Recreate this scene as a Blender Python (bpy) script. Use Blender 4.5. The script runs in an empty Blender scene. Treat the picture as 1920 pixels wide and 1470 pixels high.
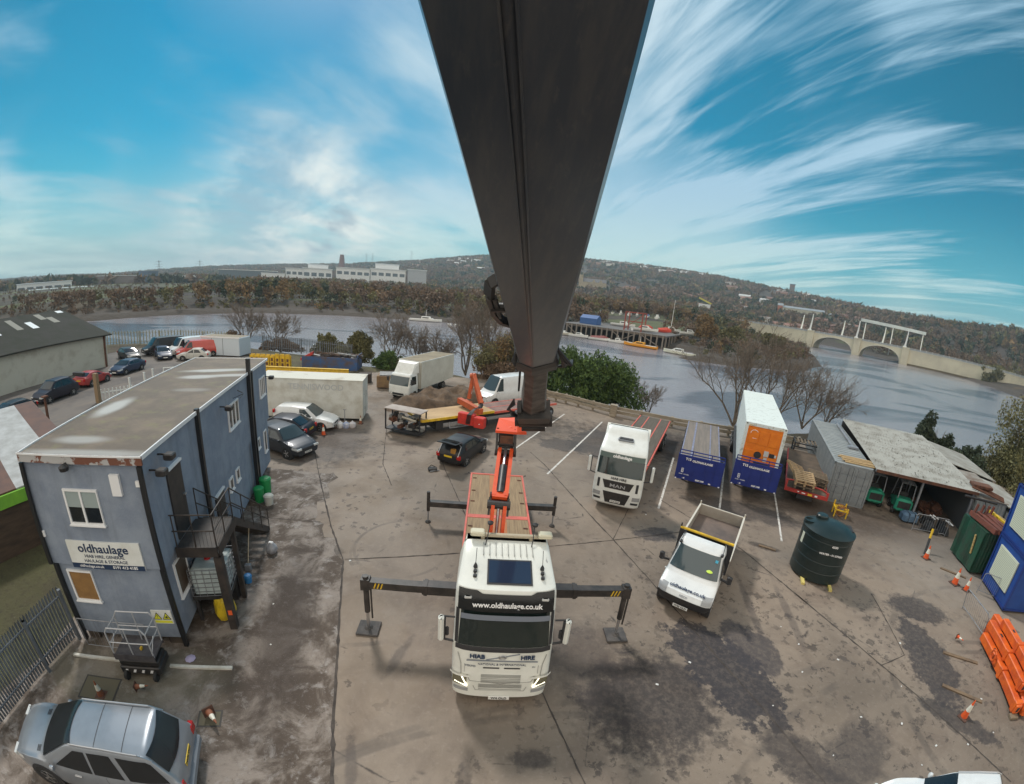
import bpy, math, random
import numpy as np
from mathutils import Vector, Matrix
S = bpy.context.scene
COL = S.collection
R = math.radians
# ------------------------------------------------------------------ camera (action-camera fisheye held high above the yard)
cam_d = bpy.data.cameras.new('camera'); cam = bpy.data.objects.new('camera', cam_d); COL.objects.link(cam)
CAMH = 10.236; PITCH = 0.23747; ROLL = 0.08853
def _cw(v):
    c, s = math.cos(ROLL), math.sin(ROLL); x = c*v[0]-s*v[1]; y = s*v[0]+c*v[1]; z = v[2]
    c, s = math.cos(PITCH), math.sin(PITCH)
    return Vector((x, z*c+y*s, -z*s+y*c))
_r, _u, _f = _cw((1,0,0)), _cw((0,1,0)), _cw((0,0,1))
cam.matrix_world = Matrix(((_r.x,_u.x,-_f.x,0),(_r.y,_u.y,-_f.y,0),(_r.z,_u.z,-_f.z,CAMH),(0,0,0,1)))
cam_d.type = 'PANO'; cam_d.panorama_type = 'FISHEYE_LENS_POLYNOMIAL'
cam_d.fisheye_fov = R(200); cam_d.sensor_width = 36; cam_d.sensor_fit = 'HORIZONTAL'
_th = np.linspace(0.01, 1.42, 200); _rr = 751.87*(_th+.249*_th**3-.0914*_th**5)/1920*36
_co = np.linalg.lstsq(np.stack([_rr,_rr**2,_rr**3,_rr**4],1), _th, rcond=None)[0]
cam_d.fisheye_polynomial_k0 = 0.0
for _i in range(4): setattr(cam_d, 'fisheye_polynomial_k%d' % (_i+1), -float(_co[_i]))
cam_d.clip_start = 0.05; cam_d.clip_end = 9000
S.camera = cam
# ------------------------------------------------------------------ world and sun
S.render.engine = 'CYCLES'
S.view_settings.view_transform = 'Standard'; S.view_settings.look = 'None'
S.view_settings.exposure = 0.0; S.view_settings.gamma = 1.0
SUN_EL, SUN_AZ = 50, -30      # sun stands ahead of the camera above the boom, veiled by cloud
W = bpy.data.worlds.new('World'); S.world = W; W.use_nodes = True
nt = W.node_tree; N = nt.nodes; LK = nt.links; N.clear()
def nn(t, **k):
    n = N.new(t)
    for a, b in k.items(): setattr(n, a, b)
    return n
def setin(n, d):
    for k, v in d.items():
        if hasattr(v, 'links') or isinstance(v, bpy.types.NodeSocket): LK.new(v, n.inputs[k])
        else: n.inputs[k].default_value = v
    return n
def wmath(op, a, b=0.0, c=0.0, clamp=False):
    n = nn('ShaderNodeMath', operation=op, use_clamp=clamp); setin(n, {0:a, 1:b, 2:c}); return n.outputs[0]
def wmix(f, a, b):
    n = nn('ShaderNodeMix', data_type='RGBA'); setin(n, {0:f, 6:a, 7:b}); return n.outputs[2]
def wstep(v, lo, hi, o0=0.0, o1=1.0):
    n = nn('ShaderNodeMapRange', interpolation_type='SMOOTHSTEP'); setin(n, {0:v, 1:lo, 2:hi, 3:o0, 4:o1}); return n.outputs[0]
sky = nn('ShaderNodeTexSky', sky_type='NISHITA', sun_disc=False, sun_elevation=R(SUN_EL), sun_rotation=R(SUN_AZ), altitude=0, air_density=1.0, dust_density=0.6, ozone_density=2.5)
hs = nn('ShaderNodeHueSaturation'); setin(hs, {0:0.462, 1:2.0, 2:.70, 4:sky.outputs[0]})
tc = nn('ShaderNodeTexCoord'); DIR = tc.outputs['Generated']
sx = nn('ShaderNodeSeparateXYZ'); LK.new(DIR, sx.inputs[0])
zz = wmath('MAXIMUM', sx.outputs[2], 0.0); den = wmath('ADD', zz, 0.13)
px = wmath('DIVIDE', sx.outputs[0], den); py = wmath('DIVIDE', sx.outputs[1], den)
def plane(sxx, syy, ang, ox=0.0, oy=0.0):
    c, s = math.cos(ang), math.sin(ang)
    a = wmath('ADD', wmath('MULTIPLY', px, c*sxx), wmath('MULTIPLY', py, s*sxx))
    b = wmath('ADD', wmath('MULTIPLY', px, -s*syy), wmath('MULTIPLY', py, c*syy))
    cb = nn('ShaderNodeCombineXYZ'); setin(cb, {0:wmath('ADD', a, ox), 1:wmath('ADD', b, oy), 2:0.0}); return cb.outputs[0]
def wnoise(vec, scale, det=6.0, rough=0.55, dist=0.0):
    n = nn('ShaderNodeTexNoise'); setin(n, {'Vector':vec, 'Scale':scale, 'Detail':det, 'Roughness':rough, 'Distortion':dist}); return n.outputs[0]
def dblob(az, el, r0, r1):
    d = (math.sin(R(az))*math.cos(R(el)), math.cos(R(az))*math.cos(R(el)), math.sin(R(el)))
    n = nn('ShaderNodeVectorMath', operation='DOT_PRODUCT'); LK.new(DIR, n.inputs[0]); n.inputs[1].default_value = d
    return wstep(n.outputs['Value'], math.cos(R(r1)), math.cos(R(r0)))
# streaky cirrus running away from the viewer
wisp = wnoise(plane(1.6, 0.20, 0.30, 3.1, 1.7), 1.5, 9.0, 0.60, 0.9)
fine = wnoise(plane(4.5, 0.5, 0.16, 9.0, 4.0), 1.6, 8.0, 0.62, 1.0)
soft = wnoise(plane(0.55, 0.35, 0.25, 5.2, 2.3), 1.3, 4.0, 0.5, 0.4)
right = wstep(sx.outputs[0], -0.05, 0.35)
left = wmath('SUBTRACT', 1.0, right)
streak = wmath('ADD', wmath('MULTIPLY', wisp, 0.70), wmath('MULTIPLY', fine, 0.30))
sR = wstep(streak, 0.43, 0.70)
sL = wmath('MULTIPLY', wstep(wmath('ADD', wmath('MULTIPLY', soft, 0.6), wmath('MULTIPLY', wnoise(plane(1.1, .6, -.5, 7.0, 3.0), 1.6, 7.0, .6, .3), 0.4)), 0.38, 0.64), 0.72)
cov = wmath('ADD', wmath('MULTIPLY', sR, right), wmath('MULTIPLY', sL, left))
for (az, el, r0, r1, w) in [(-30, 7, 2, 20, .34), (-13, 20, 2, 15, .26), (-15, 34, 2, 12, .26), (12, 34, 3, 13, .3), (12, 10, 4, 20, .32), (22, 13, 3, 12, .2),
        (52, 4, 1, 12, .35), (40, 22, 1, 8, .14), (-57, 3, 4, 20, .3), (-34, 20, 4, 16, .10), (30, 4, 3, 14, .3), (0, 4, 5, 25, .3),
        (-55, 25, 2, 9, -.2), (-38, 33, 2, 13, -.32), (-57, 12.5, 1, 7, -.3), (-20, 13, 1, 7, -.12), (26, 26, 2, 8, -.35), (36, 33, 2, 9, -.3), (50, 13, 2, 9, -.12), (57, 9, 2, 10, -.35), (60, 26, 2, 10, -.2)]:
    cov = wmath('ADD', cov, wmath('MULTIPLY', dblob(az, el, r0, r1), w))
# unseen bright cloud added behind the viewer to light surfaces facing the camera
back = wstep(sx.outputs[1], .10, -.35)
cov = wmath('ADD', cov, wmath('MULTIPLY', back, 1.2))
cov = wstep(cov, 0.02, 1.0)
hor = wstep(sx.outputs[2], 0.0, 0.30, 1.0, 0.0)
cloud_c = wmix(hor, (.34,.53,.67,1), (.58,.78,.72,1))
glow = wmath('ADD', wmath('MULTIPLY', dblob(-4, 36, 2, 30), .34), wmath('MULTIPLY', wmath('MULTIPLY', dblob(-30, 7, 1, 17), wstep(wnoise(plane(1.0, .45, .7, 2.0, 8.0), 1.5, 7.0, .60, .15), .36, .62)), .8))
veil = wmath('MULTIPLY', dblob(-36, 17, 5, 24), .7)
cloud_c = wmix(veil, cloud_c, (.20,.38,.50,1))
cloud_c = wmix(glow, cloud_c, (.90,.91,.84,1))
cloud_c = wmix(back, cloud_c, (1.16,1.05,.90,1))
skyb = nn('ShaderNodeMix', data_type='RGBA', blend_type='MULTIPLY'); setin(skyb, {0:1.0, 6:hs.outputs[0], 7:(.10,.10,.10,1)})
cl = nn('ShaderNodeMix', data_type='RGBA', blend_type='DARKEN'); setin(cl, {0:1.0, 6:skyb.outputs[2], 7:(.62,.72,.82,1)})
teal = wmix(wmath('MULTIPLY', hor, .75), cl.outputs[2], (.12,.46,.55,1))
dk = wmath("MULTIPLY", wmath("ADD", dblob(-24.5, 7.6, .3, 2.6), dblob(-27, 5.2, .3, 2.4)), wstep(wnoise(plane(1.0, .5, .2), 2.2, 5.0), .42, .6))
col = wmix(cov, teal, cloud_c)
col = wmix(wmath('MULTIPLY', dk, .8), col, (.30,.40,.47,1))
# underside of the world: dull earth tone, so that nothing is lit from below by sky
col = wmix(wstep(sx.outputs[2], -.06, -.005, 1.0, 0.0), col, (.10,.10,.09,1))
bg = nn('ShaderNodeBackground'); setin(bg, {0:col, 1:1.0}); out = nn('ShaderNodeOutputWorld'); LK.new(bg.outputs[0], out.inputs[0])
sun_d = bpy.data.lights.new('sun', 'SUN'); sun_d.energy = 2.2; sun_d.angle = R(7); sun_d.color = (1, .95, .87)
sun = bpy.data.objects.new('sun', sun_d); COL.objects.link(sun)
_sd = Vector((math.sin(R(SUN_AZ))*math.cos(R(SUN_EL)), math.cos(R(SUN_AZ))*math.cos(R(SUN_EL)), math.sin(R(SUN_EL))))
sun.rotation_euler = _sd.to_track_quat('Z', 'Y').to_euler()
S.view_settings.exposure = 0.25
S.cycles.max_bounces = 5; S.cycles.diffuse_bounces = 2; S.cycles.glossy_bounces = 3; S.cycles.transmission_bounces = 4; S.cycles.volume_bounces = 0
try: S.cycles.use_denoising = True
except Exception: pass
# ------------------------------------------------------------------ helpers
MATS = {}
def mat(name, c1, rough=.6, c2=None, scale=8.0, metal=0.0, bump=0.0, bscale=None, fac=(.35,.65), emit=0.0, spec=None, stretch=None, coat=0.0, detail=5.0):
    if name in MATS: return MATS[name]
    m = bpy.data.materials.new(name); m.use_nodes = True; t = m.node_tree; b = t.nodes['Principled BSDF']
    b.inputs['Roughness'].default_value = rough; b.inputs['Metallic'].default_value = metal
    b.inputs['Base Color'].default_value = (*c1, 1)
    if spec is not None: b.inputs['Specular IOR Level'].default_value = spec
    if coat: b.inputs['Coat Weight'].default_value = coat
    if c2 is not None or bump:
        co = t.nodes.new('ShaderNodeTexCoord'); src = co.outputs['Object']
        if stretch:
            mp = t.nodes.new('ShaderNodeMapping'); mp.inputs['Scale'].default_value = stretch; t.links.new(src, mp.inputs[0]); src = mp.outputs[0]
    if c2 is not None:
        n = t.nodes.new('ShaderNodeTexNoise'); n.inputs['Scale'].default_value = scale; n.inputs['Detail'].default_value = detail; n.inputs['Roughness'].default_value = .62; t.links.new(src, n.inputs['Vector'])
        mr = t.nodes.new('ShaderNodeMapRange'); mr.inputs[1].default_value = fac[0]; mr.inputs[2].default_value = fac[1]; t.links.new(n.outputs[0], mr.inputs[0])
        mx = t.nodes.new('ShaderNodeMix'); mx.data_type = 'RGBA'; mx.inputs[6].default_value = (*c1, 1); mx.inputs[7].default_value = (*c2, 1)
        t.links.new(mr.outputs[0], mx.inputs[0]); t.links.new(mx.outputs[2], b.inputs['Base Color'])
    if bump:
        n2 = t.nodes.new('ShaderNodeTexNoise'); n2.inputs['Scale'].default_value = bscale or scale*3; n2.inputs['Detail'].default_value = 6; t.links.new(src, n2.inputs['Vector'])
        bp = t.nodes.new('ShaderNodeBump'); bp.inputs['Strength'].default_value = bump; bp.inputs['Distance'].default_value = .02; t.links.new(n2.outputs[0], bp.inputs['Height']); t.links.new(bp.outputs[0], b.inputs['Normal'])
    if emit: b.inputs['Emission Color'].default_value = (*c1, 1); b.inputs['Emission Strength'].default_value = emit
    MATS[name] = m; return m
SPLIT = {'side_guard','door_sticker','oil_cap','pinnacle','hazard_stripes','edge_rail','rear_rail','side_marker','scissor_arms','wind_deflector','corner_post','roof_edging','box_corner','hole','lug','downpipe','footing','posts','post','door_handle','door_seam','grille_slats','panel_seams','bonnet_vent','marker_lamp','air_slot','trailer_rails','bed_strips','bearers','corner_casting','warning_strip','top_rail','bed_rail','bed_planks','handrail','stringer','treads','support_post','trailer_frame','chassis','hose_bracket','hooks','straps','logo_arc','control_box','fan_grille','lock_rods','runners','top_boards','slats','roof_ribs','rim_gap','air_horn_cap','ribs','windows','window','pile','piles','brace','roof_seams','antenna','pillar'}
class MB:
    """collects shapes and links them as ONE mesh object"""
    def __init__(s, m=None): s.v = []; s.f = []; s.mi = []; s.mats = []; s.cur = 0; s.sm = []; s.smooth = False; s.T = None; (m and s.use(m))
    def use(s, m):
        if m not in s.mats: s.mats.append(m)
        s.cur = s.mats.index(m); return s
    def add(s, vs, fs):
        o = len(s.v)
        for p in vs:
            p = Vector(p); s.v.append(tuple(s.T @ p) if s.T else tuple(p))
        for f in fs: s.f.append([o+i for i in f]); s.mi.append(s.cur); s.sm.append(s.smooth)
        return s
    def box(s, x0, x1, y0, y1, z0, z1, rot=None, piv=None):
        vs = [Vector((x, y, z)) for z in (z0, z1) for y in (y0, y1) for x in (x0, x1)]
        if rot:
            pv = Vector(piv) if piv else Vector(((x0+x1)/2, (y0+y1)/2, (z0+z1)/2)); M = Matrix.Rotation(rot[0], 3, 'X') if False else (Matrix.Rotation(rot[2], 3, 'Z') @ Matrix.Rotation(rot[1], 3, 'Y') @ Matrix.Rotation(rot[0], 3, 'X'))
            vs = [M @ (v-pv) + pv for v in vs]
        return s.add(vs, [(0,2,3,1),(4,5,7,6),(0,1,5,4),(2,6,7,3),(0,4,6,2),(1,3,7,5)])
    def rbox(s, x0, x1, y0, y1, z0, z1, r=.05):
        """box with chamfered edges"""
        if min(x1-x0, y1-y0, z1-z0) <= 2*r: return s.box(x0, x1, y0, y1, z0, z1)
        L = []
        for z, i in ((z0, r), (z0+r, 0), (z1-r, 0), (z1, r)):
            q = r
            a0, a1, b0, b1 = x0+i, x1-i, y0+i, y1-i
            L.append([(a0+q,b0,z),(a1-q,b0,z),(a1,b0+q,z),(a1,b1-q,z),(a1-q,b1,z),(a0+q,b1,z),(a0,b1-q,z),(a0,b0+q,z)])
        return s.loft(L, cap=True)
    def loft(s, secs, cap=True, closed=True):
        n = len(secs[0]); vs = [p for q in secs for p in q]; fs = []
        for i in range(len(secs)-1):
            for j in range(n if closed else n-1):
                k = (j+1) % n; fs.append((i*n+j, i*n+k, (i+1)*n+k, (i+1)*n+j))
        if cap: fs.append(tuple(range(n))[::-1]); fs.append(tuple((len(secs)-1)*n+j for j in range(n)))
        return s.add(vs, fs)
    def cyl(s, p0, p1, r0, r1=None, n=12, cap=True):
        r1 = r0 if r1 is None else r1; p0 = Vector(p0); p1 = Vector(p1); d = (p1-p0)
        if d.length < 1e-6: return s
        d.normalize(); a = d.orthogonal().normalized(); b = d.cross(a)
        ring = lambda c, r: [c + (a*math.cos(2*math.pi*i/n)+b*math.sin(2*math.pi*i/n))*r for i in range(n)]
        return s.loft([ring(p0, r0), ring(p1, r1)], cap)
    def tube(s, pts, r, n=6):
        for a, b in zip(pts[:-1], pts[1:]): s.cyl(a, b, r, r, n)
        return s
    def beam(s, p0, p1, w, h, up=(0,0,1), w1=None, h1=None):
        p0 = Vector(p0); p1 = Vector(p1); d = (p1-p0).normalized(); x = d.cross(Vector(up))
        if x.length < 1e-4: x = Vector((1,0,0))
        x.normalize(); u = x.cross(d); w1 = w if w1 is None else w1; h1 = h if h1 is None else h1
        sec = lambda c, a, b: [c-x*a/2-u*b/2, c+x*a/2-u*b/2, c+x*a/2+u*b/2, c-x*a/2+u*b/2]
        return s.loft([sec(p0, w, h), sec(p1, w1, h1)])
    def prism(s, poly, z0, z1):
        return s.loft([[(x, y, z0) for x, y in poly], [(x, y, z1) for x, y in poly]])
    def lathe(s, prof, c=(0,0,0), n=24, axis='Z'):
        secs = []
        for r, z in prof:
            q = []
            for i in range(n):
                a = 2*math.pi*i/n; x, y = r*math.cos(a), r*math.sin(a)
                q.append((c[0]+x, c[1]+y, c[2]+z) if axis == 'Z' else ((c[0]+z, c[1]+x, c[2]+y) if axis == 'X' else (c[0]+x, c[1]+z, c[2]+y)))
            secs.append(q)
        return s.loft(secs, True)
    def quad(s, a, b, c, d): return s.add([a, b, c, d], [(0,1,2,3)])
    def build(s, name, m=None, parent=None, angle=35, shadeall=False):
        if name in SPLIT:
            par = list(range(len(s.v)))
            def fd(i):
                while par[i] != i: par[i] = par[par[i]]; i = par[i]
                return i
            for f in s.f:
                for k in f[1:]: par[fd(k)] = fd(f[0])
            # pieces whose boxes touch stay one piece
            cl = {}
            for i, f in enumerate(s.f): cl.setdefault(fd(f[0]), []).append(i)
            B = []
            for r_, fs_ in cl.items():
                P = np.array([s.v[k] for i in fs_ for k in s.f[i]]); B.append([P.min(0)-.012, P.max(0)+.012, fs_])
            ch = True
            while ch:
                ch = False
                for i in range(len(B)):
                    for j in range(len(B)-1, i, -1):
                        if (B[i][0] <= B[j][1]).all() and (B[j][0] <= B[i][1]).all(): B[i] = [np.minimum(B[i][0], B[j][0]), np.maximum(B[i][1], B[j][1]), B[i][2]+B[j][2]]; B.pop(j); ch = True
            if len(B) > 1:
                o = None
                for _, _, fs_ in B:
                    w = MB(); w.mats = s.mats; ids = sorted({k for i in fs_ for k in s.f[i]}); mp = {k: n for n, k in enumerate(ids)}; w.v = [s.v[k] for k in ids]; w.f = [[mp[k] for k in s.f[i]] for i in fs_]; w.mi = [s.mi[i] for i in fs_]; w.sm = [s.sm[i] for i in fs_]; o2 = w.build(name+'\0', m, parent, angle, shadeall); o = o or o2
                return o
        name = name.rstrip('\0')
        me = bpy.data.meshes.new(name); me.from_pydata(s.v, [], s.f)
        for q in ([m] if m else s.mats): me.materials.append(q)
        if not m and len(s.mats) > 1: me.polygons.foreach_set('material_index', s.mi)
        if any(s.sm) or shadeall:
            me.polygons.foreach_set('use_smooth', [True]*len(s.f) if shadeall else s.sm)
            me.set_sharp_from_angle(angle=R(angle))
        me.update(); o = bpy.data.objects.new(name, me); COL.objects.link(o)
        if parent: o.parent = parent
        return o
def fastmesh(name, V, F, m, parent=None, mi=None, smooth=False):
    """numpy arrays -> mesh object; F is (n,3) or (n,4)"""
    V = np.asarray(V, np.float32); F = np.asarray(F, np.int32); k = F.shape[1]; n = len(F)
    me = bpy.data.meshes.new(name); me.vertices.add(len(V)); me.vertices.foreach_set('co', V.ravel())
    me.loops.add(n*k); me.loops.foreach_set('vertex_index', F.ravel()); me.polygons.add(n)
    me.polygons.foreach_set('loop_start', np.arange(0, n*k, k, dtype=np.int32)); me.polygons.foreach_set('loop_total', np.full(n, k, np.int32))
    for q in (m if isinstance(m, (list, tuple)) else [m]): me.materials.append(q)
    if mi is not None: me.polygons.foreach_set('material_index', np.asarray(mi, np.int32))
    if smooth: me.polygons.foreach_set('use_smooth', np.ones(n, bool))
    me.update(calc_edges=True); me.validate(); o = bpy.data.objects.new(name, me); COL.objects.link(o)
    if parent: o.parent = parent
    return o
def tag(o, label=None, cat=None, group=None, kind=None):
    if label: o['label'] = label
    if cat: o['category'] = cat
    if group: o['group'] = group
    if kind: o['kind'] = kind
    return o
def thing(name, label, cat, loc=(0,0,0), rz=0.0, group=None):
    o = bpy.data.objects.new(name, None); COL.objects.link(o); o.empty_display_size = .3
    o.location = loc; o.rotation_euler = (0, 0, rz); return tag(o, label, cat, group)
def copy_tree(o, parent=None, kids=None):
    c = o.copy(); COL.objects.link(c); c.parent = parent
    for ch in [q for q in ALLOBJ() if q.parent == o]: copy_tree(ch, c)
    return c
def ALLOBJ(): return list(COL.objects)
def dup(o, loc=None, rz=None, label=None, scale=None, group=None):
    c = copy_tree(o)
    if loc is not None: c.location = loc
    if rz is not None: c.rotation_euler = (0, 0, rz)
    if label: c['label'] = label
    if group: c['group'] = group
    if scale is not None: c.scale = scale if isinstance(scale, tuple) else (scale,)*3
    return c
def text(parent, body, size, loc, xdir, ydir, m, name='lettering', align='CENTER', bold=0.0, ext=.004, squash=1.0):
    """flat raised lettering: xdir = reading direction, ydir = up direction"""
    cu = bpy.data.curves.new(name, 'FONT'); cu.body = body; cu.size = size; cu.align_x = align; cu.align_y = 'CENTER'; cu.extrude = ext; cu.offset = bold; cu.resolution_u = 3
    to = bpy.data.objects.new('tmp', cu); COL.objects.link(to)
    dg = bpy.context.evaluated_depsgraph_get(); me = bpy.data.meshes.new_from_object(to.evaluated_get(dg)); bpy.data.objects.remove(to); 
    x = Vector(xdir).normalized(); y = Vector(ydir).normalized(); z = x.cross(y).normalized(); y = z.cross(x)
    M = Matrix(((x.x*squash, y.x, z.x, loc[0]), (x.y*squash, y.y, z.y, loc[1]), (x.z*squash, y.z, z.z, loc[2]), (0,0,0,1)))
    me.transform(M); me.name = name; me.materials.clear(); me.materials.append(m)
    o = bpy.data.objects.new(name, me); COL.objects.link(o); o.parent = parent; return o
rng = np.random.default_rng(7); random.seed(7)
# ------------------------------------------------------------------ ground, yard, river, hills
def geo_mat(name, rough=.85):
    m = bpy.data.materials.new(name); m.use_nodes = True; return m, m.node_tree, m.node_tree.nodes['Principled BSDF']
class G:
    """tiny node-graph writer working in world metres"""
    def __init__(s, t):
        s.t = t; g = t.nodes.new('ShaderNodeNewGeometry'); s.P = g.outputs['Position']
    def n(s, ty, d=None, **k):
        x = s.t.nodes.new(ty)
        for a, b in k.items(): setattr(x, a, b)
        for a, b in (d or {}).items():
            if isinstance(b, bpy.types.NodeSocket): s.t.links.new(b, x.inputs[a])
            else: x.inputs[a].default_value = b
        return x
    def noise(s, sc, det=5, ro=.6, dist=0, vec=None, st=None):
        v = vec or s.P
        if st: v = s.n('ShaderNodeMapping', {0:v, 'Scale':st[:3], 'Rotation':(0,0,st[3] if len(st) > 3 else 0)}).outputs[0]
        return s.n('ShaderNodeTexNoise', {'Vector':v, 'Scale':sc, 'Detail':det, 'Roughness':ro, 'Distortion':dist}).outputs[0]
    def m(s, op, a, b=0.0, clamp=False): return s.n('ShaderNodeMath', {0:a, 1:b}, operation=op, use_clamp=clamp).outputs[0]
    def step(s, v, a, b, o0=0.0, o1=1.0): return s.n('ShaderNodeMapRange', {0:v, 1:a, 2:b, 3:o0, 4:o1}, interpolation_type='SMOOTHSTEP').outputs[0]
    def mix(s, f, a, b):
        a = (*a, 1) if isinstance(a, tuple) and len(a) == 3 else a; b = (*b, 1) if isinstance(b, tuple) and len(b) == 3 else b
        return s.n('ShaderNodeMix', {0:f, 6:a, 7:b}, data_type='RGBA').outputs[2]
    def blob(s, x, y, rx, ry, ang=0.0, warp=None, soft=.25, wamt=.9):
        v = s.n('ShaderNodeMapping', {0:s.P, 'Location':(x,y,0), 'Rotation':(0,0,R(ang)), 'Scale':(rx,ry,100)}, vector_type='TEXTURE').outputs[0]
        l = s.n('ShaderNodeVectorMath', {0:v}, operation='LENGTH').outputs['Value']
        if warp is not None: l = s.m('ADD', l, s.m('MULTIPLY', s.m('SUBTRACT', warp, .5), wamt*2))
        return s.step(l, 1-soft, 1+soft, 1.0, 0.0)
    def bump(s, b, h, st=.3, dist=.03):
        s.t.links.new(s.n('ShaderNodeBump', {'Strength':st, 'Distance':dist, 'Height':h}).outputs[0], b.inputs['Normal'])
# --- yard concrete
m_yard, t, b = geo_mat('yard_concrete'); g = G(t)
w1 = g.noise(1.5, 9, .70); mot = g.step(g.noise(5.5, 6, .75), .36, .58, .72, 1.0); big = g.noise(.10, 5, .6, .5); mid = g.noise(.55, 7, .65, .6); fin = g.noise(6, 6, .7); grit = g.noise(40, 3, .7)
c = g.mix(g.step(big, .36, .66), (.270,.218,.172), (.158,.127,.100))
c = g.mix(g.m('MULTIPLY', g.step(mid, .45, .72), .6), c, (.150,.115,.092))
c = g.mix(g.m('MULTIPLY', g.step(g.noise(.9, 6, .6, .2, st=(1,.12,1,.35)), .52, .74), .5), c, (.175,.135,.11))
c = g.mix(g.m('MULTIPLY', g.step(fin, .5, .8), .35), c, (.37,.315,.27))
c = g.mix(g.m('MULTIPLY', g.step(grit, .52, .75), .35), c, (.13,.11,.10))
# small oil and mud spots, denser toward the right-hand foreground
wv = g.n('ShaderNodeVectorMath', {0:g.P, 1:g.n('ShaderNodeVectorMath', {0:g.n('ShaderNodeTexNoise', {'Vector':g.P, 'Scale':5.0, 'Detail':5.0, 'Roughness':.65}).outputs['Color'], 1:(.75,.75,.0)}, operation='MULTIPLY').outputs[0]}, operation='ADD').outputs[0]
def dots(sc_, rmax, vec=wv):
    v_ = g.n('ShaderNodeTexVoronoi', {'Vector':vec, 'Scale':sc_, 'Randomness':1.0}, voronoi_dimensions='2D'); rr_ = g.n('ShaderNodeSeparateXYZ', {0:v_.outputs['Color']}).outputs[0]
    return g.step(g.m('SUBTRACT', v_.outputs['Distance'], g.m('MULTIPLY', g.m('POWER', rr_, 2.5), rmax)), -.05, .02, 1.0, 0.0)
spots = dots(2.2, .34); where = g.step(g.noise(.16, 3, .5), .40, .58)
c = g.mix(g.m('MULTIPLY', g.m('MULTIPLY', spots, where), .6), c, (.052,.043,.042))
sp2 = g.m('MAXIMUM', dots(3.6, .46), dots(1.5, .30)); zone = g.blob(9.5, 6.5, 8.5, 8.5, 0, w1, .5)
c = g.mix(g.m('MULTIPLY', g.m('MULTIPLY', g.m('MULTIPLY', sp2, zone), g.step(g.noise(1.3, 5, .65), .36, .58)), .75), c, (.06,.050,.045))
vor = g.n('ShaderNodeTexVoronoi', {'Vector':g.P, 'Scale':.30, 'Randomness':1.0}, feature='DISTANCE_TO_EDGE').outputs['Distance']
c = g.mix(g.m('MULTIPLY', g.step(g.m('ADD', vor, g.m('MULTIPLY', w1, .05)), .020, .034, 1.0, 0.0), g.step(g.noise(.5, 4), .52, .60)), c, (.07,.058,.052))
for (x, y, rad, wd_, k) in [(-3.9,13.9,1.9,.035,.35), (-3.6,13.7,2.25,.03,.25), (2.5,-2,9.2,.012,.5), (2.9,-2,9.6,.011,.45), (-6,16,7.5,.012,.4), (8,30,9,.012,.4), (20,4,7.5,.02,.5), (14,-4,12,.012,.5), (13.6,-4,12.8,.012,.4)]:
    v_ = g.n('ShaderNodeMapping', {0:g.P, 'Location':(x,y,0), 'Scale':(rad,rad,100)}, vector_type='TEXTURE').outputs[0]; l_ = g.n('ShaderNodeVectorMath', {0:v_}, operation='LENGTH').outputs['Value']; d_ = g.m('ABSOLUTE', g.m('SUBTRACT', l_, 1.0))
    c = g.mix(g.m('MULTIPLY', g.m('MULTIPLY', g.step(d_, wd_*.5, wd_*1.3, 1.0, 0.0), g.step(g.noise(.45, 5, .65), .42, .58)), k), c, (.085,.072,.064))
cells = g.n('ShaderNodeTexVoronoi', {'Vector':g.P, 'Scale':.22, 'Randomness':1.0}).outputs['Color']
c = g.mix(.16, c, cells) if False else c
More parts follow.
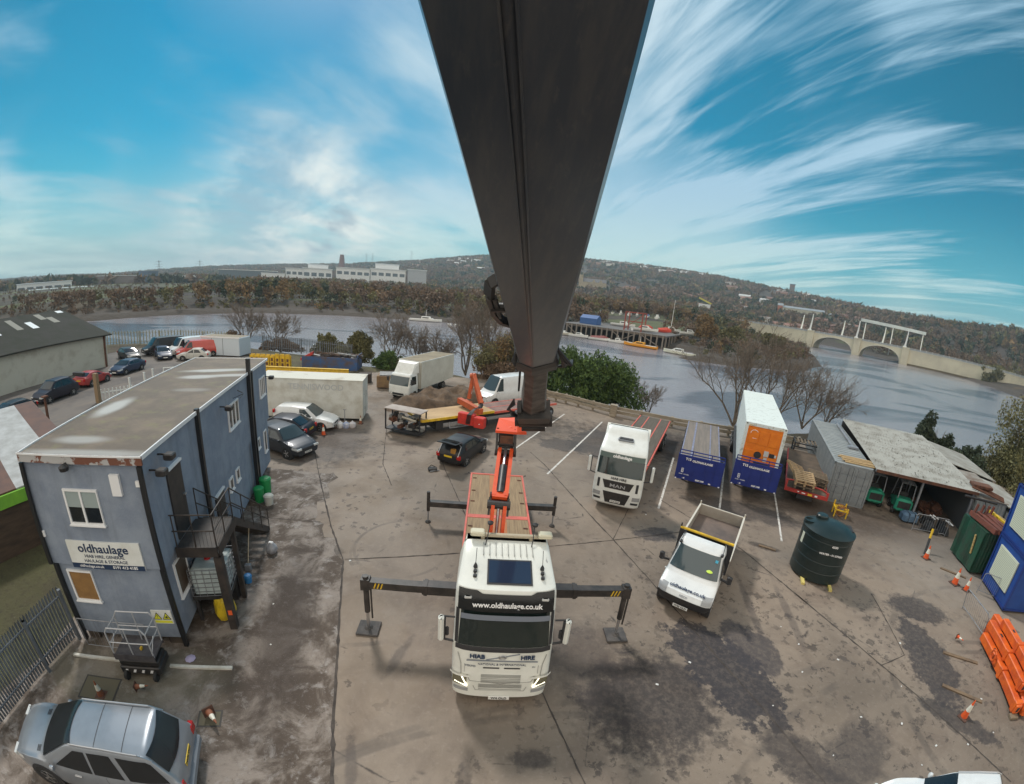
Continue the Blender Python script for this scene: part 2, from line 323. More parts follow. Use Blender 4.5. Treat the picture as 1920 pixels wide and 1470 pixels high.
# larger stains and worn, wet patches
for (x, y, rx, ry, an, k, col3, soft) in [
        (4.6, 7.6, 2.0, 1.7, 20, .9, (.040,.034,.034), .22), (2.9, 9.2, 1.2, 1.4, 0, .6, (.07,.058,.056), .4), (7.3, 8.6, 1.15, 2.4, 22, .95, (.040,.036,.040), .06), (8.6, 9.5, .9, 1.3, 20, .8, (.05,.045,.05), .1),
        (8.2, 5.2, .7, 1.5, 25, .8, (.055,.046,.044), .3), (9.9, 5.0, 1.5, .9, 30, .7, (.055,.048,.048), .4), (15.6, 7.6, 1.0, 2.6, -20, .9, (.048,.043,.045), .12), (17.6, 10.4, 1.5, .9, -35, .85, (.045,.04,.042), .2),
        (14.6, 4.6, .5, 2.0, 30, .85, (.05,.045,.045), .15), (11.5, 29.5, 6.5, 3.0, -25, .7, (.075,.055,.045), .4), (17, 27, 7, 4.5, -20, .85, (.055,.042,.036), .3), (13.4, 19.2, 3.2, 1.1, -25, .8, (.05,.043,.042), .3),
        (19.5, 18.8, 5, 2.0, -28, .85, (.058,.044,.036), .4), (26, 14, 5, 2.2, -30, .7, (.07,.056,.048), .5), (7.2, 28.5, 2.6, 3.2, -25, .8, (.06,.052,.05), .12), (3.8, 27.5, 1.6, 1.2, 0, .75, (.06,.052,.05), .15),
        (-.5, 31, 6, 3.0, 10, .8, (.055,.045,.038), .4), (-7, 37, 6, 5, 0, .6, (.11,.085,.065), .4), (-11.5, 23.5, 2.5, 3.0, 10, .75, (.07,.06,.057), .3), (-6.8, 25, 1.2, .35, 20, .6, (.07,.055,.05), .3),
        (7.4, 16.4, 1.0, .6, 10, .8, (.052,.046,.05), .15), (10.2, 16.4, 1.2, 1.1, 0, .85, (.05,.042,.04), .3), (12.6, 15.6, .8, .25, -30, .8, (.05,.04,.036), .3), (-6.9, 12.6, .9, .7, 0, .8, (.06,.05,.045), .3),
        (-.2, 4.8, .18, .9, 10, .6, (.06,.05,.048), .3), (1.2, 5.9, .5, .25, 0, .8, (.05,.042,.04), .3), (-2.6, 8.6, .16, .8, -15, .6, (.08,.066,.06), .3), (-2.9, 5.3, .14, .7, 15, .6, (.08,.066,.06), .3), (9.6, 11.5, .16, 2.2, -12, .6, (.075,.064,.062), .3), (11.0, 10.9, .16, 2.0, -14, .5, (.075,.064,.062), .3)]:
    c = g.mix(g.m('MULTIPLY', g.m('MULTIPLY', g.blob(x, y, rx, ry, an, w1, soft), mot), k), c, col3)
# darker ground along the building and its dirt strip
c = g.mix(g.m('MULTIPLY', g.blob(24, 12, 5, 4, -30, w1, .5), .35), c, (.36,.32,.28))
t.links.new(c, b.inputs['Base Color'])
wet = g.step(g.noise(.35, 4, .6), .45, .65, .62, .9); t.links.new(wet, b.inputs['Roughness']); b.inputs['Specular IOR Level'].default_value = .3
g.bump(b, g.m('ADD', g.m('MULTIPLY', fin, .7), g.m('MULTIPLY', grit, .3)), .45, .02)
# --- dirt strip by the cabins
m_dirt, t, b = geo_mat('wet_dirt'); g = G(t)
w1 = g.noise(.8, 7, .66, .5); c = g.mix(g.step(w1, .42, .62), (.085,.062,.046), (.26,.22,.19))
c = g.mix(g.m('MULTIPLY', g.step(g.noise(2.2, 7, .7, .4), .52, .66), .75), c, (.34,.31,.29)); c = g.mix(g.m('MULTIPLY', g.step(g.noise(9, 5, .75), .56, .7), .6), c, (.035,.025,.02))
c = g.mix(g.m('MULTIPLY', g.blob(-9.7, 5.6, 2.6, 1.3, 18, w1, .3), .55), c, (.17,.155,.115))
c = g.mix(g.m('MULTIPLY', g.blob(-6.4, 9.0, .9, 4.0, 18, w1, .5), .8), c, (.045,.032,.025))
c = g.mix(g.m('MULTIPLY', g.step(g.noise(30, 3, .7), .62, .72), .4), c, (.5,.47,.45))
t.links.new(c, b.inputs['Base Color']); b.inputs['Roughness'].default_value = .8; g.bump(b, g.noise(5, 8, .75), .8, .05)
# --- scrub / earth of the banks
m_earth, t, b = geo_mat('scrub_earth'); g = G(t)
c = g.mix(g.step(g.noise(.25, 6, .65), .4, .62), (.075,.055,.038), (.115,.105,.05)); c = g.mix(g.step(g.noise(1.6, 6, .7), .5, .7), c, (.045,.035,.025)); c = g.mix(g.m('MULTIPLY', g.step(g.noise(.06, 3, .6), .5, .62), .4), c, (.07,.085,.03))
c = g.mix(g.m('MULTIPLY', g.blob(-17.5, 5, 2.0, 6, 15, g.noise(1.4, 6), .4), .7), c, (.080,.078,.034)); c = g.mix(g.m('MULTIPLY', g.step(g.noise(4.5, 6, .75), .52, .66), .6), c, (.035,.026,.02)); c = g.mix(g.m('MULTIPLY', g.step(g.noise(11, 3, .7), .66, .72), .6), c, (.30,.27,.22))
t.links.new(c, b.inputs['Base Color']); b.inputs['Roughness'].default_value = .95; g.bump(b, g.noise(3, 8, .75), .9, .15)
# --- neighbour yard tarmac
m_tar, t, b = geo_mat('old_tarmac'); g = G(t)
c = g.mix(g.step(g.noise(.3, 6, .65), .4, .65), (.15,.13,.115), (.095,.085,.08)); c = g.mix(g.m('MULTIPLY', g.step(g.noise(.8, 6, .6, 0, st=(1,.2,1,-.2)), .52, .7), .7), c, (.19,.155,.125)); c = g.mix(g.m('MULTIPLY', g.step(g.noise(7, 4, .7), .55, .8), .5), c, (.05,.045,.04))
t.links.new(c, b.inputs['Base Color']); b.inputs['Roughness'].default_value = .85; g.bump(b, g.noise(12, 6, .7), .4, .02)
# --- river
m_wat, t, b = geo_mat('river_water'); g = G(t)
c = g.mix(g.step(g.noise(.012, 4, .55, 1.0, st=(1,2.4,1,.5)), .50, .58), (.26,.245,.265), (.11,.105,.125)); t.links.new(c, b.inputs['Base Color'])
b.inputs['Roughness'].default_value = .16; b.inputs['IOR'].default_value = 1.33
rp = g.m('ADD', g.m('MULTIPLY', g.noise(.55, 5, .6, .6, st=(1,2.2,1,.25)), .8), g.m('MULTIPLY', g.noise(2.6, 4, .6, st=(1,2.0,1,.2)), .35)); g.bump(b, rp, .7, .16)
# --- far land
m_far, t, b = geo_mat('far_land'); g = G(t)
n1 = g.noise(.006, 6, .65, .4); n2 = g.noise(.03, 6, .7)
c = g.mix(g.step(n1, .40, .60), (.060,.046,.038), (.052,.048,.030)); c = g.mix(g.step(n2, .40, .62), c, (.036,.029,.025)); c = g.mix(g.m('MULTIPLY', g.step(g.noise(.015, 4, .6), .58, .66), .6), c, (.12,.085,.045))
# grass field and mud band at the river margin
sxz = g.n('ShaderNodeSeparateXYZ', {0:g.P}); c = g.mix(g.step(g.m('ADD', sxz.outputs[2], g.m('MULTIPLY', g.noise(.08, 5), 1.6)), -1.6, -.4, 1.0, 0.0), c, (.062,.050,.040))
fld = g.m('MULTIPLY', g.step(g.noise(.02, 3, .5, 0, st=(.5,1.6,1,.1)), .50, .56), g.step(sxz.outputs[2], 3.2, 1.6)); 
c = g.mix(g.m('MULTIPLY', g.m('MULTIPLY', g.step(g.noise(.02, 3, .5), .46, .54), g.step(sxz.outputs[2], 0.0, .8)), g.step(sxz.outputs[2], 6, 9, 1.0, 0.0)), c, (.085,.095,.040))
t.links.new(c, b.inputs['Base Color']); b.inputs['Roughness'].default_value = .95; g.bump(b, n2, .8, 3.0)

NEAR = np.array([(-400,-60),(-400,10),(-90,46),(-62,58),(-44,64),(-28,60),(-18,56),(-8,56),(2,52),(8,46.5),(16,42.5),(26,41),(36,44),(46,43),(58,38),(72,28),(95,6),(130,-60)], float)
FARP = np.array([(-2500,-700),(-700,-160),(-320,20),(-200,72),(-140,106),(-131,129),(-110,159),(-77,171),(-49,175),(0,178),(20,176),(66,146),(58,128),(50,124),(58,119),(70,117),(92,124),(125,150),(165,205),(205,268),(230,310),(240,328),(300,430),(345,425),(303,275),(292,255),(319,225),(300,180),(280,146),(246,124),(216,108),(230,80),(280,30),(420,-120),(900,-700),(4000,-700),(4000,4000),(-2500,4000)], float)
def signed(poly, X, Y):
    ins = np.zeros(X.shape, bool); d2 = np.full(X.shape, 1e18); n = len(poly)
    for i in range(n):
        x0, y0 = poly[i]; x1, y1 = poly[(i+1) % n]
        if y0 != y1:
            c = ((y0 > Y) != (y1 > Y)) & (X < (x1-x0)*(Y-y0)/(y1-y0)+x0); ins ^= c
        dx, dy = x1-x0, y1-y0; tt = np.clip(((X-x0)*dx+(Y-y0)*dy)/(dx*dx+dy*dy), 0, 1); d2 = np.minimum(d2, (X-x0-tt*dx)**2+(Y-y0-tt*dy)**2)
    return np.where(ins, 1, -1)*np.sqrt(d2)
def vnoise(X, Y, s, seed=0):
    """cheap value noise"""
    x = X/s+seed*17.3; y = Y/s+seed*9.7; xi = np.floor(x).astype(int); yi = np.floor(y).astype(int); fx = x-xi; fy = y-yi
    h = lambda a, b: (np.abs(np.sin(a*127.1+b*311.7+seed*74.7)*43758.5453) % 1.0)
    ux = fx*fx*(3-2*fx); uy = fy*fy*(3-2*fy)
    return (h(xi,yi)*(1-ux)+h(xi+1,yi)*ux)*(1-uy)+(h(xi,yi+1)*(1-ux)+h(xi+1,yi+1)*ux)*uy
def smooth(t): t = np.clip(t, 0, 1); return t*t*(3-2*t)
SK_AZ = [-180,-100,-75,-63,-51,-40.6,-33.3,-24.2,-15,-6,0,8.6,15.7,26,35.7,45,54,61,75,120,180]
SK_EL = [1,.8,.5,.4,.25,1.1,1.6,2.2,3.3,4.6,5.0,5.2,5.1,4.7,3.9,3.1,3.2,4.0,4,2,1]
R1_AZ = [-180,-63,0,20,35,50,65,180]; R1 = [2200,2600,2000,1900,1350,900,800,1200]
R0_AZ = [-180,-63,-20,0,20,35,50,65,180]; R0 = [700,1000,650,420,330,420,440,330,500]
def far_h(X, Y):
    az = np.degrees(np.arctan2(X, Y)); r = np.hypot(X, Y); sd = signed(FARP, X, Y)
    r1 = np.interp(az, R1_AZ, R1); r0 = np.interp(az, R0_AZ, R0); top = CAMH-6+r1*np.tan(np.radians(np.interp(az, SK_AZ, SK_EL)))
    base = -6+np.clip((sd+4)*.50, 0, 3.6)+smooth((sd-8)/30)*3.2+smooth((sd-60)/200)*1.5+smooth((sd-25)/85)*3.4*np.clip((27-az)/4,0,1)*np.clip((az+8)/10,0,1)
    tt = np.clip((r-r0)/(r1-r0), 0, 1); hill = smooth(tt)**1.15*(top-1)
    und = (vnoise(X,Y,220,1)-.5)*16*smooth((r-500)/900)+(vnoise(X,Y,70,2)-.5)*5*smooth((r-400)/500)
    z = base+np.maximum(hill+und*np.clip(tt*2,0,1)*(1-tt), 0)
    return np.where(r > r1, base+hill-(r-r1)*.10, z)
az = np.radians(np.arange(-125, 125.01, .5)); rr = np.exp(np.arange(math.log(95), math.log(3600), .016)); A, RR = np.meshgrid(az, rr)
X = RR*np.sin(A); Y = RR*np.cos(A); Z = far_h(X, Y); na, nr = len(az), len(rr)
idx = np.arange(na*nr).reshape(nr, na); F = np.stack([idx[:-1,:-1], idx[:-1,1:], idx[1:,1:], idx[1:,:-1]], -1).reshape(-1,4)
keep = (Z.ravel()[F].max(1) > -5.6)
tag(fastmesh('hills', np.stack([X.ravel(), Y.ravel(), Z.ravel()], 1), F[keep], m_far, smooth=True), kind='structure')
# near bank
xs = np.arange(-130, 131, 1.5); ys = np.arange(-60, 70, 1.5); X, Y = np.meshgrid(xs, ys); sd = signed(NEAR, X, Y)
Z = np.where(sd > 7, -.06, -.06-smooth((7-sd)/11)*6.0)+(vnoise(X,Y,3,5)-.5)*.5*smooth((8-sd)/3)*smooth((sd+6)/3)
idx = np.arange(X.size).reshape(X.shape); F = np.stack([idx[:-1,:-1], idx[:-1,1:], idx[1:,1:], idx[1:,:-1]], -1).reshape(-1,4); keep = Z.ravel()[F].max(1) > -5.2
tag(fastmesh('ground', np.stack([X.ravel(), Y.ravel(), Z.ravel()], 1), F[keep], m_earth, smooth=True), kind='structure')
tag(MB(m_wat).quad((-3500,-900,-4),(3500,-900,-4),(3500,3500,-4),(-3500,3500,-4)).build('water'), kind='structure')
YARD = [(-14.5,-14),(-12.9,5),(-14.0,10),(-17.5,20),(-22.5,32),(-24.5,40),(-15,47),(-2,47.5),(3.5,44),(8.2,40),(14,37.2),(21.5,34.9),(30,31.5),(37,30),(46,24),(44,8),(36,-14)]
def sheet(name, poly, z, m):
    bm = MB(m); bm.add([(x, y, z) for x, y in poly], [tuple(range(len(poly)))]); o = bm.build(name)
    if sum(poly[i-1][0]*poly[i][1]-poly[i][0]*poly[i-1][1] for i in range(len(poly))) < 0: o.data.flip_normals()
    return tag(o, kind='structure')
sheet('yard', YARD, 0.0, m_yard)
sheet('car_park', [(-52,3),(-51,30),(-55,44),(-54,50),(-46,53),(-37,50),(-29.5,46),(-26.5,37),(-21.5,24),(-19,16),(-25,3)], 0.0, m_tar)
def wob(p0, p1, n, amp):
    return [(p0[0]+(p1[0]-p0[0])*i/n+random.uniform(-amp,amp)*(0 < i < n), p0[1]+(p1[1]-p0[1])*i/n+random.uniform(-amp,amp)*(0 < i < n)) for i in range(n+1)]  # near-black wall under the deck, behind the piles
DE = wob((-5.84,12.53),(-4.35,8.35),14,.04)+wob((-4.35,8.35),(-3.14,4.64),14,.03)[1:]+wob((-3.14,4.64),(-.8,-3),14,.05)[1:]
sheet('dirt_strip', [(-.8,-12),(-14.3,-12),(-12.7,5),(-13.8,9.5),(-17,19),(-9.3,19.5)]+wob((-9.3,19.5),(-8.2,15),8,.35)[1:]+wob((-8.2,15),(-5.84,12.53),8,.25)[1:-1]+DE, .004, m_dirt)
# --- concrete joints
m_joint = mat('joint_dirt', (.045,.037,.033), .95, (.09,.075,.065), 3)
def joint(pts, w=.05, name='joint'):
    P = []
    for a, b2 in zip(pts[:-1], pts[1:]):
        n = max(2, int(math.hypot(b2[0]-a[0], b2[1]-a[1])/.25)); P += wob(a, b2, n, .012)[:-1]
    P.append(pts[-1]); L = []; Rr = []
    for i, p in enumerate(P):
        q0 = P[max(0,i-1)]; q1 = P[min(len(P)-1,i+1)]; dx, dy = q1[0]-q0[0], q1[1]-q0[1]; l = math.hypot(dx, dy); k = w*(.35+.9*abs(math.sin(i*1.7+len(P))*random.random()))
        L.append((p[0]-dy/l*k, p[1]+dx/l*k, .009)); Rr.append((p[0]+dy/l*k, p[1]-dx/l*k, .009))
    bm = MB(m_joint); n = len(P); bm.add(L+Rr, [(i, i+n, i+n+1, i+1) for i in range(n-1)]); return bm
jb = MB(m_joint)
for pts, w in [([(-5.84,12.53),(-4.35,8.35),(-3.14,4.64),(-.8,-3)], .055), ([(-12,22.5),(-10.48,19.91),(-7.43,14.89),(-5.84,12.53)], .045), ([(1.6,25.5),(2.43,23.67),(4.33,18.04),(5.14,15.77),(6.1,12.85),(6.96,10.04),(7.9,6.99),(8.53,4.4),(9.6,-1)], .04),
        ([(8.8,19.92),(11.25,15.4),(12.25,11.53),(13.06,8.52),(13.94,5.22),(14.97,1.06)], .04), ([(-5.84,12.64),(-1.77,13.82),(5.0,15.67),(7.62,16.39),(10.5,17.2)], .035), ([(-4.3,24),(-3.55,21.73),(-2.13,18.06),(1.62,7.65),(2.38,5.47),(4.6,-1)], .032),
        ([(-9.2,28.5),(-7.2,21.5),(-5.9,19.0)], .03), ([(-11,14.5),(-7.9,14.9)], .03), ([(5.14,15.77),(9,23.5)], .02), ([(12.1,12.2),(12.25,11.53)], .03), ([(15.9,11.8),(14.6,8.2),(13.2,8.0)], .03)]:
    q = joint(pts, w); jb.add(q.v, q.f)
tag(jb.build('concrete_joints'), kind='structure')
m_line = mat('worn_white_line', (.62,.60,.56), .8, (.30,.26,.23), 5, fac=(.50,.64))
for p0, p1, w in [((0.36,25.54),(4.97,35.55),.06), ((2.54,22.25),(8.2,34.07),.06), ((8.3,18.9),(12.0,26.6),.06), ((11.2,17.8),(15.9,26.4),.055), ((13.9,16.1),(18.2,23.8),.05)]:
    d = Vector((p1[0]-p0[0], p1[1]-p0[1], 0)).normalized(); nv = Vector((-d.y, d.x, 0))*w
    bm = MB(m_line); a = Vector((*p0, .0085)); bb = Vector((*p1, .0085)); bm.quad(a-nv, bb-nv, bb+nv, a+nv); o = bm.build('bay_line'); tag(o, kind='structure')
    if o.data.polygons[0].normal.z < 0: o.data.flip_normals()
# ------------------------------------------------------------------ haze
m_haze = bpy.data.materials.new('haze_air'); m_haze.use_nodes = True; _t = m_haze.node_tree; _t.nodes.remove(_t.nodes['Principled BSDF'])
_v = _t.nodes.new('ShaderNodeVolumePrincipled'); _v.inputs['Color'].default_value = (.66,.82,.92,1); _v.inputs['Density'].default_value = .00023; _v.inputs['Anisotropy'].default_value = .2
_t.links.new(_v.outputs[0], _t.nodes['Material Output'].inputs['Volume'])
tag(MB(m_haze).box(-3900,3900,-2200,3900,-60,212).build('haze'), kind='stuff', label='thin pale blue air between the yard and the far hills', cat='haze')
# ------------------------------------------------------------------ vegetation
def leafmat(name, c1, c2, sc=.6):
    m = mat(name, c1, .85, c2, sc, fac=(.38,.62)); return m
M_BRN = leafmat('bare_brown_wood', (.190,.130,.085), (.115,.080,.056), .15); M_OLV = leafmat('olive_leaves', (.165,.150,.058), (.095,.095,.042), .15)
M_GLD = leafmat('golden_leaves', (.235,.150,.065), (.15,.105,.05), .15); M_EVG = leafmat('dark_evergreen', (0.051,0.071,0.037), (0.031,0.044,0.027), .15)
M_GRN = leafmat('laurel_green', (0.102,0.162,0.037), (0.037,0.076,0.024), 1.2); M_TWG = leafmat('twig_bark', (.200,.160,.125), (.125,.100,.080), 2.0)
M_WLW = leafmat('willow_leaves', (0.200,0.184,0.072), (0.099,0.096,0.045), 1.0)
def tris_at(C, size, up=0.0, rs=rng):
    """C (n,3) centres -> random triangles of given size (n,)"""
    n = len(C); a = rs.normal(size=(n,3)); b = rs.normal(size=(n,3))
    if up: a[:,2] *= (1+up); b[:,:2] *= .7
    a /= np.linalg.norm(a, axis=1)[:,None]; b -= a*(a*b).sum(1)[:,None]; b /= np.linalg.norm(b, axis=1)[:,None]
    s = np.asarray(size)[:,None]; l = s*(1+up)
    V = np.stack([C-a*l*.5-b*s*.4, C+a*l*.6, C+b*s*.5-a*l*.1], 1).reshape(-1,3)
    return V, np.arange(3*n).reshape(n,3)
def crown_pts(n, rx, rz, rs, lumps=7):
    c = rs.normal(size=(lumps,3)); c /= np.linalg.norm(c, axis=1)[:,None]; c *= np.array([rx*.55, rx*.55, rz*.55]); c[0] = 0
    k = rs.integers(0, lumps, n); d = rs.normal(size=(n,3)); d /= np.linalg.norm(d, axis=1)[:,None]; q = rs.random(n)**.45
    p = c[k]+d*(q*.55)[:,None]*np.array([rx, rx, rz]); return p
CAP_A = [-90,-44,-40,-33,-26,-20,-12,0,12]; CAP_E = [-1.40,-1.15,-.35,.35,.85,1.2,1.5,1.5,1.8]
def forest(name, n, mats_w, place, hmin, hmax, per, label, cat='woodland', seed=3, tri=.11):
    rs = np.random.default_rng(seed); XY = place(rs, n); n = len(XY); H = rs.uniform(hmin, hmax, n); Z = far_h(XY[:,0], XY[:,1]); ok = Z > -3.2; _az = np.degrees(np.arctan2(XY[:,0], XY[:,1])); _r = np.hypot(XY[:,0], XY[:,1])
    if name.startswith('far_bank'): H = np.minimum(H, np.maximum(2.2, CAMH+_r*np.tan(np.radians(np.interp(_az, CAP_A, CAP_E)))-Z))
    XY, H, Z = XY[ok], H[ok], Z[ok]; n = len(XY)
    base = crown_pts(per, .42, .5, rs, 6); ang = rs.uniform(0, 6.28, n); ca, sa = np.cos(ang)[:,None], np.sin(ang)[:,None]
    wd = rs.uniform(.8, 1.35, n)[:,None]; bx, by, bz = base[None,:,0], base[None,:,1], base[None,:,2]+.5
    P = np.stack([(bx*ca-by*sa)*H[:,None]*wd+XY[:,:1], (bx*sa+by*ca)*H[:,None]*wd+XY[:,1:], bz*H[:,None]+Z[:,None]-.3], -1)
    P += rs.normal(size=P.shape)*(H[:,None,None]*.035)
    V, F = tris_at(P.reshape(-1,3), np.repeat(H*tri, per)*rs.uniform(.6, 1.5, n*per), .5, rs)
    cl = vnoise(XY[:,0], XY[:,1], 60, seed)*.6+rs.random(n)*.4; w = np.cumsum(mats_w)/sum(mats_w); q = (np.argsort(np.argsort(cl))+.5)/n; mi = np.searchsorted(w, q)
    return tag(fastmesh(name, V, F, [M_BRN, M_OLV, M_GLD, M_EVG], mi=np.repeat(mi, per)), label, cat, kind='stuff')
def polar_place(a0, a1, r0, r1, pw=1.0, mg=14):
    def f(rs, n):
        a = np.radians(rs.uniform(a0, a1, n)); r = r0+(r1-r0)*rs.random(n)**pw; x, y = r*np.sin(a), r*np.cos(a); ok = signed(FARP, x, y) > mg; return np.stack([x[ok], y[ok]], 1)
    return f
forest('far_bank_woodland', 2300, (.56,.24,.05,.15), polar_place(-85, 12, 190, 620, 1.25), 5, 11, 90, 'mixed brown and olive wood along the far river bank on the left', seed=3)
forest('far_bank_park_trees', 420, (.5,.22,.08,.2), polar_place(-40, -11, 520, 645), 9, 20, 60, 'line of brown trees in front of the white office park', seed=13)
forest('marina_woodland', 900, (.5,.14,.14,.22), polar_place(2, 30, 300, 620, .9), 7, 14, 100, 'brown and golden wood behind the boats on the wharf', seed=5)
forest('headland_scrub', 620, (.55,.25,.02,.18), polar_place(20, 38, 118, 330, 1.0, 4), 1.5, 5.5, 90, 'bare thicket on the muddy headland before the stone bridge', seed=6)
forest('bridge_woodland', 1500, (.55,.10,.05,.30), polar_place(26, 88, 440, 900, 1.2), 9, 16, 70, 'dark bare wood on the slope behind the stone bridge', seed=7)
def hill_place(rs, n):
    a = np.radians(rs.uniform(-95, 72, n*3)); r = 600+1750*rs.random(n*3)**.85; x, y = r*np.sin(a), r*np.cos(a); k = vnoise(x, y, 170, 4)*.6+vnoise(x, y, 55, 6)*.4; q = (k > .36) | (rs.random(n*3) < .22); return np.stack([x[q], y[q]], 1)[:n*2]
forest('hillside_woodland', 15000, (.55,.12,.06,.27), hill_place, 7, 14, 15, 'distant dark woods and hedges covering the far hills', seed=8, tri=.46)
forest('river_edge_scrub', 900, (.50,.30,.05,.15), lambda rs, n: (lambda a, r: (lambda x, y: np.stack([x, y], 1)[(signed(FARP, x, y) > 5) & (signed(FARP, x, y) < 26)])(r*np.sin(a), r*np.cos(a)))(np.radians(rs.uniform(-80, 8, n*3)), rs.uniform(120, 330, n*3)), 1.5, 4, 50, 'low brown reeds and scrub along the far waterline', 'scrub', seed=9, tri=.16)

# --- bare trees with real limbs
def bare_tree_mesh(seed, H, spread=.9, nlimb=5, depth=4, r0=.14, upright=.35):
    rs = random.Random(seed); segs = []
    def grow(p, d, L, r, lev):
        n = 3; q = p
        for i in range(n):
            d = (d+Vector((rs.gauss(0,.13), rs.gauss(0,.13), rs.gauss(.04,.07)))).normalized(); e = q+d*(L/n); r1 = r*(1-.28*(i+1)/n); segs.append((q, e, r*(1-.28*i/n), r1, lev)); 
            if lev > 0 and (i > 0 or lev < depth):
                for _ in range(1 if lev > 1 else 2):
                    a = rs.uniform(0, 6.28); o = d.orthogonal().normalized(); o = (Matrix.Rotation(a, 3, d) @ o); nd = (d*rs.uniform(.55,.9)+o*spread*rs.uniform(.4,.9)+Vector((0,0,upright*.4))).normalized()
                    grow(e, nd, L*rs.uniform(.50,.74), r1*.58, lev-1)
            q = e
        if lev > 0: grow(q, d, L*.66, r*.62, lev-1)
    for k in range(nlimb):
        a = 6.28*k/nlimb+rs.uniform(-.4,.4); t = rs.uniform(.12,.5)*spread; grow(Vector((0,0,0)), Vector((math.cos(a)*t, math.sin(a)*t, 1)).normalized(), H*.36*rs.uniform(.8,1.1), r0*rs.uniform(.6,1), depth)
    return segs
def segs_mesh(segs, minr=.006):
    P0 = np.array([s[0] for s in segs]); P1 = np.array([s[1] for s in segs]); r0 = np.maximum([s[2] for s in segs], minr); r1 = np.maximum([s[3] for s in segs], minr)
    d = P1-P0; d /= np.linalg.norm(d, axis=1)[:,None]+1e-9; o = np.cross(d, [.31,.52,.79]); o /= np.linalg.norm(o, axis=1)[:,None]+1e-9; q = np.cross(d, o); V = []
    for P, r in ((P0, r0), (P1, r1)):
        for k in range(3): a = 2.0944*k; V.append(P+(o*math.cos(a)+q*math.sin(a))*r[:,None])
    n = len(segs); V = np.stack(V, 1).reshape(-1,3); b = (np.arange(n)*6)[:,None]; F = np.concatenate([b+np.array([[k, (k+1)%3, 3+(k+1)%3, 3+k]]) for k in range(3)], 0); return V, F
def bare_tree(name, seed, H, loc, label, cat='tree', group=None, leaves=0, lm=None, minr=.013, **k):
    t = thing(name, label, cat, loc, 0, group); segs = bare_tree_mesh(seed, H, **k); big = [s for s in segs if s[4] >= 3]; sm = [s for s in segs if s[4] < 3]
    fastmesh('trunk', *segs_mesh(big, minr), M_TWG, t); o = fastmesh('crown', *segs_mesh(sm, minr), M_TWG, t)
    if leaves:
        tips = np.array([s[1] for s in sm]); rs = np.random.default_rng(seed); C = tips[rs.integers(0, len(tips), leaves)]+rs.normal(size=(leaves,3))*.25; V, F = tris_at(C, rs.uniform(.10,.24, leaves), .2, rs); fastmesh('leaves', V, F, lm or M_WLW, t)
    return t
def bush(name, loc, rx, ry, rz, n, m, label, cat='bush', seed=1, size=.22, lumps=14, group=None, core=True):
    rs = np.random.default_rng(seed); t = thing(name, label, cat, loc, 0, group); lumps = int(lumps*1.6); cc = rs.normal(size=(lumps,3)); cc /= np.linalg.norm(cc, axis=1)[:,None]; cc *= rs.uniform(.25,.92,lumps)[:,None]; rr_ = rs.uniform(.14,.40,lumps); pk_ = rr_**2/np.sum(rr_**2); kk = rs.choice(lumps, n, p=pk_); dd = rs.normal(size=(n,3)); dd /= np.linalg.norm(dd, axis=1)[:,None]; P = cc[kk]+dd*(rs.random(n)**.5*rr_[kk])[:,None]*np.array([1,1,1.25]); P = P*np.array([rx, ry, rz]); P[:,2] = np.abs(P[:,2]+rz*.45); V, F = tris_at(P, rs.uniform(.5,1.5,n)*size, .3, rs); fastmesh('foliage', V, F, m, t)
    st = MB(M_TWG)
    for i in range(7): a = i*.9; st.cyl((0,0,-.2), (math.cos(a)*rx*.4, math.sin(a)*ry*.4, rz*.9), .06, .02, 5)
    st.build('stems', parent=t); return t
bt = [('tree', 11, 8, (-43.5,60,-.6), 'bare multi-stemmed tree left of the scrub by the river fence'), ('tree', 12, 8, (-38.0,60,-.6), 'bare fan-shaped tree behind the palisade fence near the white cabin'),
      ('tree', 13, 8.6, (-17.0,54.5,-.8), 'slim upright bare tree right of the olive bushes'), ('tree', 14, 7.4, (-13.2,54,-1.0), 'forked bare tree over the low ivy bush left of the box lorry'), ('tree', 18, 7.4, (-10.2,55,-1.2), 'bare tree rising straight behind the box lorry cab'),
      ('tree', 15, 13.0, (-6.6,54.5,-1.2), 'tallest bare tree behind the box lorry, spreading over the river'), ('tree', 16, 12.0, (-3.4,54.0,-1.2), 'bare tree just right of the tallest one behind the box lorry'),
      ('tree', 17, 8.0, (-.6,53.0,-1.2), 'bare twiggy tree between the box lorry and the crane boom'), ('tree', 21, 4.4, (15.6,43.6,-1.6), 'thin bare sapling beside the evergreen bush at the wooden rail'),
      ('tree', 23, 14.0, (23.8,39.5,-1.0), 'big bare tree fanning out behind the white refrigerated container'), ('tree', 24, 12.0, (27.4,38.5,-1.0), 'bare tree between the refrigerated container and the grey container'),
      ('tree', 25, 10.0, (33.5,41,-1.0), 'bare tree behind the long roof of the forklift shed'), ('tree', 26, 8.0, (37.5,42,-1.4), 'smaller bare tree beyond the middle of the shed roof')]
for nm, sd_, H, loc, lb in bt:
    bare_tree(nm, sd_, H*.95, loc, lb, leaves=0, minr=.016 if loc[1] > 45 else .011, depth=4, nlimb=4 if H < 7 else 5, r0=.05+.008*H, spread=1.15, upright=.5)
for i, (sd_, H, loc, lb, lf, lm) in enumerate([(31, 8.5, (1.2,50,-1.2), 'thin tree with yellowing leaves behind the white van', 3800, M_WLW), (32, 7.5, (-1.6,49.5,-1.0), 'tree with sparse golden leaves behind the excavator arm', 3000, M_GLD), (33, 6.0, (-3.6,48.8,-.8), 'low leafy tree by the back of the box lorry', 2600, M_WLW)]):
    bare_tree('tree', sd_, H, loc, lb, leaves=lf, lm=lm, depth=3, nlimb=6, r0=.09, spread=.8)
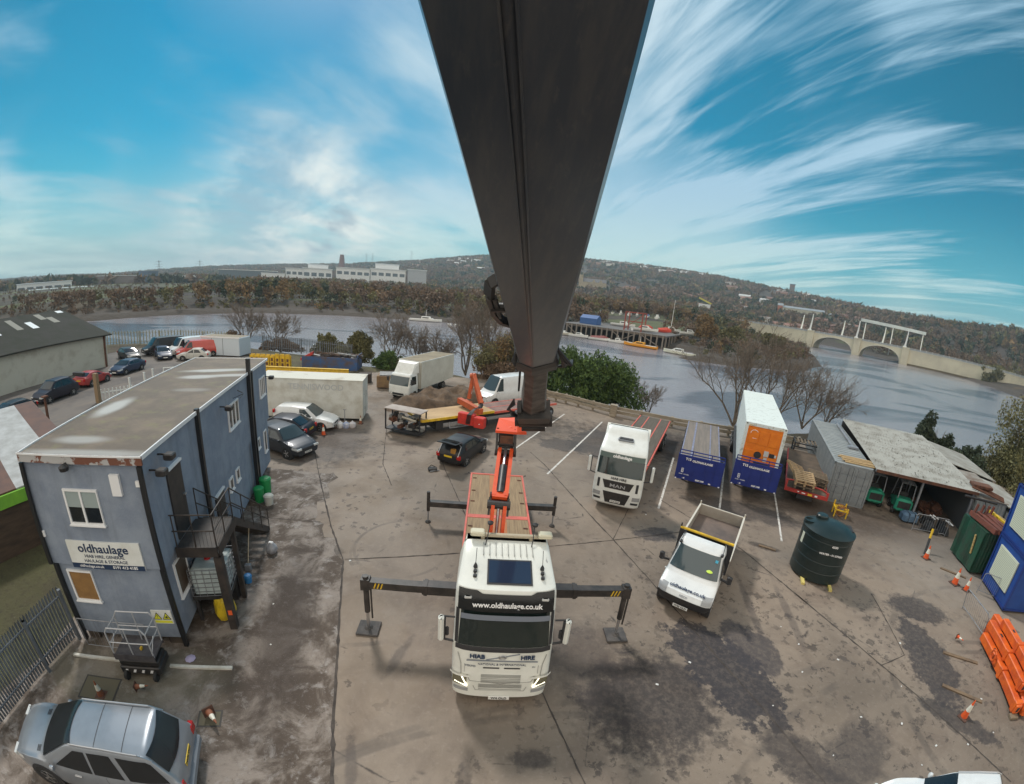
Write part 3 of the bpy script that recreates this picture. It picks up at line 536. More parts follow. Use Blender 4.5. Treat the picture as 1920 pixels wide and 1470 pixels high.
bush('laurel_bush', (9.4,44.0,-1.0), 5.0, 2.6, 4.5, 30000, M_GRN, 'large bright evergreen bush behind the wooden rail', seed=2, size=.20, lumps=30)
bush('laurel_bush', (4.5,46.5,-1.0), 3.4, 2.4, 5.0, 12000, M_GRN, 'evergreen bush half hidden behind the crane boom end', seed=22, size=.20, lumps=18)
bush('gorse_bush', (-27.5,57,-.8), 2.6, 1.8, 3.2, 9000, M_OLV, 'tall olive bush at the right end of the palisade fence', seed=3)
bush('gorse_bush', (-22.8,56,-.8), 3.6, 2.0, 3.2, 12000, M_OLV, 'wide olive bush behind the open skip of scrap', seed=4)
bush('ivy_bush', (-15.2,49.5,-.4), 2.6, 1.5, 2.1, 8000, M_GRN, 'low dark ivy bush between the blue skip and the box lorry', seed=5)
bush('bramble_bush', (-36,58,-.6), 4.0, 1.2, 1.3, 5000, M_BRN, 'brown brambles under the bare trees behind the palisade', seed=6)
bush('bramble_bush', (-43,56,-.6), 2.4, 1.4, 2.0, 5000, M_BRN, 'rusty brown shrub left of the bare trees by the river', seed=16)
bush('ivy_bush', (43.5,31.5,-.6), 3.0, 2.4, 3.6, 11000, M_EVG, 'dark green bush behind the lower end of the shed roofs', seed=7)
bush('ivy_bush', (41.5,25.5,-.4), 2.6, 2.2, 2.6, 7000, M_EVG, 'dark leafy bush between the shed roofs and the willow', seed=17)
bush('willow_bush', (46.5,22.5,-.4), 4.2, 4.2, 6.6, 30000, M_WLW, 'tall feathery willow at the right edge above the blue cabin', 'tree', seed=8, size=.18, lumps=30)
bush('bramble_bush', (-1.5,48,-.3), 5.0, 1.0, 1.6, 7000, M_BRN, 'brown undergrowth beyond the white van and lorry', seed=9)
# nearest, separate trees of the far bank: copies of a few kinds
protos = []
for k, (mm, H) in enumerate([(M_BRN, 8), (M_OLV, 7.5), (M_GLD, 8), (M_EVG, 9), (M_BRN, 10), (M_GLD, 7)]):
    rs = np.random.default_rng(50+k); P = crown_pts(420, .40*H, .46*H, rs, 9)+np.array([0,0,.52*H]); V, F = tris_at(P, rs.uniform(.3,.75,len(P)), .6, rs)
    protos.append((V, F, mm, H))
pm = []
for k, (V, F, mm, H) in enumerate(protos):
    t = thing('tree', ['brown leafless tree on the far river bank', 'olive green tree on the far river bank', 'golden autumn tree on the far bank beside brown ones', 'dark evergreen tree among bare ones on the far bank', 'tall brown birch behind the boats on the wharf', 'orange leaved tree in the row behind the boats'][k], 'tree', (0,0,-900), 0, 'separate trees along the far bank')
    fastmesh('crown', V, F, mm, t); MB(M_TWG).cyl((0,0,-.5), (0,0,H*.6), .22, .08, 6).build('trunk', parent=t); pm.append(t)
used = set()
def put(k, x, y, sc=1.0, rz=0.0):
    z = float(far_h(np.array([x]), np.array([y]))[0]); a_ = math.degrees(math.atan2(x, y)); sc = min(sc, max(.32, (CAMH+math.hypot(x,y)*math.tan(R(float(np.interp(a_, CAP_A, CAP_E))))-z)/8.5)) if a_ < 5 else sc; o = pm[k] if k not in used else copy_tree(pm[k]); used.add(k); o.location = (x, y, z-.2); o.rotation_euler = (0,0,rz); o.scale = (sc, sc, sc*random.uniform(.9,1.15)); return o
for i in range(46):
    a = R(-62+i*1.45+random.uniform(-.5,.5)); r = random.uniform(214, 262) if i > 14 else random.uniform(190, 240); x, y = r*math.sin(a), r*math.cos(a)
    if signed(FARP, np.array([x]), np.array([y]))[0] < 18: continue
    put(random.choice([0,0,1,1,2,3,1]), x, y, random.uniform(.75,1.25), random.uniform(0,6))
for i in range(26):
    a = R(6.5+i*.85); r = random.uniform(288, 305)+i*1.0; put([4,5,4,5,4,5,3][i % 7] if i < 20 else random.choice([0,3,4]), r*math.sin(a), r*math.cos(a), random.uniform(1.0,1.4), random.uniform(0,6))
tag(bush('bush', (77.5,163,1.2), 5.0, 4.0, 7.0, 5200, M_GLD, 'bright orange bush at the right end of the timber wharf', seed=61, size=.6), cat='bush')
tag(bush('bush', (88,160,.6), 7.0, 5.0, 5.0, 5200, M_OLV, 'round dark green shrub beside the orange bush', seed=62, size=.6), cat='bush')
tag(bush('bush', (106,160,.4), 6.0, 4.0, 4.5, 4200, M_OLV, 'olive shrub on the grassy headland slope', seed=63, size=.6), cat='bush')
tag(bush('bush', (345,205,-2), 30, 8, 9, 5200, M_OLV, 'long green hedge below the right end of the bridge wall', seed=64, size=1.6), cat='bush')
# ------------------------------------------------------------------ common materials
WHITE = mat('white_paint', (.72,.74,.72), .35, (.60,.61,.57), 1.6, fac=(.45,.75)); OFFW = mat('weathered_white', (.60,.61,.57), .6, (.40,.38,.32), 1.1, fac=(.42,.75), bump=.15)
BLACK = mat('black_steel', (.018,.018,.020), .45, (.04,.036,.034), 5); RUB = mat('tyre_rubber', (.022,.022,.022), .85); GLASS = mat('dark_glass', (.012,.016,.020), .06, spec=.7)
CHROME = mat('bright_metal', (.55,.55,.56), .28, metal=.9); STEEL = mat('galvanised_steel', (.33,.34,.36), .5, (.22,.23,.25), 3, metal=.35); ORANGE = mat('crane_orange', (.72,.085,.018), .42, (.42,.055,.02), 2.5, fac=(.5,.75))
RED = mat('trailer_red', (.50,.045,.035), .5, (.30,.035,.03), 2.5); DECK = mat('worn_plywood', (.30,.20,.105), .8, (.19,.125,.07), 2.2, stretch=(6,.6,1)); YEL = mat('safety_yellow', (.78,.50,.02), .5, (.5,.32,.03), 3); DRK = mat('dark_plastic', (.03,.03,.033), .6)
NAVY = mat('navy_lettering', (.015,.035,.085), .6); LAMP = mat('lamp_glass', (.55,.56,.55), .12, spec=.8); REDL = mat('red_lamp', (.45,.012,.012), .2); WTXT = mat('white_lettering', (.8,.8,.8), .6); WOOD = mat('pale_timber', (.45,.30,.15), .8, (.28,.19,.10), 4); RUST = mat('rusty_steel', (.16,.065,.035), .9, (.08,.04,.028), 4, bump=.3)
PLATEW = mat('plate_white', (.75,.75,.72), .4); PLATEY = mat('plate_yellow', (.75,.52,.03), .4); TEAL = mat('reefer_white', (.66,.71,.69), .5, (.45,.47,.42), 3.5, fac=(.56,.62)); GREY = mat('grey_panel', (.22,.24,.27), .6)
# ------------------------------------------------------------------ two-storey blue cabin office
m_cab_, t, b = geo_mat('blue_grey_render'); g = G(t); M_CAB = m_cab_
c = g.mix(g.step(g.noise(1.3, 7, .65), .38, .66), (.250,.295,.365), (.195,.235,.305)); c = g.mix(g.m('MULTIPLY', g.step(g.noise(2.4, 6, .65, 0, st=(1,1,.10)), .50, .72), .45), c, (.14,.16,.19)); c = g.mix(g.m('MULTIPLY', g.step(g.noise(7, 5, .75), .58, .72), .25), c, (.33,.37,.43))
t.links.new(c, b.inputs['Base Color']); b.inputs['Roughness'].default_value = .85; g.bump(b, g.noise(16, 4, .7), .55, .02); M_WIN = mat('white_upvc', (.78,.79,.80), .4)
m_roof, t, b = geo_mat('felt_roof'); g = G(t); w1 = g.noise(.8, 7, .66)
c = g.mix(g.step(w1, .40, .66), (.110,.085,.062), (.165,.125,.088)); c = g.mix(g.m('MULTIPLY', g.step(g.noise(1.7, 6, .7), .52, .7), .6), c, (.17,.16,.07)); c = g.mix(g.m('MULTIPLY', g.step(g.noise(9, 5, .7), .55, .75), .5), c, (.07,.05,.04))
for (x, y, rx, ry, an, k) in [(-11.2,7.6,.8,.28,20,.6), (-12.9,10.2,.33,1.0,18,.9), (-13.3,14.9,.75,.33,28,.85), (-13.5,16.3,1.3,.30,30,.9), (-12.2,15.7,1.1,.25,30,.8), (-10.3,6.9,1.9,.25,20,.6), (-12.0,13.0,.6,.25,20,.3)]:
    c = g.mix(g.m('MULTIPLY', g.blob(x, y, rx, ry, an, w1, .5, .5), k), c, (.42,.43,.42))
t.links.new(c, b.inputs['Base Color']); b.inputs['Roughness'].default_value = .7; g.bump(b, g.noise(6, 6, .7), .4, .02)
CW, CL, YAW = 3.6, 13.03, .3462
off = thing('cabin_office', 'two-storey pale blue office of stacked site cabins with a flat brown roof', 'office', (-12.07,6.14,0), YAW)
Z0, ZM, ZT = .30, 2.84, 5.98
MB(M_CAB).box(.12,CW-.10,.10,CL,Z0,ZM).build('lower_wall', parent=off); MB(M_CAB).box(0,CW,0,CL,ZM+.003,ZT).build('upper_wall', parent=off)
bm = MB(m_roof); bm.box(-.05,CW+.05,-.05,CL+.05,ZT,ZT+.10); roof = bm.build('roof', parent=off)
fas = MB(mat('flaking_fascia', (.42,.42,.42), .8, (.17,.07,.045), 2.2, fac=(.48,.52))); fas.box(-.09,CW+.09,-.10,-.052,ZT-.10,ZT+.13); fas.build('fascia', parent=off)
tr = MB(M_WIN); tr.box(-.09,-.052,-.05,CL+.09,ZT+.02,ZT+.14); tr.box(CW+.052,CW+.09,-.05,CL+.09,ZT+.02,ZT+.14); tr.box(-.05,CW+.05,CL+.052,CL+.09,ZT+.02,ZT+.14); tr.box(-.09,CW+.09,-.118,-.102,ZT+.10,ZT+.145); tr.build('roof_edging', parent=off)
def window(parent, face, u0, u1, z0, z1, panes=2, blind=0, tint=None, plane=None, name='window'):
    """face F: y = plane looking -y; face S: x = plane looking +x"""
    f = MB(M_WIN); gl = MB(tint or GLASS); w = .06; us = [u0+(u1-u0)*i/panes for i in range(panes+1)]
    def put(bm, a0, a1, b0, b1, d0, d1):
        if face == 'F': bm.box(a0, a1, plane-d1, plane-d0, b0, b1)
        else: bm.box(plane+d0, plane+d1, a0, a1, b0, b1)
    put(f, u0, u1, z0, z0+w, 0, .06); put(f, u0, u1, z1-w, z1, 0, .06)
    for u in us: put(f, max(u0,u-w/2), min(u1,u+w/2) if u > u0 else u0+w, z0+w, z1-w, 0, .055)
    put(f, u0-.03, u1+.03, z0-.04, z0-.002, 0, .09)
    o = f.build(name, parent=parent)
    for a, b2 in zip(us[:-1], us[1:]): put(gl, a+w/2, b2-w/2, z0+w, z1-w, .008, .022)
    gl.build('pane', parent=o)
    if blind:
        bl = MB(mat('pale_blind', (.30,.36,.36), .7)); 
        for a, b2 in zip(us[:-1], us[1:]): put(bl, a+w/2+.01, b2-w/2-.01, z1-w-blind, z1-w-.01, .024, .030)
        bl.build('blind', parent=o)
    return o
window(off, 'F', 1.18, 2.24, 4.17, 5.18, 2, .45, plane=0)
CURT = mat('ochre_curtain', (.30,.17,.06), .5, (.22,.12,.045), 3); window(off, 'F', .36, 1.22, 1.55, 2.62, 1, 0, CURT, plane=.10)
window(off, 'S', .60, 1.45, 1.35, 2.55, 1, 0, mat('brown_curtain', (.10,.07,.05), .15), plane=CW-.10)
window(off, 'S', 6.65, 7.95, 4.35, 5.35, 3, plane=CW); window(off, 'S', 11.5, 12.5, 4.35, 5.35, 3, plane=CW)
for y in (6.2, 7.1): window(off, 'S', y, y+.45, 1.9, 2.45, 1, plane=CW-.10)
window(off, 'S', 10.7, 11.15, 1.9, 2.45, 1, plane=CW-.10); window(off, 'S', 12.0, 12.5, 1.2, 2.4, 1, plane=CW-.10)
def door(y0, y1, z0, z1, pl):
    d = MB(BLACK).box(pl, pl+.05, y0, y1, z0, z1).build('door', parent=off); MB(M_WIN).box(pl, pl+.09, y0-.03, y1+.03, z1+.003, z1+.07).build('door_hood', parent=d); MB(CHROME).box(pl+.05, pl+.11, y1-.16, y1-.06, (z0+z1)/2, (z0+z1)/2+.05).build('handle', parent=d)
door(1.15, 2.05, 3.02, 5.12, CW); door(4.55, 5.45, .45, 2.5, CW-.10)
dp = MB(mat('black_pipe', (.015,.016,.018), .4))
for (x, y) in ((.0,-.08), (CW+.0,-.08)): dp.box(x-.06, x+.06, y-.05, y+.03, ZM+.02, ZT-.12)
for (x, y) in ((.08,.02), (CW-.08,.02)): dp.box(x-.06, x+.06, y-.06, y+.06, .05, ZM-.01)
dp.box(CW+.005, CW+.13, 3.55, 3.70, .3, ZT+.2); dp.box(CW+.005, CW+.17, 9.45, 9.62, .1, ZT+.75); dp.box(CW+.005, CW+.13, 9.95, 10.06, .2, ZT+.1); dp.box(CW-.09, CW+.05, 2.3, 2.4, .3, ZM)
dp.build('downpipe', parent=off)
MB(M_WIN).box(2.72,2.98,-.09,-.003,5.05,5.62).build('alarm_box', parent=off); MB(M_WIN).box(CW-.2,CW-.08,-.07,-.003,5.3,5.45).build('sensor', parent=off); MB(M_WIN).rbox(.03,.13,-.08,-.003,3.7,3.9,.02).build('sensor', parent=off)
fl = MB(BLACK); fl.lathe([(.03,-.02),(.12,0),(.14,.10),(.05,.16)], (1.55,-.22,ZT-.22), 10); fl.box(1.53,1.57,-.22,-.1,ZT-.1,ZT-.05); fl.build('flood_lamp', parent=off)
for (y, z) in ((.35, 5.55), (.9, 5.75), (5.9, 5.55), (12.7, 5.2)):
    q = MB(BLACK); q.box(CW+.003, CW+.28, y-.02, y+.02, z, z+.04); q.rbox(CW+.2, CW+.46, y-.14, y+.14, z-.12, z+.06, .03); q.build('security_lamp', parent=off)
ae = MB(BLACK); ae.tube([(CW+.02,7.4,ZT-.5),(CW+.45,7.4,ZT-.3),(CW+.45,6.9,ZT-.35)], .012, 5); ae.tube([(CW+.3,7.15,ZT-.1),(CW+.3,7.75,ZT-.35)], .02, 5); ae.build('aerial', parent=off)
sb = MB(WHITE).box(.78,3.06,-.045,-.003,2.96,3.66).build('sign_board', parent=off); MB(NAVY).box(.78,3.06,-.049,-.046,2.80,2.957).build('sign_band', parent=sb)
bk = MB(WHITE).box(.78,3.06,-.0445,-.003,2.80,2.957).build('sign_back', parent=sb)
text(sb, 'oldhaulage', .37, (1.92,-.050,3.44), (1,0,0), (0,0,1), NAVY, bold=.006); text(sb, 'HIAB HIRE, GENERAL', .135, (1.92,-.050,3.20), (1,0,0), (0,0,1), NAVY); text(sb, 'HAULAGE & STORAGE', .135, (1.92,-.050,3.05), (1,0,0), (0,0,1), NAVY)
text(sb, 'oldhaulage.co.uk', .12, (1.42,-.052,2.88), (1,0,0), (0,0,1), WTXT); text(sb, '0191 413 4185', .125, (2.48,-.052,2.88), (1,0,0), (0,0,1), WTXT, bold=.002)
wsn = MB(WHITE).box(2.72,3.34,.060,.097,.86,1.34).build('warning_sign', parent=off); WY = mat('warning_yellow', (.72,.72,.05), .5)
q = MB(WY); q.box(2.75,3.31,.055,.059,.89,.98)
for cx in (2.89, 3.17): q.add([(cx-.12,.0575,1.03),(cx+.12,.0575,1.03),(cx,.0575,1.27)], [(0,1,2)])
q.build('hazard_panel', parent=wsn); q = MB(DRK)
for cx in (2.89, 3.17):
    for a, b2 in (((cx-.12,.0555,1.03),(cx+.12,.0555,1.03)), ((cx+.12,.0555,1.03),(cx,.0555,1.27)), ((cx,.0555,1.27),(cx-.12,.0555,1.03))): q.cyl(a, b2, .010, .010, 4)
q.box(2.883,2.897,.052,.0565,1.11,1.19); q.box(2.883,2.897,.052,.0565,1.07,1.09); q.box(3.12,3.22,.052,.0565,1.07,1.10); q.box(3.15,3.19,.052,.0565,1.10,1.15)
q.build('hazard_symbol', parent=wsn)
ft = MB(mat('timber_footing', (.10,.08,.06), .9, (.05,.04,.035), 3))
for y in (.3, 3, 6, 9, 12.4): 
    for x in (.35, 1.75, 3.15): ft.box(x-.2, x+.2, y-.15, y+.25, .0, Z0-.002)
ft.build('footing', parent=off)
# ------------------------------------------------------------------ outside stair (local to the cabin)
st = thing('steel_staircase', 'black steel outside staircase and landing leading up to the first-floor cabin door', 'staircase', (-12.07,6.14,0), YAW)
MST = mat('stair_black', (.020,.018,.018), .6, (.055,.042,.035), 2.5)
px0, px1, py0, py1, pz = CW+.06, CW+1.25, .75, 2.35, 3.0
MB(MST).box(px0,px1,py0,py1,pz-.06,pz).box(px0,px1,py0-.05,py0-.003,pz-.28,pz+.05).box(px1+.003,px1+.05,py0,py1,pz-.28,pz+.05).build('landing', parent=st)
MB(MST).box(px1-.16,px1+.06,py0-.05,py0+.17,0,pz-.30).box(px1-.12,px1+.02,py1-.2,py1-.06,0,pz-.07).box(px0,px1-.17,py0+.05,py0+.15,pz-.30,pz-.07).build('support_post', parent=st)
q = MB(MST); sy0, sy1, nst = py1+.02, 6.35, 14
for sx_ in (px0+.1, px1-.05): q.beam((sx_,sy0,pz-.10), (sx_,sy1,.05), .05, .24)
q.build('stringer', parent=st)
q = MB(mat('stair_tread', (.075,.06,.048), .8, (.035,.03,.028), 3))
for i in range(nst): f_ = (i+.5)/nst; q.box(px0+.13, px1-.08, sy0+(sy1-sy0)*f_-.13, sy0+(sy1-sy0)*f_+.13, pz-(pz)*f_-.04, pz-pz*f_)
q.build('treads', parent=st)
for sd_ in (0, 1):
    q = MB(MST); x = px0+.1 if sd_ == 0 else px1-.02
    for h in (1.05, .55): q.tube([(x,sy0,pz+h),(x,sy1,h)], .022, 6)
    for i in range(5): f_ = i/4; q.tube([(x,sy0+(sy1-sy0)*f_,pz*(1-f_)),(x,sy0+(sy1-sy0)*f_,pz*(1-f_)+1.05)], .020, 6)
    if sd_ == 1:
        for h in (1.05, .55): q.tube([(x,sy0,pz+h),(x,py0,pz+h),(px0,py0,pz+h)], .022, 6)
        for p in ((x,py0),(px0+.05,py0),((x+px0)/2,py0),(x,(py0+py1)/2)): q.tube([(*p,pz),(*p,pz+1.05)], .020, 6)
        for k in range(14): y = py0+.06+k*.11; q.cyl((x,y,pz), (x,y,pz+1.05), .005, .005, 3)
        for k in range(10): xx = px0+.06+k*.11; q.cyl((xx,py0,pz), (xx,py0,pz+.55), .005, .005, 3)
    q.build('handrail', parent=st)
MB(mat('red_sticker', (.75,.12,.03), .5)).box(px1-.10,px1+.02,py0-.056,py0-.053,.60,.78).build('reflector', parent=st)
# ------------------------------------------------------------------ palisade and other fences
def palisade(name, label, pts, H, pitch, m, parent=None, w=.07, group=None):
    t = thing(name, label, 'fence', (0,0,0), 0, group); q = MB(m); r_ = MB(m); ps = MB(m)
    for a, b2 in zip(pts[:-1], pts[1:]):
        a = Vector((*a,0)); b2 = Vector((*b2,0)); d = (b2-a); L = d.length; d.normalize(); nv = Vector((-d.y,d.x,0)); n = int(L/pitch)
        for i in range(n+1):
            c = a+d*(i*L/n); hh = H+random.uniform(-.02,.02); p = [c-d*w/2, c-d*w*.2+nv*.02, c+d*w*.2+nv*.02, c+d*w/2]
            q.add([(x.x,x.y,.08) for x in p]+[(x.x,x.y,hh-.1) for x in p]+[(c.x,c.y,hh)], [(0,1,5,4),(1,2,6,5),(2,3,7,6),(4,5,8),(5,6,8),(6,7,8)])
        for z in (.45, H-.35): r_.beam(a-nv*.03+Vector((0,0,z)), b2-nv*.03+Vector((0,0,z)), .05, .05)
        k = max(1, int(L/2.75))
        for i in range(k+1): c = a+d*(i*L/k)-nv*.10; ps.box(c.x-.05, c.x+.05, c.y-.05, c.y+.05, -.1, H-.1)
    q.build('pales', parent=t); r_.build('rail', parent=t); ps.build('posts', parent=t); return t
PALM = mat('palisade_steel', (.20,.22,.245), .6, (.12,.135,.155), 2.5, metal=.2)
palisade('palisade_fence', 'grey steel palisade fence beside the silver car, running up to the cabin corner', [(-12.0,-2.0),(-12.05,1.0),(-12.25,4.4),(-12.35,6.05)], 2.0, .125, PALM, w=.085)
palisade('palisade_fence', 'grey palisade fence along the river bank behind the bare trees and yellow steelwork', [(-37,55),(-30.5,54.5),(-27,53.5),(-22,52.5)], 2.2, .3, PALM, w=.12)
palisade('palisade_fence', 'pale palisade fence behind the parked vans', [(-66,47),(-60,50),(-52,55),(-44,56)], 2.2, .45, mat('pale_fence', (.30,.29,.22), .7), w=.14)
palisade('palisade_gate', 'dark steel palisade gate beside the white roof at the left edge', [(-34.5,15.2),(-31.5,16.2),(-30.6,17.6)], 2.2, .28, BLACK, w=.07)
hf = thing('mesh_barrier', 'light wire barrier panel leaning on the blue cabin front behind the lift', 'barrier', (-11.9,6.0,0), YAW); q = MB(STEEL); q.tube([(.1,0,0),(.1,-.02,1.05),(2.4,-.02,1.05),(2.4,0,0),(.1,0,0)], .016, 6); q.build('frame', parent=hf); q = MB(STEEL)
for i in range(16): q.cyl((.1+i*.15,0,.02), (.1+i*.15,-.02,1.04), .005, .005, 3)
q.build('wires', parent=hf)
# ------------------------------------------------------------------ neighbour's low shed: green fascia, brick wall, sheet roof
SHW = thing('brick_shed', 'low shed at the left edge with striped sheet roof, lime green fascia and old brick side wall', 'shed', (0,0,0))
bwall = mat('old_brick', (.085,.058,.040), .95, (.045,.034,.026), 1.0, bump=.8, bscale=6, stretch=(1,1,5)); lime = mat('lime_green', (.20,.48,.04), .6, (.15,.38,.04), 2)
pA, pB, pC, pD = (-21.2,-.5), (-17.6,12.3), (-27.5,15.5), (-31,2.5)
SHW['label'] = 'low shed at the left edge with rusty striped roof, lime green fascia and brick side'
q = MB(bwall); q.prism([pA,pB,pC,pD], -.05, 2.0); q.build('brick_wall', parent=SHW)
e = Vector((pB[0]-pA[0], pB[1]-pA[1], 0)).normalized(); nv = Vector((e.y,-e.x,0))
q = MB(lime); a = Vector((*pA,0))+nv*.06; b2 = Vector((*pB,0))+nv*.06; q.beam(a+Vector((0,0,2.28)), b2+Vector((0,0,2.28)), .12, .52); q.build('fascia', parent=SHW)
WR = mat('dirty_white_sheet', (.42,.43,.43), .6, (.30,.30,.29), 1.5); BR = mat('brown_sheet', (.13,.065,.045), .7, (.09,.05,.04), 1.5)
A3 = [Vector((*p, z)) for p, z in ((pA,2.55),(pB,2.55),(pC,3.4),(pD,3.4))]; nb = 11
for par in (0, 1):
    q = MB(BR if par else WR)
    for i in range(nb):
        if (i % 3 == 1) == bool(par):
            f0, f1 = i/nb, (i+1)/nb; q.add([A3[0].lerp(A3[1],f0), A3[0].lerp(A3[1],f1), A3[3].lerp(A3[2],f1), A3[3].lerp(A3[2],f0)]+[p+Vector((0,0,.06)) for p in (A3[0].lerp(A3[1],f0), A3[0].lerp(A3[1],f1), A3[3].lerp(A3[2],f1), A3[3].lerp(A3[2],f0))], [(0,1,2,3),(4,5,6,7),(0,1,5,4),(1,2,6,5),(2,3,7,6),(3,0,4,7)])
    q.build('roof_sheets', parent=SHW)
# ------------------------------------------------------------------ mossy-roofed white workshop on the left
WS = thing('white_workshop', 'long white-walled workshop with a dark mossy roof and pale skylights', 'workshop', (0,0,0))
moss = mat('mossy_roof', (.034,.034,.030), .95, (.022,.026,.017), .5, bump=.5, bscale=4)
xw, y0, y1, zw = -47.2, -8.0, 37.4, 3.7
MB(mat('whitewash', (.50,.49,.42), .9, (.36,.33,.27), .7, fac=(.5,.75), bump=.3)).box(-66, xw, y0, y1, 0, zw-.02).build('wall', parent=WS)
MB(mat('gable_white', (.50,.49,.42), .9)).add([(-66,y1-.01,zw-.03),(xw,y1-.01,zw-.03),(-56.5,y1-.01,6.1)], [(0,1,2)]).build('gable', parent=WS)
q = MB(moss); ex = xw+.5
for xa, za, xb, zb in ((ex,zw-.10,-56.5,6.3), (-56.5,6.3,-66.5,zw-.1)):
    q.add([(xa,y0,za),(xa,y1+.5,za),(xb,y1+.5,zb),(xb,y0,zb),(xa,y0,za+.14),(xa,y1+.5,za+.14),(xb,y1+.5,zb+.14),(xb,y0,zb+.14)], [(0,1,2,3),(4,7,6,5),(0,4,5,1),(1,5,6,2),(2,6,7,3),(3,7,4,0)])
q.build('roof', parent=WS)
def onroof(y, f0, f1, w, m):
    q = MB(m); P = lambda f, yy: Vector((ex+(-56.5-ex)*f, yy, zw-.10+.155+(6.3-zw+.1)*f)); q.quad(P(f0,y), P(f0,y+w), P(f1,y+w), P(f1,y)); o = q.build('skylight', parent=WS)
    if o.data.polygons[0].normal.z < 0: o.data.flip_normals()
SK = mat('skylight_white', (.70,.74,.76), .4); SK2 = mat('skylight_dull', (.20,.20,.17), .7)
for y, f0, f1, m in ((19.5,.45,.70,SK), (25.2,.5,.72,SK), (30.5,.52,.74,SK), (19.5,.12,.42,SK2), (21,.1,.2,SK), (34,.6,.8,SK2), (33,.75,.95,SK2), (28.5,.55,.9,SK2), (36.5,.9,.98,SK)): onroof(y, f0, f1, .9, m)
MB(RUST).box(xw+.003,xw+.14,y1-.45,y1-.25,0,zw-.1).build('downpipe', parent=WS)
# ------------------------------------------------------------------ white cabin, posts, debris of the neighbour yard
wc = thing('white_site_cabin', 'small pale blue-white site cabin with flat roof by the river fence', 'cabin', (-41.6,47.5,0), .12); MB(mat('pale_cabin', (.55,.62,.68), .6)).rbox(0,5.6,0,3,.1,2.5,.06).build('wall', parent=wc); MB(mat('cabin_roof', (.26,.22,.16), .8)).box(.12,5.48,.12,2.88,2.503,2.53).build('roof', parent=wc); MB(M_WIN).box(-.05,5.65,-.05,.0,2.42,2.6).box(-.05,0,.003,3.05,2.42,2.6).build('roof_edging', parent=wc)
q = MB(GREY); q.box(1.6,1.66,-.02,-.003,.2,2.4); q.box(3.2,3.26,-.02,-.003,.2,2.4); q.build('door_seam', parent=wc)
# ------------------------------------------------------------------ wheels and cars
def wheel(parent, x, y, r, w, rim=None, name='wheel', nspoke=5):
    s = 1 if x > 0 else -1; t = MB(RUB); t.smooth = True
    t.lathe([(r*.62,-w/2),(r*.93,-w/2),(r,-w*.32),(r,w*.32),(r*.93,w/2),(r*.62,w/2)], (x,y,r), 26, 'X'); o = t.build(name, parent=parent)
    q = MB(rim or CHROME); q.smooth = True; f = s*w/2
    q.lathe([(r*.62,f*.9),(r*.60,f*1.02),(r*.52,f*.8),(.01,f*.70)], (x,y,r), 20, 'X'); q.smooth = False
    for i in range(nspoke):
        a = 6.283*i/nspoke; q.beam((x+f*.9,y+math.cos(a)*r*.1,r+math.sin(a)*r*.1), (x+f*1.0,y+math.cos(a)*r*.58,r+math.sin(a)*r*.58), r*.16, .02, (1,0,0))
    q.lathe([(.01,f*1.04),(r*.14,f*1.0),(r*.15,f*.8)], (x,y,r), 10, 'X'); q.build('rim', parent=o)
    k = MB(DRK)
    for i in range(nspoke):
        a = 6.283*(i+.5)/nspoke; cy, cz = y+math.cos(a)*r*.36, r+math.sin(a)*r*.36; k.cyl((x+f*.83,cy,cz), (x+f*.87,cy,cz), r*.11, r*.11, 7)
    k.build('rim_gap', parent=o); return o
def paint(name, c, metal=0.0, rough=.28):
    return mat(name, c, rough if max(c) > .1 else .42, tuple(v*.82 for v in c), 2.0, metal=metal, coat=.6 if max(c) > .1 else .12, fac=(.45,.8))
def ip(t, keys):
    return float(np.interp(t, [k[0] for k in keys], [k[1] for k in keys]))
def smip(keys, n=60):
    """smoothed key curve"""
    T = np.linspace(keys[0][0], keys[-1][0], 240); V = np.interp(T, [k[0] for k in keys], [k[1] for k in keys]); ker = np.ones(9)/9; Vp = np.pad(V, 4, mode='edge'); V2 = np.convolve(Vp, ker, 'valid')
    return lambda t: float(np.interp(t, T, V2))
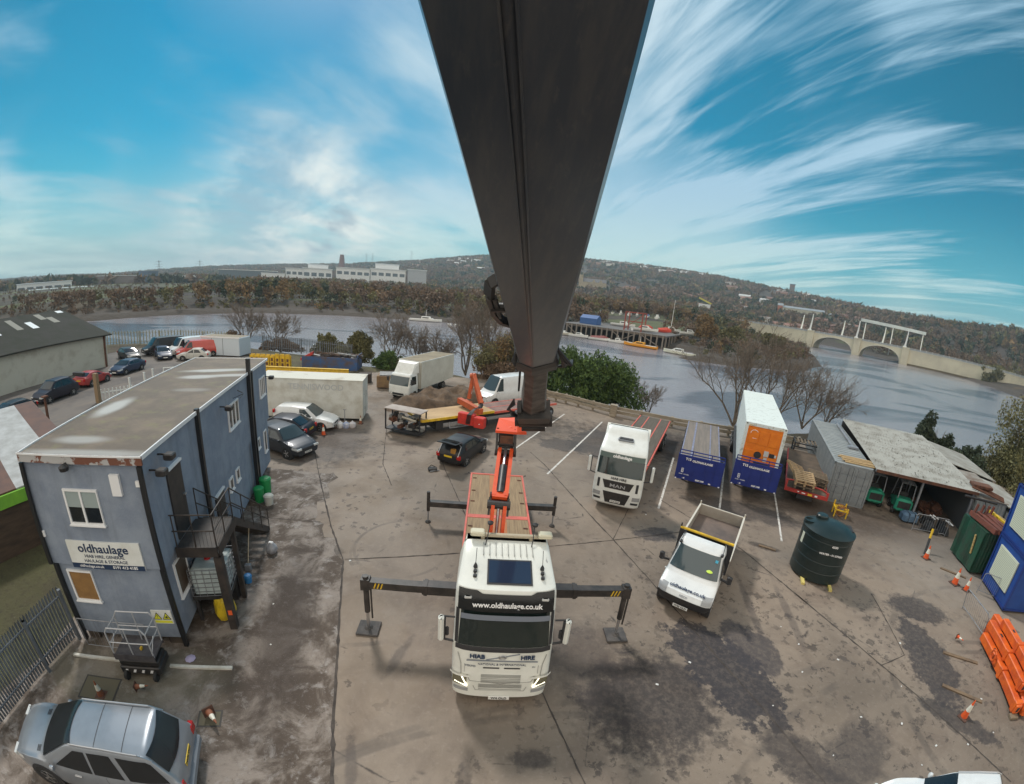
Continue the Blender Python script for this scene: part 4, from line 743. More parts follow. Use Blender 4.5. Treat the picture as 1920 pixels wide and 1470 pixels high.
def car(name, label, cat, loc, rz, L=4.4, W=1.8, H=1.45, body=None, hood=.95, tb=1.05, tt=1.85, tr=3.5, te=4.15, deck=1.02, belt=.93, wr=.32, wb=(.85,3.5), nose=.62, tail=.75, tumble=.17, van=False, sidewin=None, roofm=None, rails=False, plate=None, rplate=None, group=None, rim=None, z0=.22, glass=GLASS, boot=False, roofwin=False, front=True):
    t_ = thing(name, label, cat, loc, rz, group); yo = -L/2
    top = smip([(0,nose),(.03*L,nose+.10),(.10*L,hood-.10),(tb-.10,hood),(tb,hood+.03),(tt,H-.05),((tt+tr)/2,H),(tr,H-.05),(te,deck+.02),(L-.10,deck-.02 if te < L-.25 else deck),(L,tail)])
    wid = smip([(0,W*.40),(.04*L,W*.455),(.14*L,W*.495),(.5*L,W*.5),(.85*L,W*.495),(.96*L,W*.46),(L,W*.42)])
    bot = smip([(0,z0+.08),(.1*L,z0),(.9*L,z0),(L,z0+.12)])
    def sec(t):
        zt = top(t); w = wid(t); zs = min(belt, zt-.05); b0 = bot(t); z6 = zs+.03; w6 = w*.955
        wg = lambda z: w6-.02-max(0, z-belt)*tumble/(max(H-belt,.1))*1.0
        ze = max(z6+.005, zt-.09); xe = wg(ze) if zt > belt+.12 else w6*.97
        pts = [(0,b0),(w*.82,b0),(w*.95,b0+.05),(w*.995,b0+.22),(w,(b0+zs)/2+.05),(w*.985,zs-.05),(w6,z6),((w6+xe)/2-.003,(z6+ze)/2),(xe,ze),(xe*.955,zt-.035),(xe*.82,zt-.008),(xe*.5,zt+.006),(0,zt+.012)]
        return pts, xe, wg, zt, ze
    n = 64; ts = [L*i/n for i in range(n+1)]; secs = []
    for t in ts:
        p = sec(t)[0]; secs.append([(x, t+yo, z) for x, z in p]+[(-x, t+yo, z) for x, z in p[-2:0:-1]])
    q = MB(body); q.smooth = True; q.loft(secs, True); bo = q.build('body', parent=t_, angle=40)
    off_ = .007
    def topz(t, fx):
        p, xe, wg, zt, ze = sec(t); X = [0, xe*.5, xe*.82, xe*.955, xe]; Zs = [zt+.012, zt+.006, zt-.008, zt-.035, ze]; return fx*xe, float(np.interp(abs(fx)*xe, X, Zs))+off_
    def toppatch(t0, t1, f0, f1, m, nm, parent, na=6, nb=6, inset=0.0, up=.0):
        g = MB(m); g.smooth = True; V = []
        for i in range(na+1):
            for j in range(nb+1):
                v = -1+2*j/nb; a = abs(v); t = t0+(t1-t0)*i/na+inset*a*a; ff = f0+(f1-f0)*i/na; x, z = topz(t, v*ff); V.append((x, t+yo+(0 if abs(top(t+.02)-top(t-.02)) < .01 else (-.006 if top(t+.02) > top(t-.02) else .006)), z+up))
        g.add(V, [(i*(nb+1)+j, i*(nb+1)+j+1, (i+1)*(nb+1)+j+1, (i+1)*(nb+1)+j) for i in range(na) for j in range(nb)]); return g.build(nm, parent=parent)
    if front: toppatch(tb+.03, tt+.03, .95, .88, glass, 'windscreen', t_, na=12, inset=.09, up=.014)
    if boot: pass
    elif not van: toppatch(tr+.06, te-.06, .86, .90, glass, 'rear_window', t_, na=12, inset=-.08, up=.012)
    def sidepatch(s, bt0, bt1, tt0, tt1, zb_, m=glass, nm='side_window', zt_off=.13):
        g = MB(m); g.smooth = True; V = []; nn_ = 8
        for i in range(nn_+1):
            f = i/nn_; tb_ = bt0+(bt1-bt0)*f; tt_ = tt0+(tt1-tt0)*f
            for j in range(4):
                h = j/3; t = tb_+(tt_-tb_)*h; ztop = sec(tt_)[3]-zt_off; z = zb_+(ztop-zb_)*h; p, xe, wg, zt, ze = sec(t); pz = [a[1] for a in p[5:9]]; px_ = [a[0] for a in p[5:9]]
                V.append((s*(float(np.interp(z, pz, px_))+off_), t+yo, z))
        g.add(V, [(i*4+j, i*4+j+1, (i+1)*4+j+1, (i+1)*4+j) for i in range(nn_) for j in range(3)]); return g.build(nm, parent=t_)
    sw = sidewin or [(tb+.30,(tt+tr)/2-.30,tt+.12,(tt+tr)/2-.30),((tt+tr)/2-.22,tr-.10 if te-tr < .6 else tr+.05,(tt+tr)/2-.22,tr-.25)]
    for s in (-1, 1):
        for a in sw: sidepatch(s, *a, belt+.06)
        m_ = MB(body); m_.smooth = True; m_.lathe([(.01,-.06),(.07,-.05),(.085,0),(.07,.05),(.01,.07)], (s*(W/2+.08), tb+.38+yo, belt+.05), 10, 'Y'); m_.build('wing_mirror', parent=t_)
        for k, w_ in enumerate(wb):
            a = MB(DRK); a.cyl((s*(W/2-.25), w_+yo, wr), (s*(W/2+.006), w_+yo, wr), wr*1.20, wr*1.20, 26); a.build('wheel_arch', parent=t_); wheel(t_, s*(W/2-.085), w_+yo, wr, .20, rim)
        hl = MB(LAMP); hl.smooth = True; tz = nose+.02
        V = []
        for i in range(5):
            t = .05*L*0+.06+.34*i/4
            for j in range(3):
                z = tz-.07+.13*j/2+.06*i/4; p = sec(t)[0]; V.append((s*(float(np.interp(z, [a[1] for a in p[3:9]], [a[0] for a in p[3:9]]))+.012), t+yo-.008, z))
        hl.add(V, [(i*3+j, i*3+j+1, (i+1)*3+j+1, (i+1)*3+j) for i in range(4) for j in range(2)]); w0 = wid(0); hl.box(min(s*w0*.62,s*w0*1.08), max(s*w0*.62,s*w0*1.08), yo-.012, yo+.07, tz-.08, tz+.03); hl.build('headlight', parent=t_)
        tl = MB(REDL); w1 = wid(L); zz_ = deck-.20 if not van else deck-.05; tl.rbox(min(s*w1*.78,s*w1*1.10), max(s*w1*.78,s*w1*1.10), yo+L-.12, yo+L+.012 if not van else yo+L+.012, zz_-.14, zz_+.10, .02); tl.build('tail_light', parent=t_)
        h_ = MB(CHROME if rails else body)
        for hy in (tb+.95, tr-.35): h_.rbox(min(s*W*.485,s*(W*.5+.025)), max(s*W*.485,s*(W*.5+.025)), hy+yo, hy+yo+.20, belt-.14, belt-.105, .008)
        h_.build('door_handle', parent=t_)
        if rails:
            p0 = topz(tt+.15, .93*s)[0]; r_ = MB(CHROME); r_.tube([(topz(t, .93)[0]*s, t+yo, topz(t, .93)[1]+.035) for t in np.linspace(tt+.1, tr+.1, 8)], .022, 6); r_.build('roof_rail', parent=t_)
    gl = MB(DRK); w0 = wid(.02); gl.rbox(-w0*.50, w0*.50, yo-.010, yo+.08, nose-.16, nose-.02, .01); gl.rbox(-w0*.7, w0*.7, yo-.014, yo+.08, z0+.10, z0+.20, .01); gl.build('grille', parent=t_)
    pl = MB(PLATEW).box(-.26,.26,yo-.028,yo-.016,nose-.30,nose-.19).build('number_plate', parent=t_)
    pr = MB(PLATEY).box(-.26,.26,yo+L+.006,yo+L+.02,tail-.08,tail+.03).build('number_plate', parent=t_)
    if plate: text(pl, plate, .10, (0,yo-.030,nose-.245), (1,0,0), (0,0,1), DRK, bold=.002)
    if rplate: text(pr, rplate, .10, (0,yo+L+.022,tail-.025), (-1,0,0), (0,0,1), DRK, bold=.002)
    seam = MB(DRK)
    for s in (-1, 1):
        for ty in (tb+.25, (tt+tr)/2-.26, tr-.02):
            p = sec(ty)[0]; seam.add([(s*(p[k][0]+.004), ty+yo-.006, p[k][1]) for k in (2,3,4,5,6)]+[(s*(p[k][0]+.004), ty+yo+.006, p[k][1]) for k in (2,3,4,5,6)], [(k,k+1,k+6,k+5) for k in range(4)])
        seam.add([(s*(sec(t)[0][1][0]*1.12), t+yo, bot(t)+.035) for t in (wb[0]+.4, wb[1]-.4)]+[(s*(sec(t)[0][1][0]*1.12), t+yo, bot(t)+.10) for t in (wb[1]-.4, wb[0]+.4)], [(0,1,2,3)])
    seam.build('door_seam', parent=t_)
    return t_, topz, toppatch, sec, yo
def place(p0, p1):
    """centre and heading from nose and tail points on the ground"""
    a = Vector(p0); b2 = Vector(p1); c = (a+b2)/2; d = a-b2; return (c.x, c.y, 0), math.atan2(d.x, -d.y)
# silver off-roader in the foreground
SIL = paint('silver_blue_paint', (.28,.305,.34), metal=.4, rough=.3)
loc, rz = place((-10.55,1.95), (-6.05,3.85))
suv, tz_, tp_, sc_, yo_ = car('silver_off_roader', 'large silver-blue off-roader with roof rails, nose against the palisade fence', 'car', loc, rz, L=4.85, W=1.95, H=1.84, body=SIL, hood=1.12, tb=1.15, tt=2.28, tr=4.32, te=4.80, deck=1.12, belt=1.04, wr=.39, wb=(.92,3.85), nose=.80, tail=.98, tumble=.22, rails=True, plate=None, rplate='NA06 OLD', glass=mat('smoked_glass', (.014,.016,.018), .22),
    sidewin=[(1.62,2.70,2.42,2.72),(2.76,3.55,2.80,3.40),(3.68,4.62,3.55,4.36)])
for s in (-1, 1):
    q = MB(DRK)
    for i in range(3): a, za = tz_(.98+i*.05, s*.78); b_, zb_ = tz_(.98+i*.05, s*.55); q.quad((a,.96+i*.05+yo_,za), (b_,.96+i*.05+yo_,zb_), (b_,.985+i*.05+yo_,zb_), (a,.985+i*.05+yo_,za))
    q.build('bonnet_vent', parent=suv)
q = MB(DRK); 
for t in (3.05, 3.75):
    pts = [tz_(t, f) for f in np.linspace(-.9, .9, 13)]; q.add([(x, t+yo_-.007, z) for x, z in pts]+[(x, t+yo_+.007, z) for x, z in pts], [(i,i+1,i+14,i+13) for i in range(12)])
q.build('roof_seams', parent=suv)
q = MB(GREY); q.rbox(-.80,.80,yo_+4.80,yo_+4.93,.42,.62,.03); q.build('rear_bumper', parent=suv)
# cars beside the cabin
loc, rz = place((-11.6,21.15), (-15.9,22.7)); DG = paint('dark_grey_paint', (.045,.05,.06), metal=.4)
car('grey_crossover', 'dark grey crossover with silver alloy wheels, nearest the cabin corner', 'car', loc, rz, L=4.35, W=1.85, H=1.62, body=DG, hood=.98, tb=1.0, tt=1.75, tr=3.6, te=4.15, belt=.98, wr=.36, wb=(.82,3.5), nose=.68, tumble=.22, plate='LT13 KHO', glass=mat('screen_glass', (.05,.065,.07), .08, spec=.7))
loc, rz = place((-17.3,24.1), (-13.05,24.15))
car('dark_hatchback', 'very dark blue hatchback parked tail-out between the grey crossover and the white van', 'car', loc, rz, L=4.3, W=1.78, H=1.48, body=paint('blue_black_paint', (.018,.022,.035), metal=.3), tr=3.3, te=4.05, deck=1.0, wb=(.85,3.45), rplate='NK58 YDO')
loc, rz = place((-12.3,26.45), (-16.6,26.0))
car('small_white_van', 'small white car-derived van parked nose-out against the white box body', 'van', loc, rz, L=4.3, W=1.78, H=1.66, body=paint('van_white', (.74,.76,.76)), van=True, tr=4.0, te=4.27, deck=1.35, tail=1.1, wb=(.82,3.4), sidewin=[(1.45,2.4,2.0,2.38)], plate='NL11 XTO', glass=mat('screen_glass', (.05,.065,.07), .08))
# black hatchback with its boot open
BK = paint('black_paint', (.012,.012,.014)); loc, rz = place((-2.05,25.75), (-3.40,21.95))
bc, btz, btp, bsc, byo = car('black_hatchback', 'black hatchback with its boot lid open and tools inside', 'car', loc, rz, L=4.1, W=1.72, H=1.47, body=BK, tr=3.52, te=4.02, deck=.95, wb=(.80,3.3), boot=True)
q = MB(mat('boot_inside', (.035,.03,.028), .9)); q.add([(-.62,byo+3.56,1.33),(.62,byo+3.56,1.33),(.66,byo+4.06,.78),(-.66,byo+4.06,.78)], [(0,1,2,3)]); q.add([(-.60,byo+3.58,1.37),(.60,byo+3.58,1.37),(.64,byo+4.12,.80),(-.64,byo+4.12,.80)], [(0,1,2,3)]); q.build('boot_opening', parent=bc)
q = MB(CHROME); q.tube([(-.66,byo+4.13,.82),(-.63,byo+3.70,1.30),(-.45,byo+3.58,1.40),(.45,byo+3.58,1.40),(.63,byo+3.70,1.30),(.66,byo+4.13,.82)], .022, 6); q.build('boot_seal', parent=bc)
q = MB(BK); q.smooth = True; q.loft([[(-.60,byo+3.45+.95*f,1.46+.14*f-.2*f*f*0),(.60,byo+3.45+.95*f,1.46+.14*f),(.62,byo+3.45+.95*f,1.50+.14*f),(0,byo+3.45+.95*f,1.54+.14*f),(-.62,byo+3.45+.95*f,1.50+.14*f)] for f in (0,.4,.8,1)]); bl = q.build('boot_lid', parent=bc)
q = MB(GLASS); q.box(-.48,.48,byo+3.6,byo+4.1,1.60,1.615,rot=(.147,0,0)); q.build('rear_window', parent=bl)
tb1 = thing('tool_case', 'yellow-brown tool case standing in the open boot of the black hatchback', 'tool case', (0,0,0)); tb1.location = (loc[0], loc[1], 0); tb1.rotation_euler = (0,0,rz); q = MB(mat('tan_case', (.40,.20,.04), .6)); q.rbox(-.42,-.12,byo+3.86,byo+4.06,.90,1.20,.03); q.build('case', parent=tb1); q = MB(DRK); q.tube([(-.34,byo+3.96,1.20),(-.34,byo+3.96,1.25),(-.20,byo+3.96,1.25),(-.20,byo+3.96,1.20)], .012, 5); q.build('handle', parent=tb1)
# neighbour-yard cars
cp = [('black_estate', 'black saloon with white door stickers, nearest car along the whitewashed wall', (-37.6,16.8), (-37.9,21.4), paint('black_paint', (.012,.012,.014)), 1.42, 4.6),
      ('dark_mpv', 'tall dark people carrier second in the row along the whitewashed wall', (-39.4,22.6), (-40.0,27.4), paint('aubergine_paint', (.022,.018,.028)), 1.74, 4.7),
      ('red_hatchback', 'faded red car with its boot open, third in the row along the whitewashed wall', (-41.3,32.3), (-40.6,28.3), paint('faded_red', (.36,.03,.025), rough=.5), 1.38, 4.0),
      ('blue_saloon', 'dark blue saloon at the far end of the row along the whitewashed wall', (-41.6,33.6), (-42.4,38.0), paint('deep_blue_paint', (.02,.035,.075)), 1.40, 4.5)]
for nm, lb, a, b2, m, H, L in cp:
    loc, rz = place(a, b2); c_ = car(nm, lb, 'car', loc, rz, L=L, W=1.8, H=H, body=m, wb=(.85,L-.95), tr=L-1.0, te=L-.3, hood=.92 if H < 1.6 else 1.02, belt=.92 if H < 1.6 else 1.05, group='cars parked along the whitewashed wall')
    if nm == 'black_estate':
        q = MB(WTXT); q.box(-.913,-.908,-.2,.25,.55,.85); q.cyl((-.908,-.75,.68), (-.914,-.75,.68), .15, .15, 14); q.build('door_sticker', parent=c_[0])
    if nm == 'red_hatchback':
        q = MB(DRK); q.rbox(-.7,.7,1.65,2.05,1.2,1.55,.05,); q.build('boot_lid', parent=c_[0])
loc, rz = place((-43.0,42.6), (-46.8,45.6)); car('dark_saloon', 'dark saloon parked nose-out in front of the black and red vans', 'car', loc, rz, L=4.7, W=1.8, H=1.48, body=paint('deep_blue_paint', (.02,.035,.075)), wb=(.9,3.8), tr=3.6, te=4.2)
loc, rz = place((-42.4,43.4), (-38.0,45.6)); car('stripped_pickup', 'white crashed hatchback with a bare wheel showing, beside the red van', 'car', loc, rz, L=3.9, W=1.8, H=1.5, body=paint('dirty_white_paint', (.52,.51,.47), rough=.6), wb=(.8,3.1), tr=3.0, te=3.6)
loc, rz = place((-46.6,41.0), (-50.5,42.6)); car('black_saloon', 'black car half hidden behind the corner of the whitewashed workshop', 'car', loc, rz, L=4.4, W=1.8, H=1.45, body=paint('black_paint', (.012,.012,.014)), wb=(.85,3.5))
car('white_saloon', 'white car mostly cut off at the left edge beside the palisade gate', 'car', (-30.8,13.4,0), R(60), L=4.4, W=1.8, H=1.45, body=paint('van_white', (.74,.76,.76)), wb=(.85,3.5))
# white car at the bottom right corner
BR_ = car('white_estate_car', 'white off-roader cut off by the bottom right edge of the yard', 'car', (10.75,1.75,0), R(-123.5), L=4.4, W=1.9, H=1.66, body=paint('van_white', (.74,.76,.76)), rails=True, hood=1.05, belt=1.0, wr=.37, wb=(.9,3.6), tb=1.15, tt=1.95, tr=3.8, te=4.4, deck=1.1)
# ------------------------------------------------------------------ panel vans
def panel_van(name, label, p0, p1, H, m, W=1.95, group=None, **k):
    a, b2 = Vector(p0), Vector(p1); L = (a-b2).length; loc, rz = place(p0, p1)
    return car(name, label, 'van', loc, rz, L=L, W=W, H=H, body=m, hood=1.18, tb=.85, tt=1.65, tr=L-.25, te=L-.05, deck=H*.6, tail=H*.55, belt=1.25, wr=.35, wb=(.95,L-1.25), nose=.85, tumble=.16, van=True, sidewin=[(1.10,1.95,1.60,1.95)], z0=.25, group=group, **k)
sp, stz, stp, ssc, syo = panel_van('tall_white_van', 'tall white panel van parked behind the orange crane arms', (-2.85,36.2), (2.2,41.0), 2.65, paint('van_white', (.74,.76,.76)), W=2.0, glass=mat('screen_glass', (.05,.065,.07), .08))
panel_van('black_van', 'black panel van leftmost of the vans by the river fence', (-48.6,44.2), (-46.2,49.4), 2.3, paint('black_paint', (.012,.012,.014)), group='vans by the river fence')
panel_van('white_van', 'white panel van between the black van and the red van', (-44.8,44.9), (-43.0,50.0), 2.35, paint('van_white', (.74,.76,.76)), group='vans by the river fence')
panel_van('red_van', 'red panel van with a roof rack, rightmost of the vans by the river fence', (-43.2,44.6), (-39.6,49.0), 2.2, paint('van_red', (.50,.045,.03)), group='vans by the river fence')
# ------------------------------------------------------------------ lorry cabs
class Cab:
    def __init__(s, parent, m, keys, c=.38, p=3.2, name='cab', bow=.04):
        """keys: (z, half width, front y, rear y)"""
        s.k = keys; s.c = c; s.p = p; s.par = parent; Z = [k[0] for k in keys]
        s.w = lambda z: float(np.interp(z, Z, [k[1] for k in keys])); s.f = lambda z: float(np.interp(z, Z, [k[2] for k in keys])); s.r = lambda z: float(np.interp(z, Z, [k[3] for k in keys]))
        zs = sorted(set(list(np.linspace(Z[0], Z[-1], 26))+Z)); secs = []
        for z in zs:
            w = s.w(z); row = []
            for i in range(23):
                a = math.pi*i/22; u = -math.cos(a); uu = math.copysign(abs(u)**.8, u)*w; row.append((uu, s.y(uu, z), z))
            row += [(w, s.r(z)-.12, z), (w-.10, s.r(z), z), (-w+.10, s.r(z), z), (-w, s.r(z)-.12, z)]; secs.append(row)
        q = MB(m); q.smooth = True; q.loft(secs); s.o = q.build(name, parent=parent, angle=32)
    def y(s, u, z):
        t = min(1, abs(u)/s.w(z)); return s.f(z)+s.c*(1-(1-t**s.p)**(1/s.p))
    def patch(s, z0, z1, u0, u1, m, name, off=.012, nz=6, nu=12, top=None, bot=None, parent=None, u0t=None, u1t=None):
        q = MB(m); q.smooth = True; V = []
        for i in range(nz+1):
            for j in range(nu+1):
                v = j/nu; a = z0 if bot is None else z0+bot(v); b_ = z1 if top is None else z1+top(v); z = a+(b_-a)*i/nz
                ua = u0+((u0t if u0t is not None else u0)-u0)*i/nz; ub = u1+((u1t if u1t is not None else u1)-u1)*i/nz; u = ua+(ub-ua)*v
                u = max(-s.w(z)*.999, min(s.w(z)*.999, u)); V.append((u*(1+off/s.w(z)), s.y(u, z)-off, z))
        q.add(V, [(i*(nu+1)+j, i*(nu+1)+j+1, (i+1)*(nu+1)+j+1, (i+1)*(nu+1)+j) for i in range(nz) for j in range(nu)]); return q.build(name, parent=parent or s.par)
    def txt(s, body, size, z, u, m, off=.03, **k):
        dz = .08; d = Vector((0, s.f(z+dz)-s.f(z-dz), 2*dz)); du = Vector((.2, s.y(u+.1,z)-s.y(u-.1,z), 0)); return text(s.par, body, size, (u, s.y(u,z)-off, z), du, d, m, **k)
def mirror(parent, x, y, z, m, h=.62, arm=.2, name='mirror'):
    s = 1 if x > 0 else -1; q = MB(m); q.smooth = True; q.rbox(min(x,x+s*.14), max(x,x+s*.14), y-.02, y+.16, z-h/2, z+h/2, .05); o = q.build(name, parent=parent)
    k = MB(DRK); k.box(x-s*.0-.04, x+.04, y+.03, y+.14, z-h/2+.05, z+h/2-.05); k.tube([(x-s*arm,y+.1,z+h/2-.05),(x,y+.08,z+h/2-.02)], .022, 6); k.tube([(x-s*arm,y+.1,z-h/2-.06),(x,y+.08,z-h/2+.02)], .030, 6); k.build('mirror_arm', parent=o); return o
def lorry_wheels(parent, ys, W=2.5, r=.50, w=.30, steer=()):
    for y in ys:
        for s in (-1, 1): wheel(parent, s*(W/2-w/2-.02), y, r, w if y in steer else w*1.7, CHROME, nspoke=8)
TY = .0649; TX0, TY0 = .348, 7.417
cr = thing('crane_lorry', 'white four-axle crane lorry with outriggers down and orange crane folded over its long wooden bed', 'crane lorry', (TX0,TY0,0), TY)
CW_ = mat('cab_white', (.74,.75,.70), .30, (.64,.65,.60), 1.4, coat=.4, fac=(.45,.75))
vc = Cab(cr, CW_, [(.22,1.16,.06,2.0),(.31,1.22,-.03,2.2),(.95,1.25,-.05,2.2),(1.35,1.25,-.01,2.2),(2.0,1.25,.05,2.2),(2.15,1.24,.10,2.2),(3.05,1.245,.36,2.2),(3.30,1.24,.44,2.2),(3.42,1.215,.52,2.2),(3.80,1.13,1.55,2.15),(3.86,1.07,1.9,2.1)], c=.34)
gtop = mat('windscreen_glass', (.010,.018,.017), .05, spec=.8)
vc.patch(2.05, 2.92, -1.10, 1.10, gtop, 'windscreen', .014, 8, 16, bot=lambda v: .10*(2*v-1)**4*0, u0t=-1.07, u1t=1.07)
vc.patch(1.90, 2.045, -1.16, 1.16, DRK, 'windscreen_surround', .016)
for s in (-1, 1): vc.patch(2.05, 2.92, s*1.11 if s < 0 else 1.11, s*1.19 if s < 0 else 1.19, DRK, 'door_pillar', .010, 6, 3)
vb = vc.patch(2.93, 3.36, -1.13, 1.13, mat('visor_black', (.010,.011,.012), .22), 'roof_visor', .035, 6, 16, top=lambda v: .06*(1 if .25 > v or v > .75 else 0))
vc.patch(2.80, 2.93, -.98, .98, mat('visor_grey', (.16,.18,.22), .35), 'sun_visor', .12, 3, 14)
q = MB(LAMP)
for s in (-1, 1): q.rbox(s*.93-.09, s*.93+.09, vc.y(.93,3.25)-.07, vc.y(.93,3.25)-.02, 3.22, 3.30, .02)
q.build('marker_lamp', parent=cr)
vc.txt('www.oldhaulage.co.uk', .185, 3.14, .02, WTXT, .075, bold=.004)
vc.txt('HIAB', .17, 1.76, -.62, NAVY, .035, bold=.007); vc.txt('HIRE', .17, 1.76, .62, NAVY, .035, bold=.007)
vc.txt('NATIONAL & INTERNATIONAL', .085, 1.55, 0, NAVY, .045); vc.txt('VOLVO', .08, 1.43, -.78, GREY, .016, bold=.002); vc.txt('FH', .07, 1.43, .80, GREY, .016)
q = MB(GREY); q.box(-.88,.88,vc.y(0,1.63)-.020,vc.y(0,1.63)-.002,1.615,1.645); q.beam((-.40,vc.y(0,1.7)-.016,1.66), (.42,vc.y(0,1.8)-.012,1.87), .02, .018); q.build('grille_strip', parent=cr)
q = MB(CHROME)
for i in range(16): a, b_ = 6.2832*i/16, 6.2832*(i+1)/16; q.cyl((.085*math.cos(a), vc.y(0,1.76)-.03, 1.76+.07*math.sin(a)), (.085*math.cos(b_), vc.y(0,1.76)-.03, 1.76+.07*math.sin(b_)), .012, .012, 5)
q.box(-.07,.07,vc.y(0,1.76)-.035,vc.y(0,1.76)-.02,1.75,1.772); q.build('badge', parent=cr)
LG = mat('grille_grey', (.34,.34,.32), .6)
q = MB(DRK); q.box(-.46,-.06,vc.f(1.40)-.018,vc.f(1.40)-.004,1.385,1.415); q.box(.06,.46,vc.f(1.40)-.018,vc.f(1.40)-.004,1.385,1.415); q.build('air_slot', parent=cr)
q = MB(LG)
for z in (1.17,1.13,1.09,1.04,.99,.95,.91,.83,.79,.75,.71,.64): q.box(-.50 if z > .9 else -.55, .50 if z > .9 else .55, vc.f(z)-.016, vc.f(z)-.003, z-.008, z+.008)
q.build('grille_slats', parent=cr)
q = MB(LG); q.tube([(-.85,vc.y(.85,1.08)-.01,1.12),(-.78,vc.y(.78,.98)-.01,.93),(0,vc.y(0,.9)-.012,.87),(.78,vc.y(.78,.98)-.01,.93),(.85,vc.y(.85,1.08)-.01,1.12)], .010, 4); q.tube([(-.68,vc.y(.68,.8)-.01,.74),(-.62,vc.y(.62,.6)-.01,.58),(.62,vc.y(.62,.6)-.01,.58),(.68,vc.y(.68,.8)-.01,.74)], .008, 4); q.tube([(-.92,vc.y(.92,1.5)-.01,1.46),(-.92,vc.y(.92,1.2)-.01,1.2)], .007, 4); q.tube([(.92,vc.y(.92,1.5)-.01,1.46),(.92,vc.y(.92,1.2)-.01,1.2)], .007, 4); q.build('panel_seams', parent=cr)
LED = mat('running_light', (1,.93,.72), .3, emit=1.6)
for s in (-1, 1):
    sgn = lambda a, b_: (min(s*a, s*b_), max(s*a, s*b_))
    hl = vc.patch(.72, 1.05, *sgn(.84, 1.20), mat('lamp_smoke', (.16,.15,.10), .12), 'headlight', .018, 5, 6)
    q = MB(LED); q.tube([(s*.98, vc.y(.98,1.05)-.028, 1.06), (s*.84, vc.y(.84,.74)-.028, .73), (s*1.16, vc.y(1.16,.83)-.028, .82)], .020, 5); q.build('running_light', parent=hl)
    vc.patch(.50, .62, *sgn(.80, 1.17), mat('lamp_grey', (.32,.33,.34), .25), 'fog_lamp', .016, 3, 6)
    vc.patch(1.08, 1.14, *sgn(.74, 1.235), CW_, 'lamp_brow', .05, 3, 6)
    q = MB(LG); q.tube([(s*1.10, vc.y(1.10,1.75)-.012, 1.78), (s*1.02, vc.y(1.02,1.45)-.012, 1.48), (s*1.0, vc.y(1.0,1.1)-.012, 1.12)], .012, 4); q.build('corner_seam', parent=cr)
    m_ = mirror(cr, s*1.47, .18, 2.42, CW_, .78, .26); q = MB(DRK); q.rbox(s*1.40-.04, s*1.40+.05, .24, .34, 2.15, 2.42, .03); q.build('mirror_glass_housing', parent=m_)
    q = MB(GLASS); xw_ = s*1.256; q.add([(xw_,.62,2.12),(xw_,1.55,2.12),(s*1.232,1.55,2.82),(s*1.228,.72,2.85)], [(0,1,2,3)]); q.build('side_window', parent=cr)
    q = MB(LG); q.tube([(s*1.257,.50,.85),(s*1.257,.50,1.95),(s*1.22,.75,3.0),(s*1.22,1.62,3.0),(s*1.257,1.62,.9)], .008, 4); q.build('door_seam', parent=cr)
bp_ = MB(PLATEW).box(-.27,.27,-.075,-.045,.26,.37).build('number_plate', parent=cr); text(bp_, 'W4 OLD', .105, (0,-.078,.315), (1,0,0), (0,0,1), DRK, bold=.003)
# roof furniture
rz_ = lambda y: float(np.interp(y, [.52,1.55,1.9], [3.42,3.80,3.86]))
def roofbox(q, x0, x1, y0, y1, h, o=.0): q.add([(x0,y0,rz_(y0)+o),(x1,y0,rz_(y0)+o),(x1,y1,rz_(y1)+o),(x0,y1,rz_(y1)+o),(x0,y0,rz_(y0)+h),(x1,y0,rz_(y0)+h),(x1,y1,rz_(y1)+h),(x0,y1,rz_(y1)+h)], [(0,3,2,1),(4,5,6,7),(0,1,5,4),(1,2,6,5),(2,3,7,6),(3,0,4,7)]); return q
roofbox(MB(DRK), -.50,.62,.66,1.32,.02,.004).build('roof_hatch_frame', parent=cr); roofbox(MB(mat('hatch_glass', (.02,.03,.06), .08, spec=.8)), -.46,.58,.70,1.28,.026,.021).build('roof_hatch', parent=cr)
for x in (-.80, .88):
    q = MB(DRK); q.lathe([(.055,0),(.05,.05),(.02,.12),(.01,.14)], (x,1.10,rz_(1.10)), 10); q.tube([(x,1.10,rz_(1.1)+.1),(x+.01,1.32,rz_(1.1)+.42)], .008, 5); q.build('aerial', parent=cr)
    for y in (.98, .86): MB(DRK).cyl((x,y,rz_(y)-.01), (x,y,rz_(y)+.05), .05, .045, 10).build('air_horn_cap', parent=cr)
q = MB(LG)
for i in range(9): x = -.62+i*.16; q.box(x-.006, x+.006, 1.42, 1.85, 3.76, 3.845, rot=(.17,0,0))
q.build('roof_ribs', parent=cr)
q = MB(mat('beacon_bar', (.42,.36,.26), .5)); q.rbox(-.92,.98,1.98,2.10,3.93,4.02,.02); q.box(-.7,-.6,2.0,2.08,3.84,3.93); q.box(.6,.7,2.0,2.08,3.84,3.93); lb_ = q.build('light_bar', parent=cr)
for x in (-.80, 1.02): q = MB(mat('work_lamp_cream', (.62,.58,.44), .4)); q.rbox(x-.19,x+.19,1.90,2.14,3.98,4.12,.03); q.build('work_lamp', parent=lb_)
for x in (-.50, .72): q = MB(DRK); q.tube([(x-.08,1.72,3.86),(x-.04,1.86,3.98),(x+.02,2.2,4.22)], .014, 5); q.lathe([(.01,-.05),(.07,-.03),(.085,.03),(.01,.08)], (x+.03,2.2,4.24), 10); q.build('spot_lamp', parent=lb_)
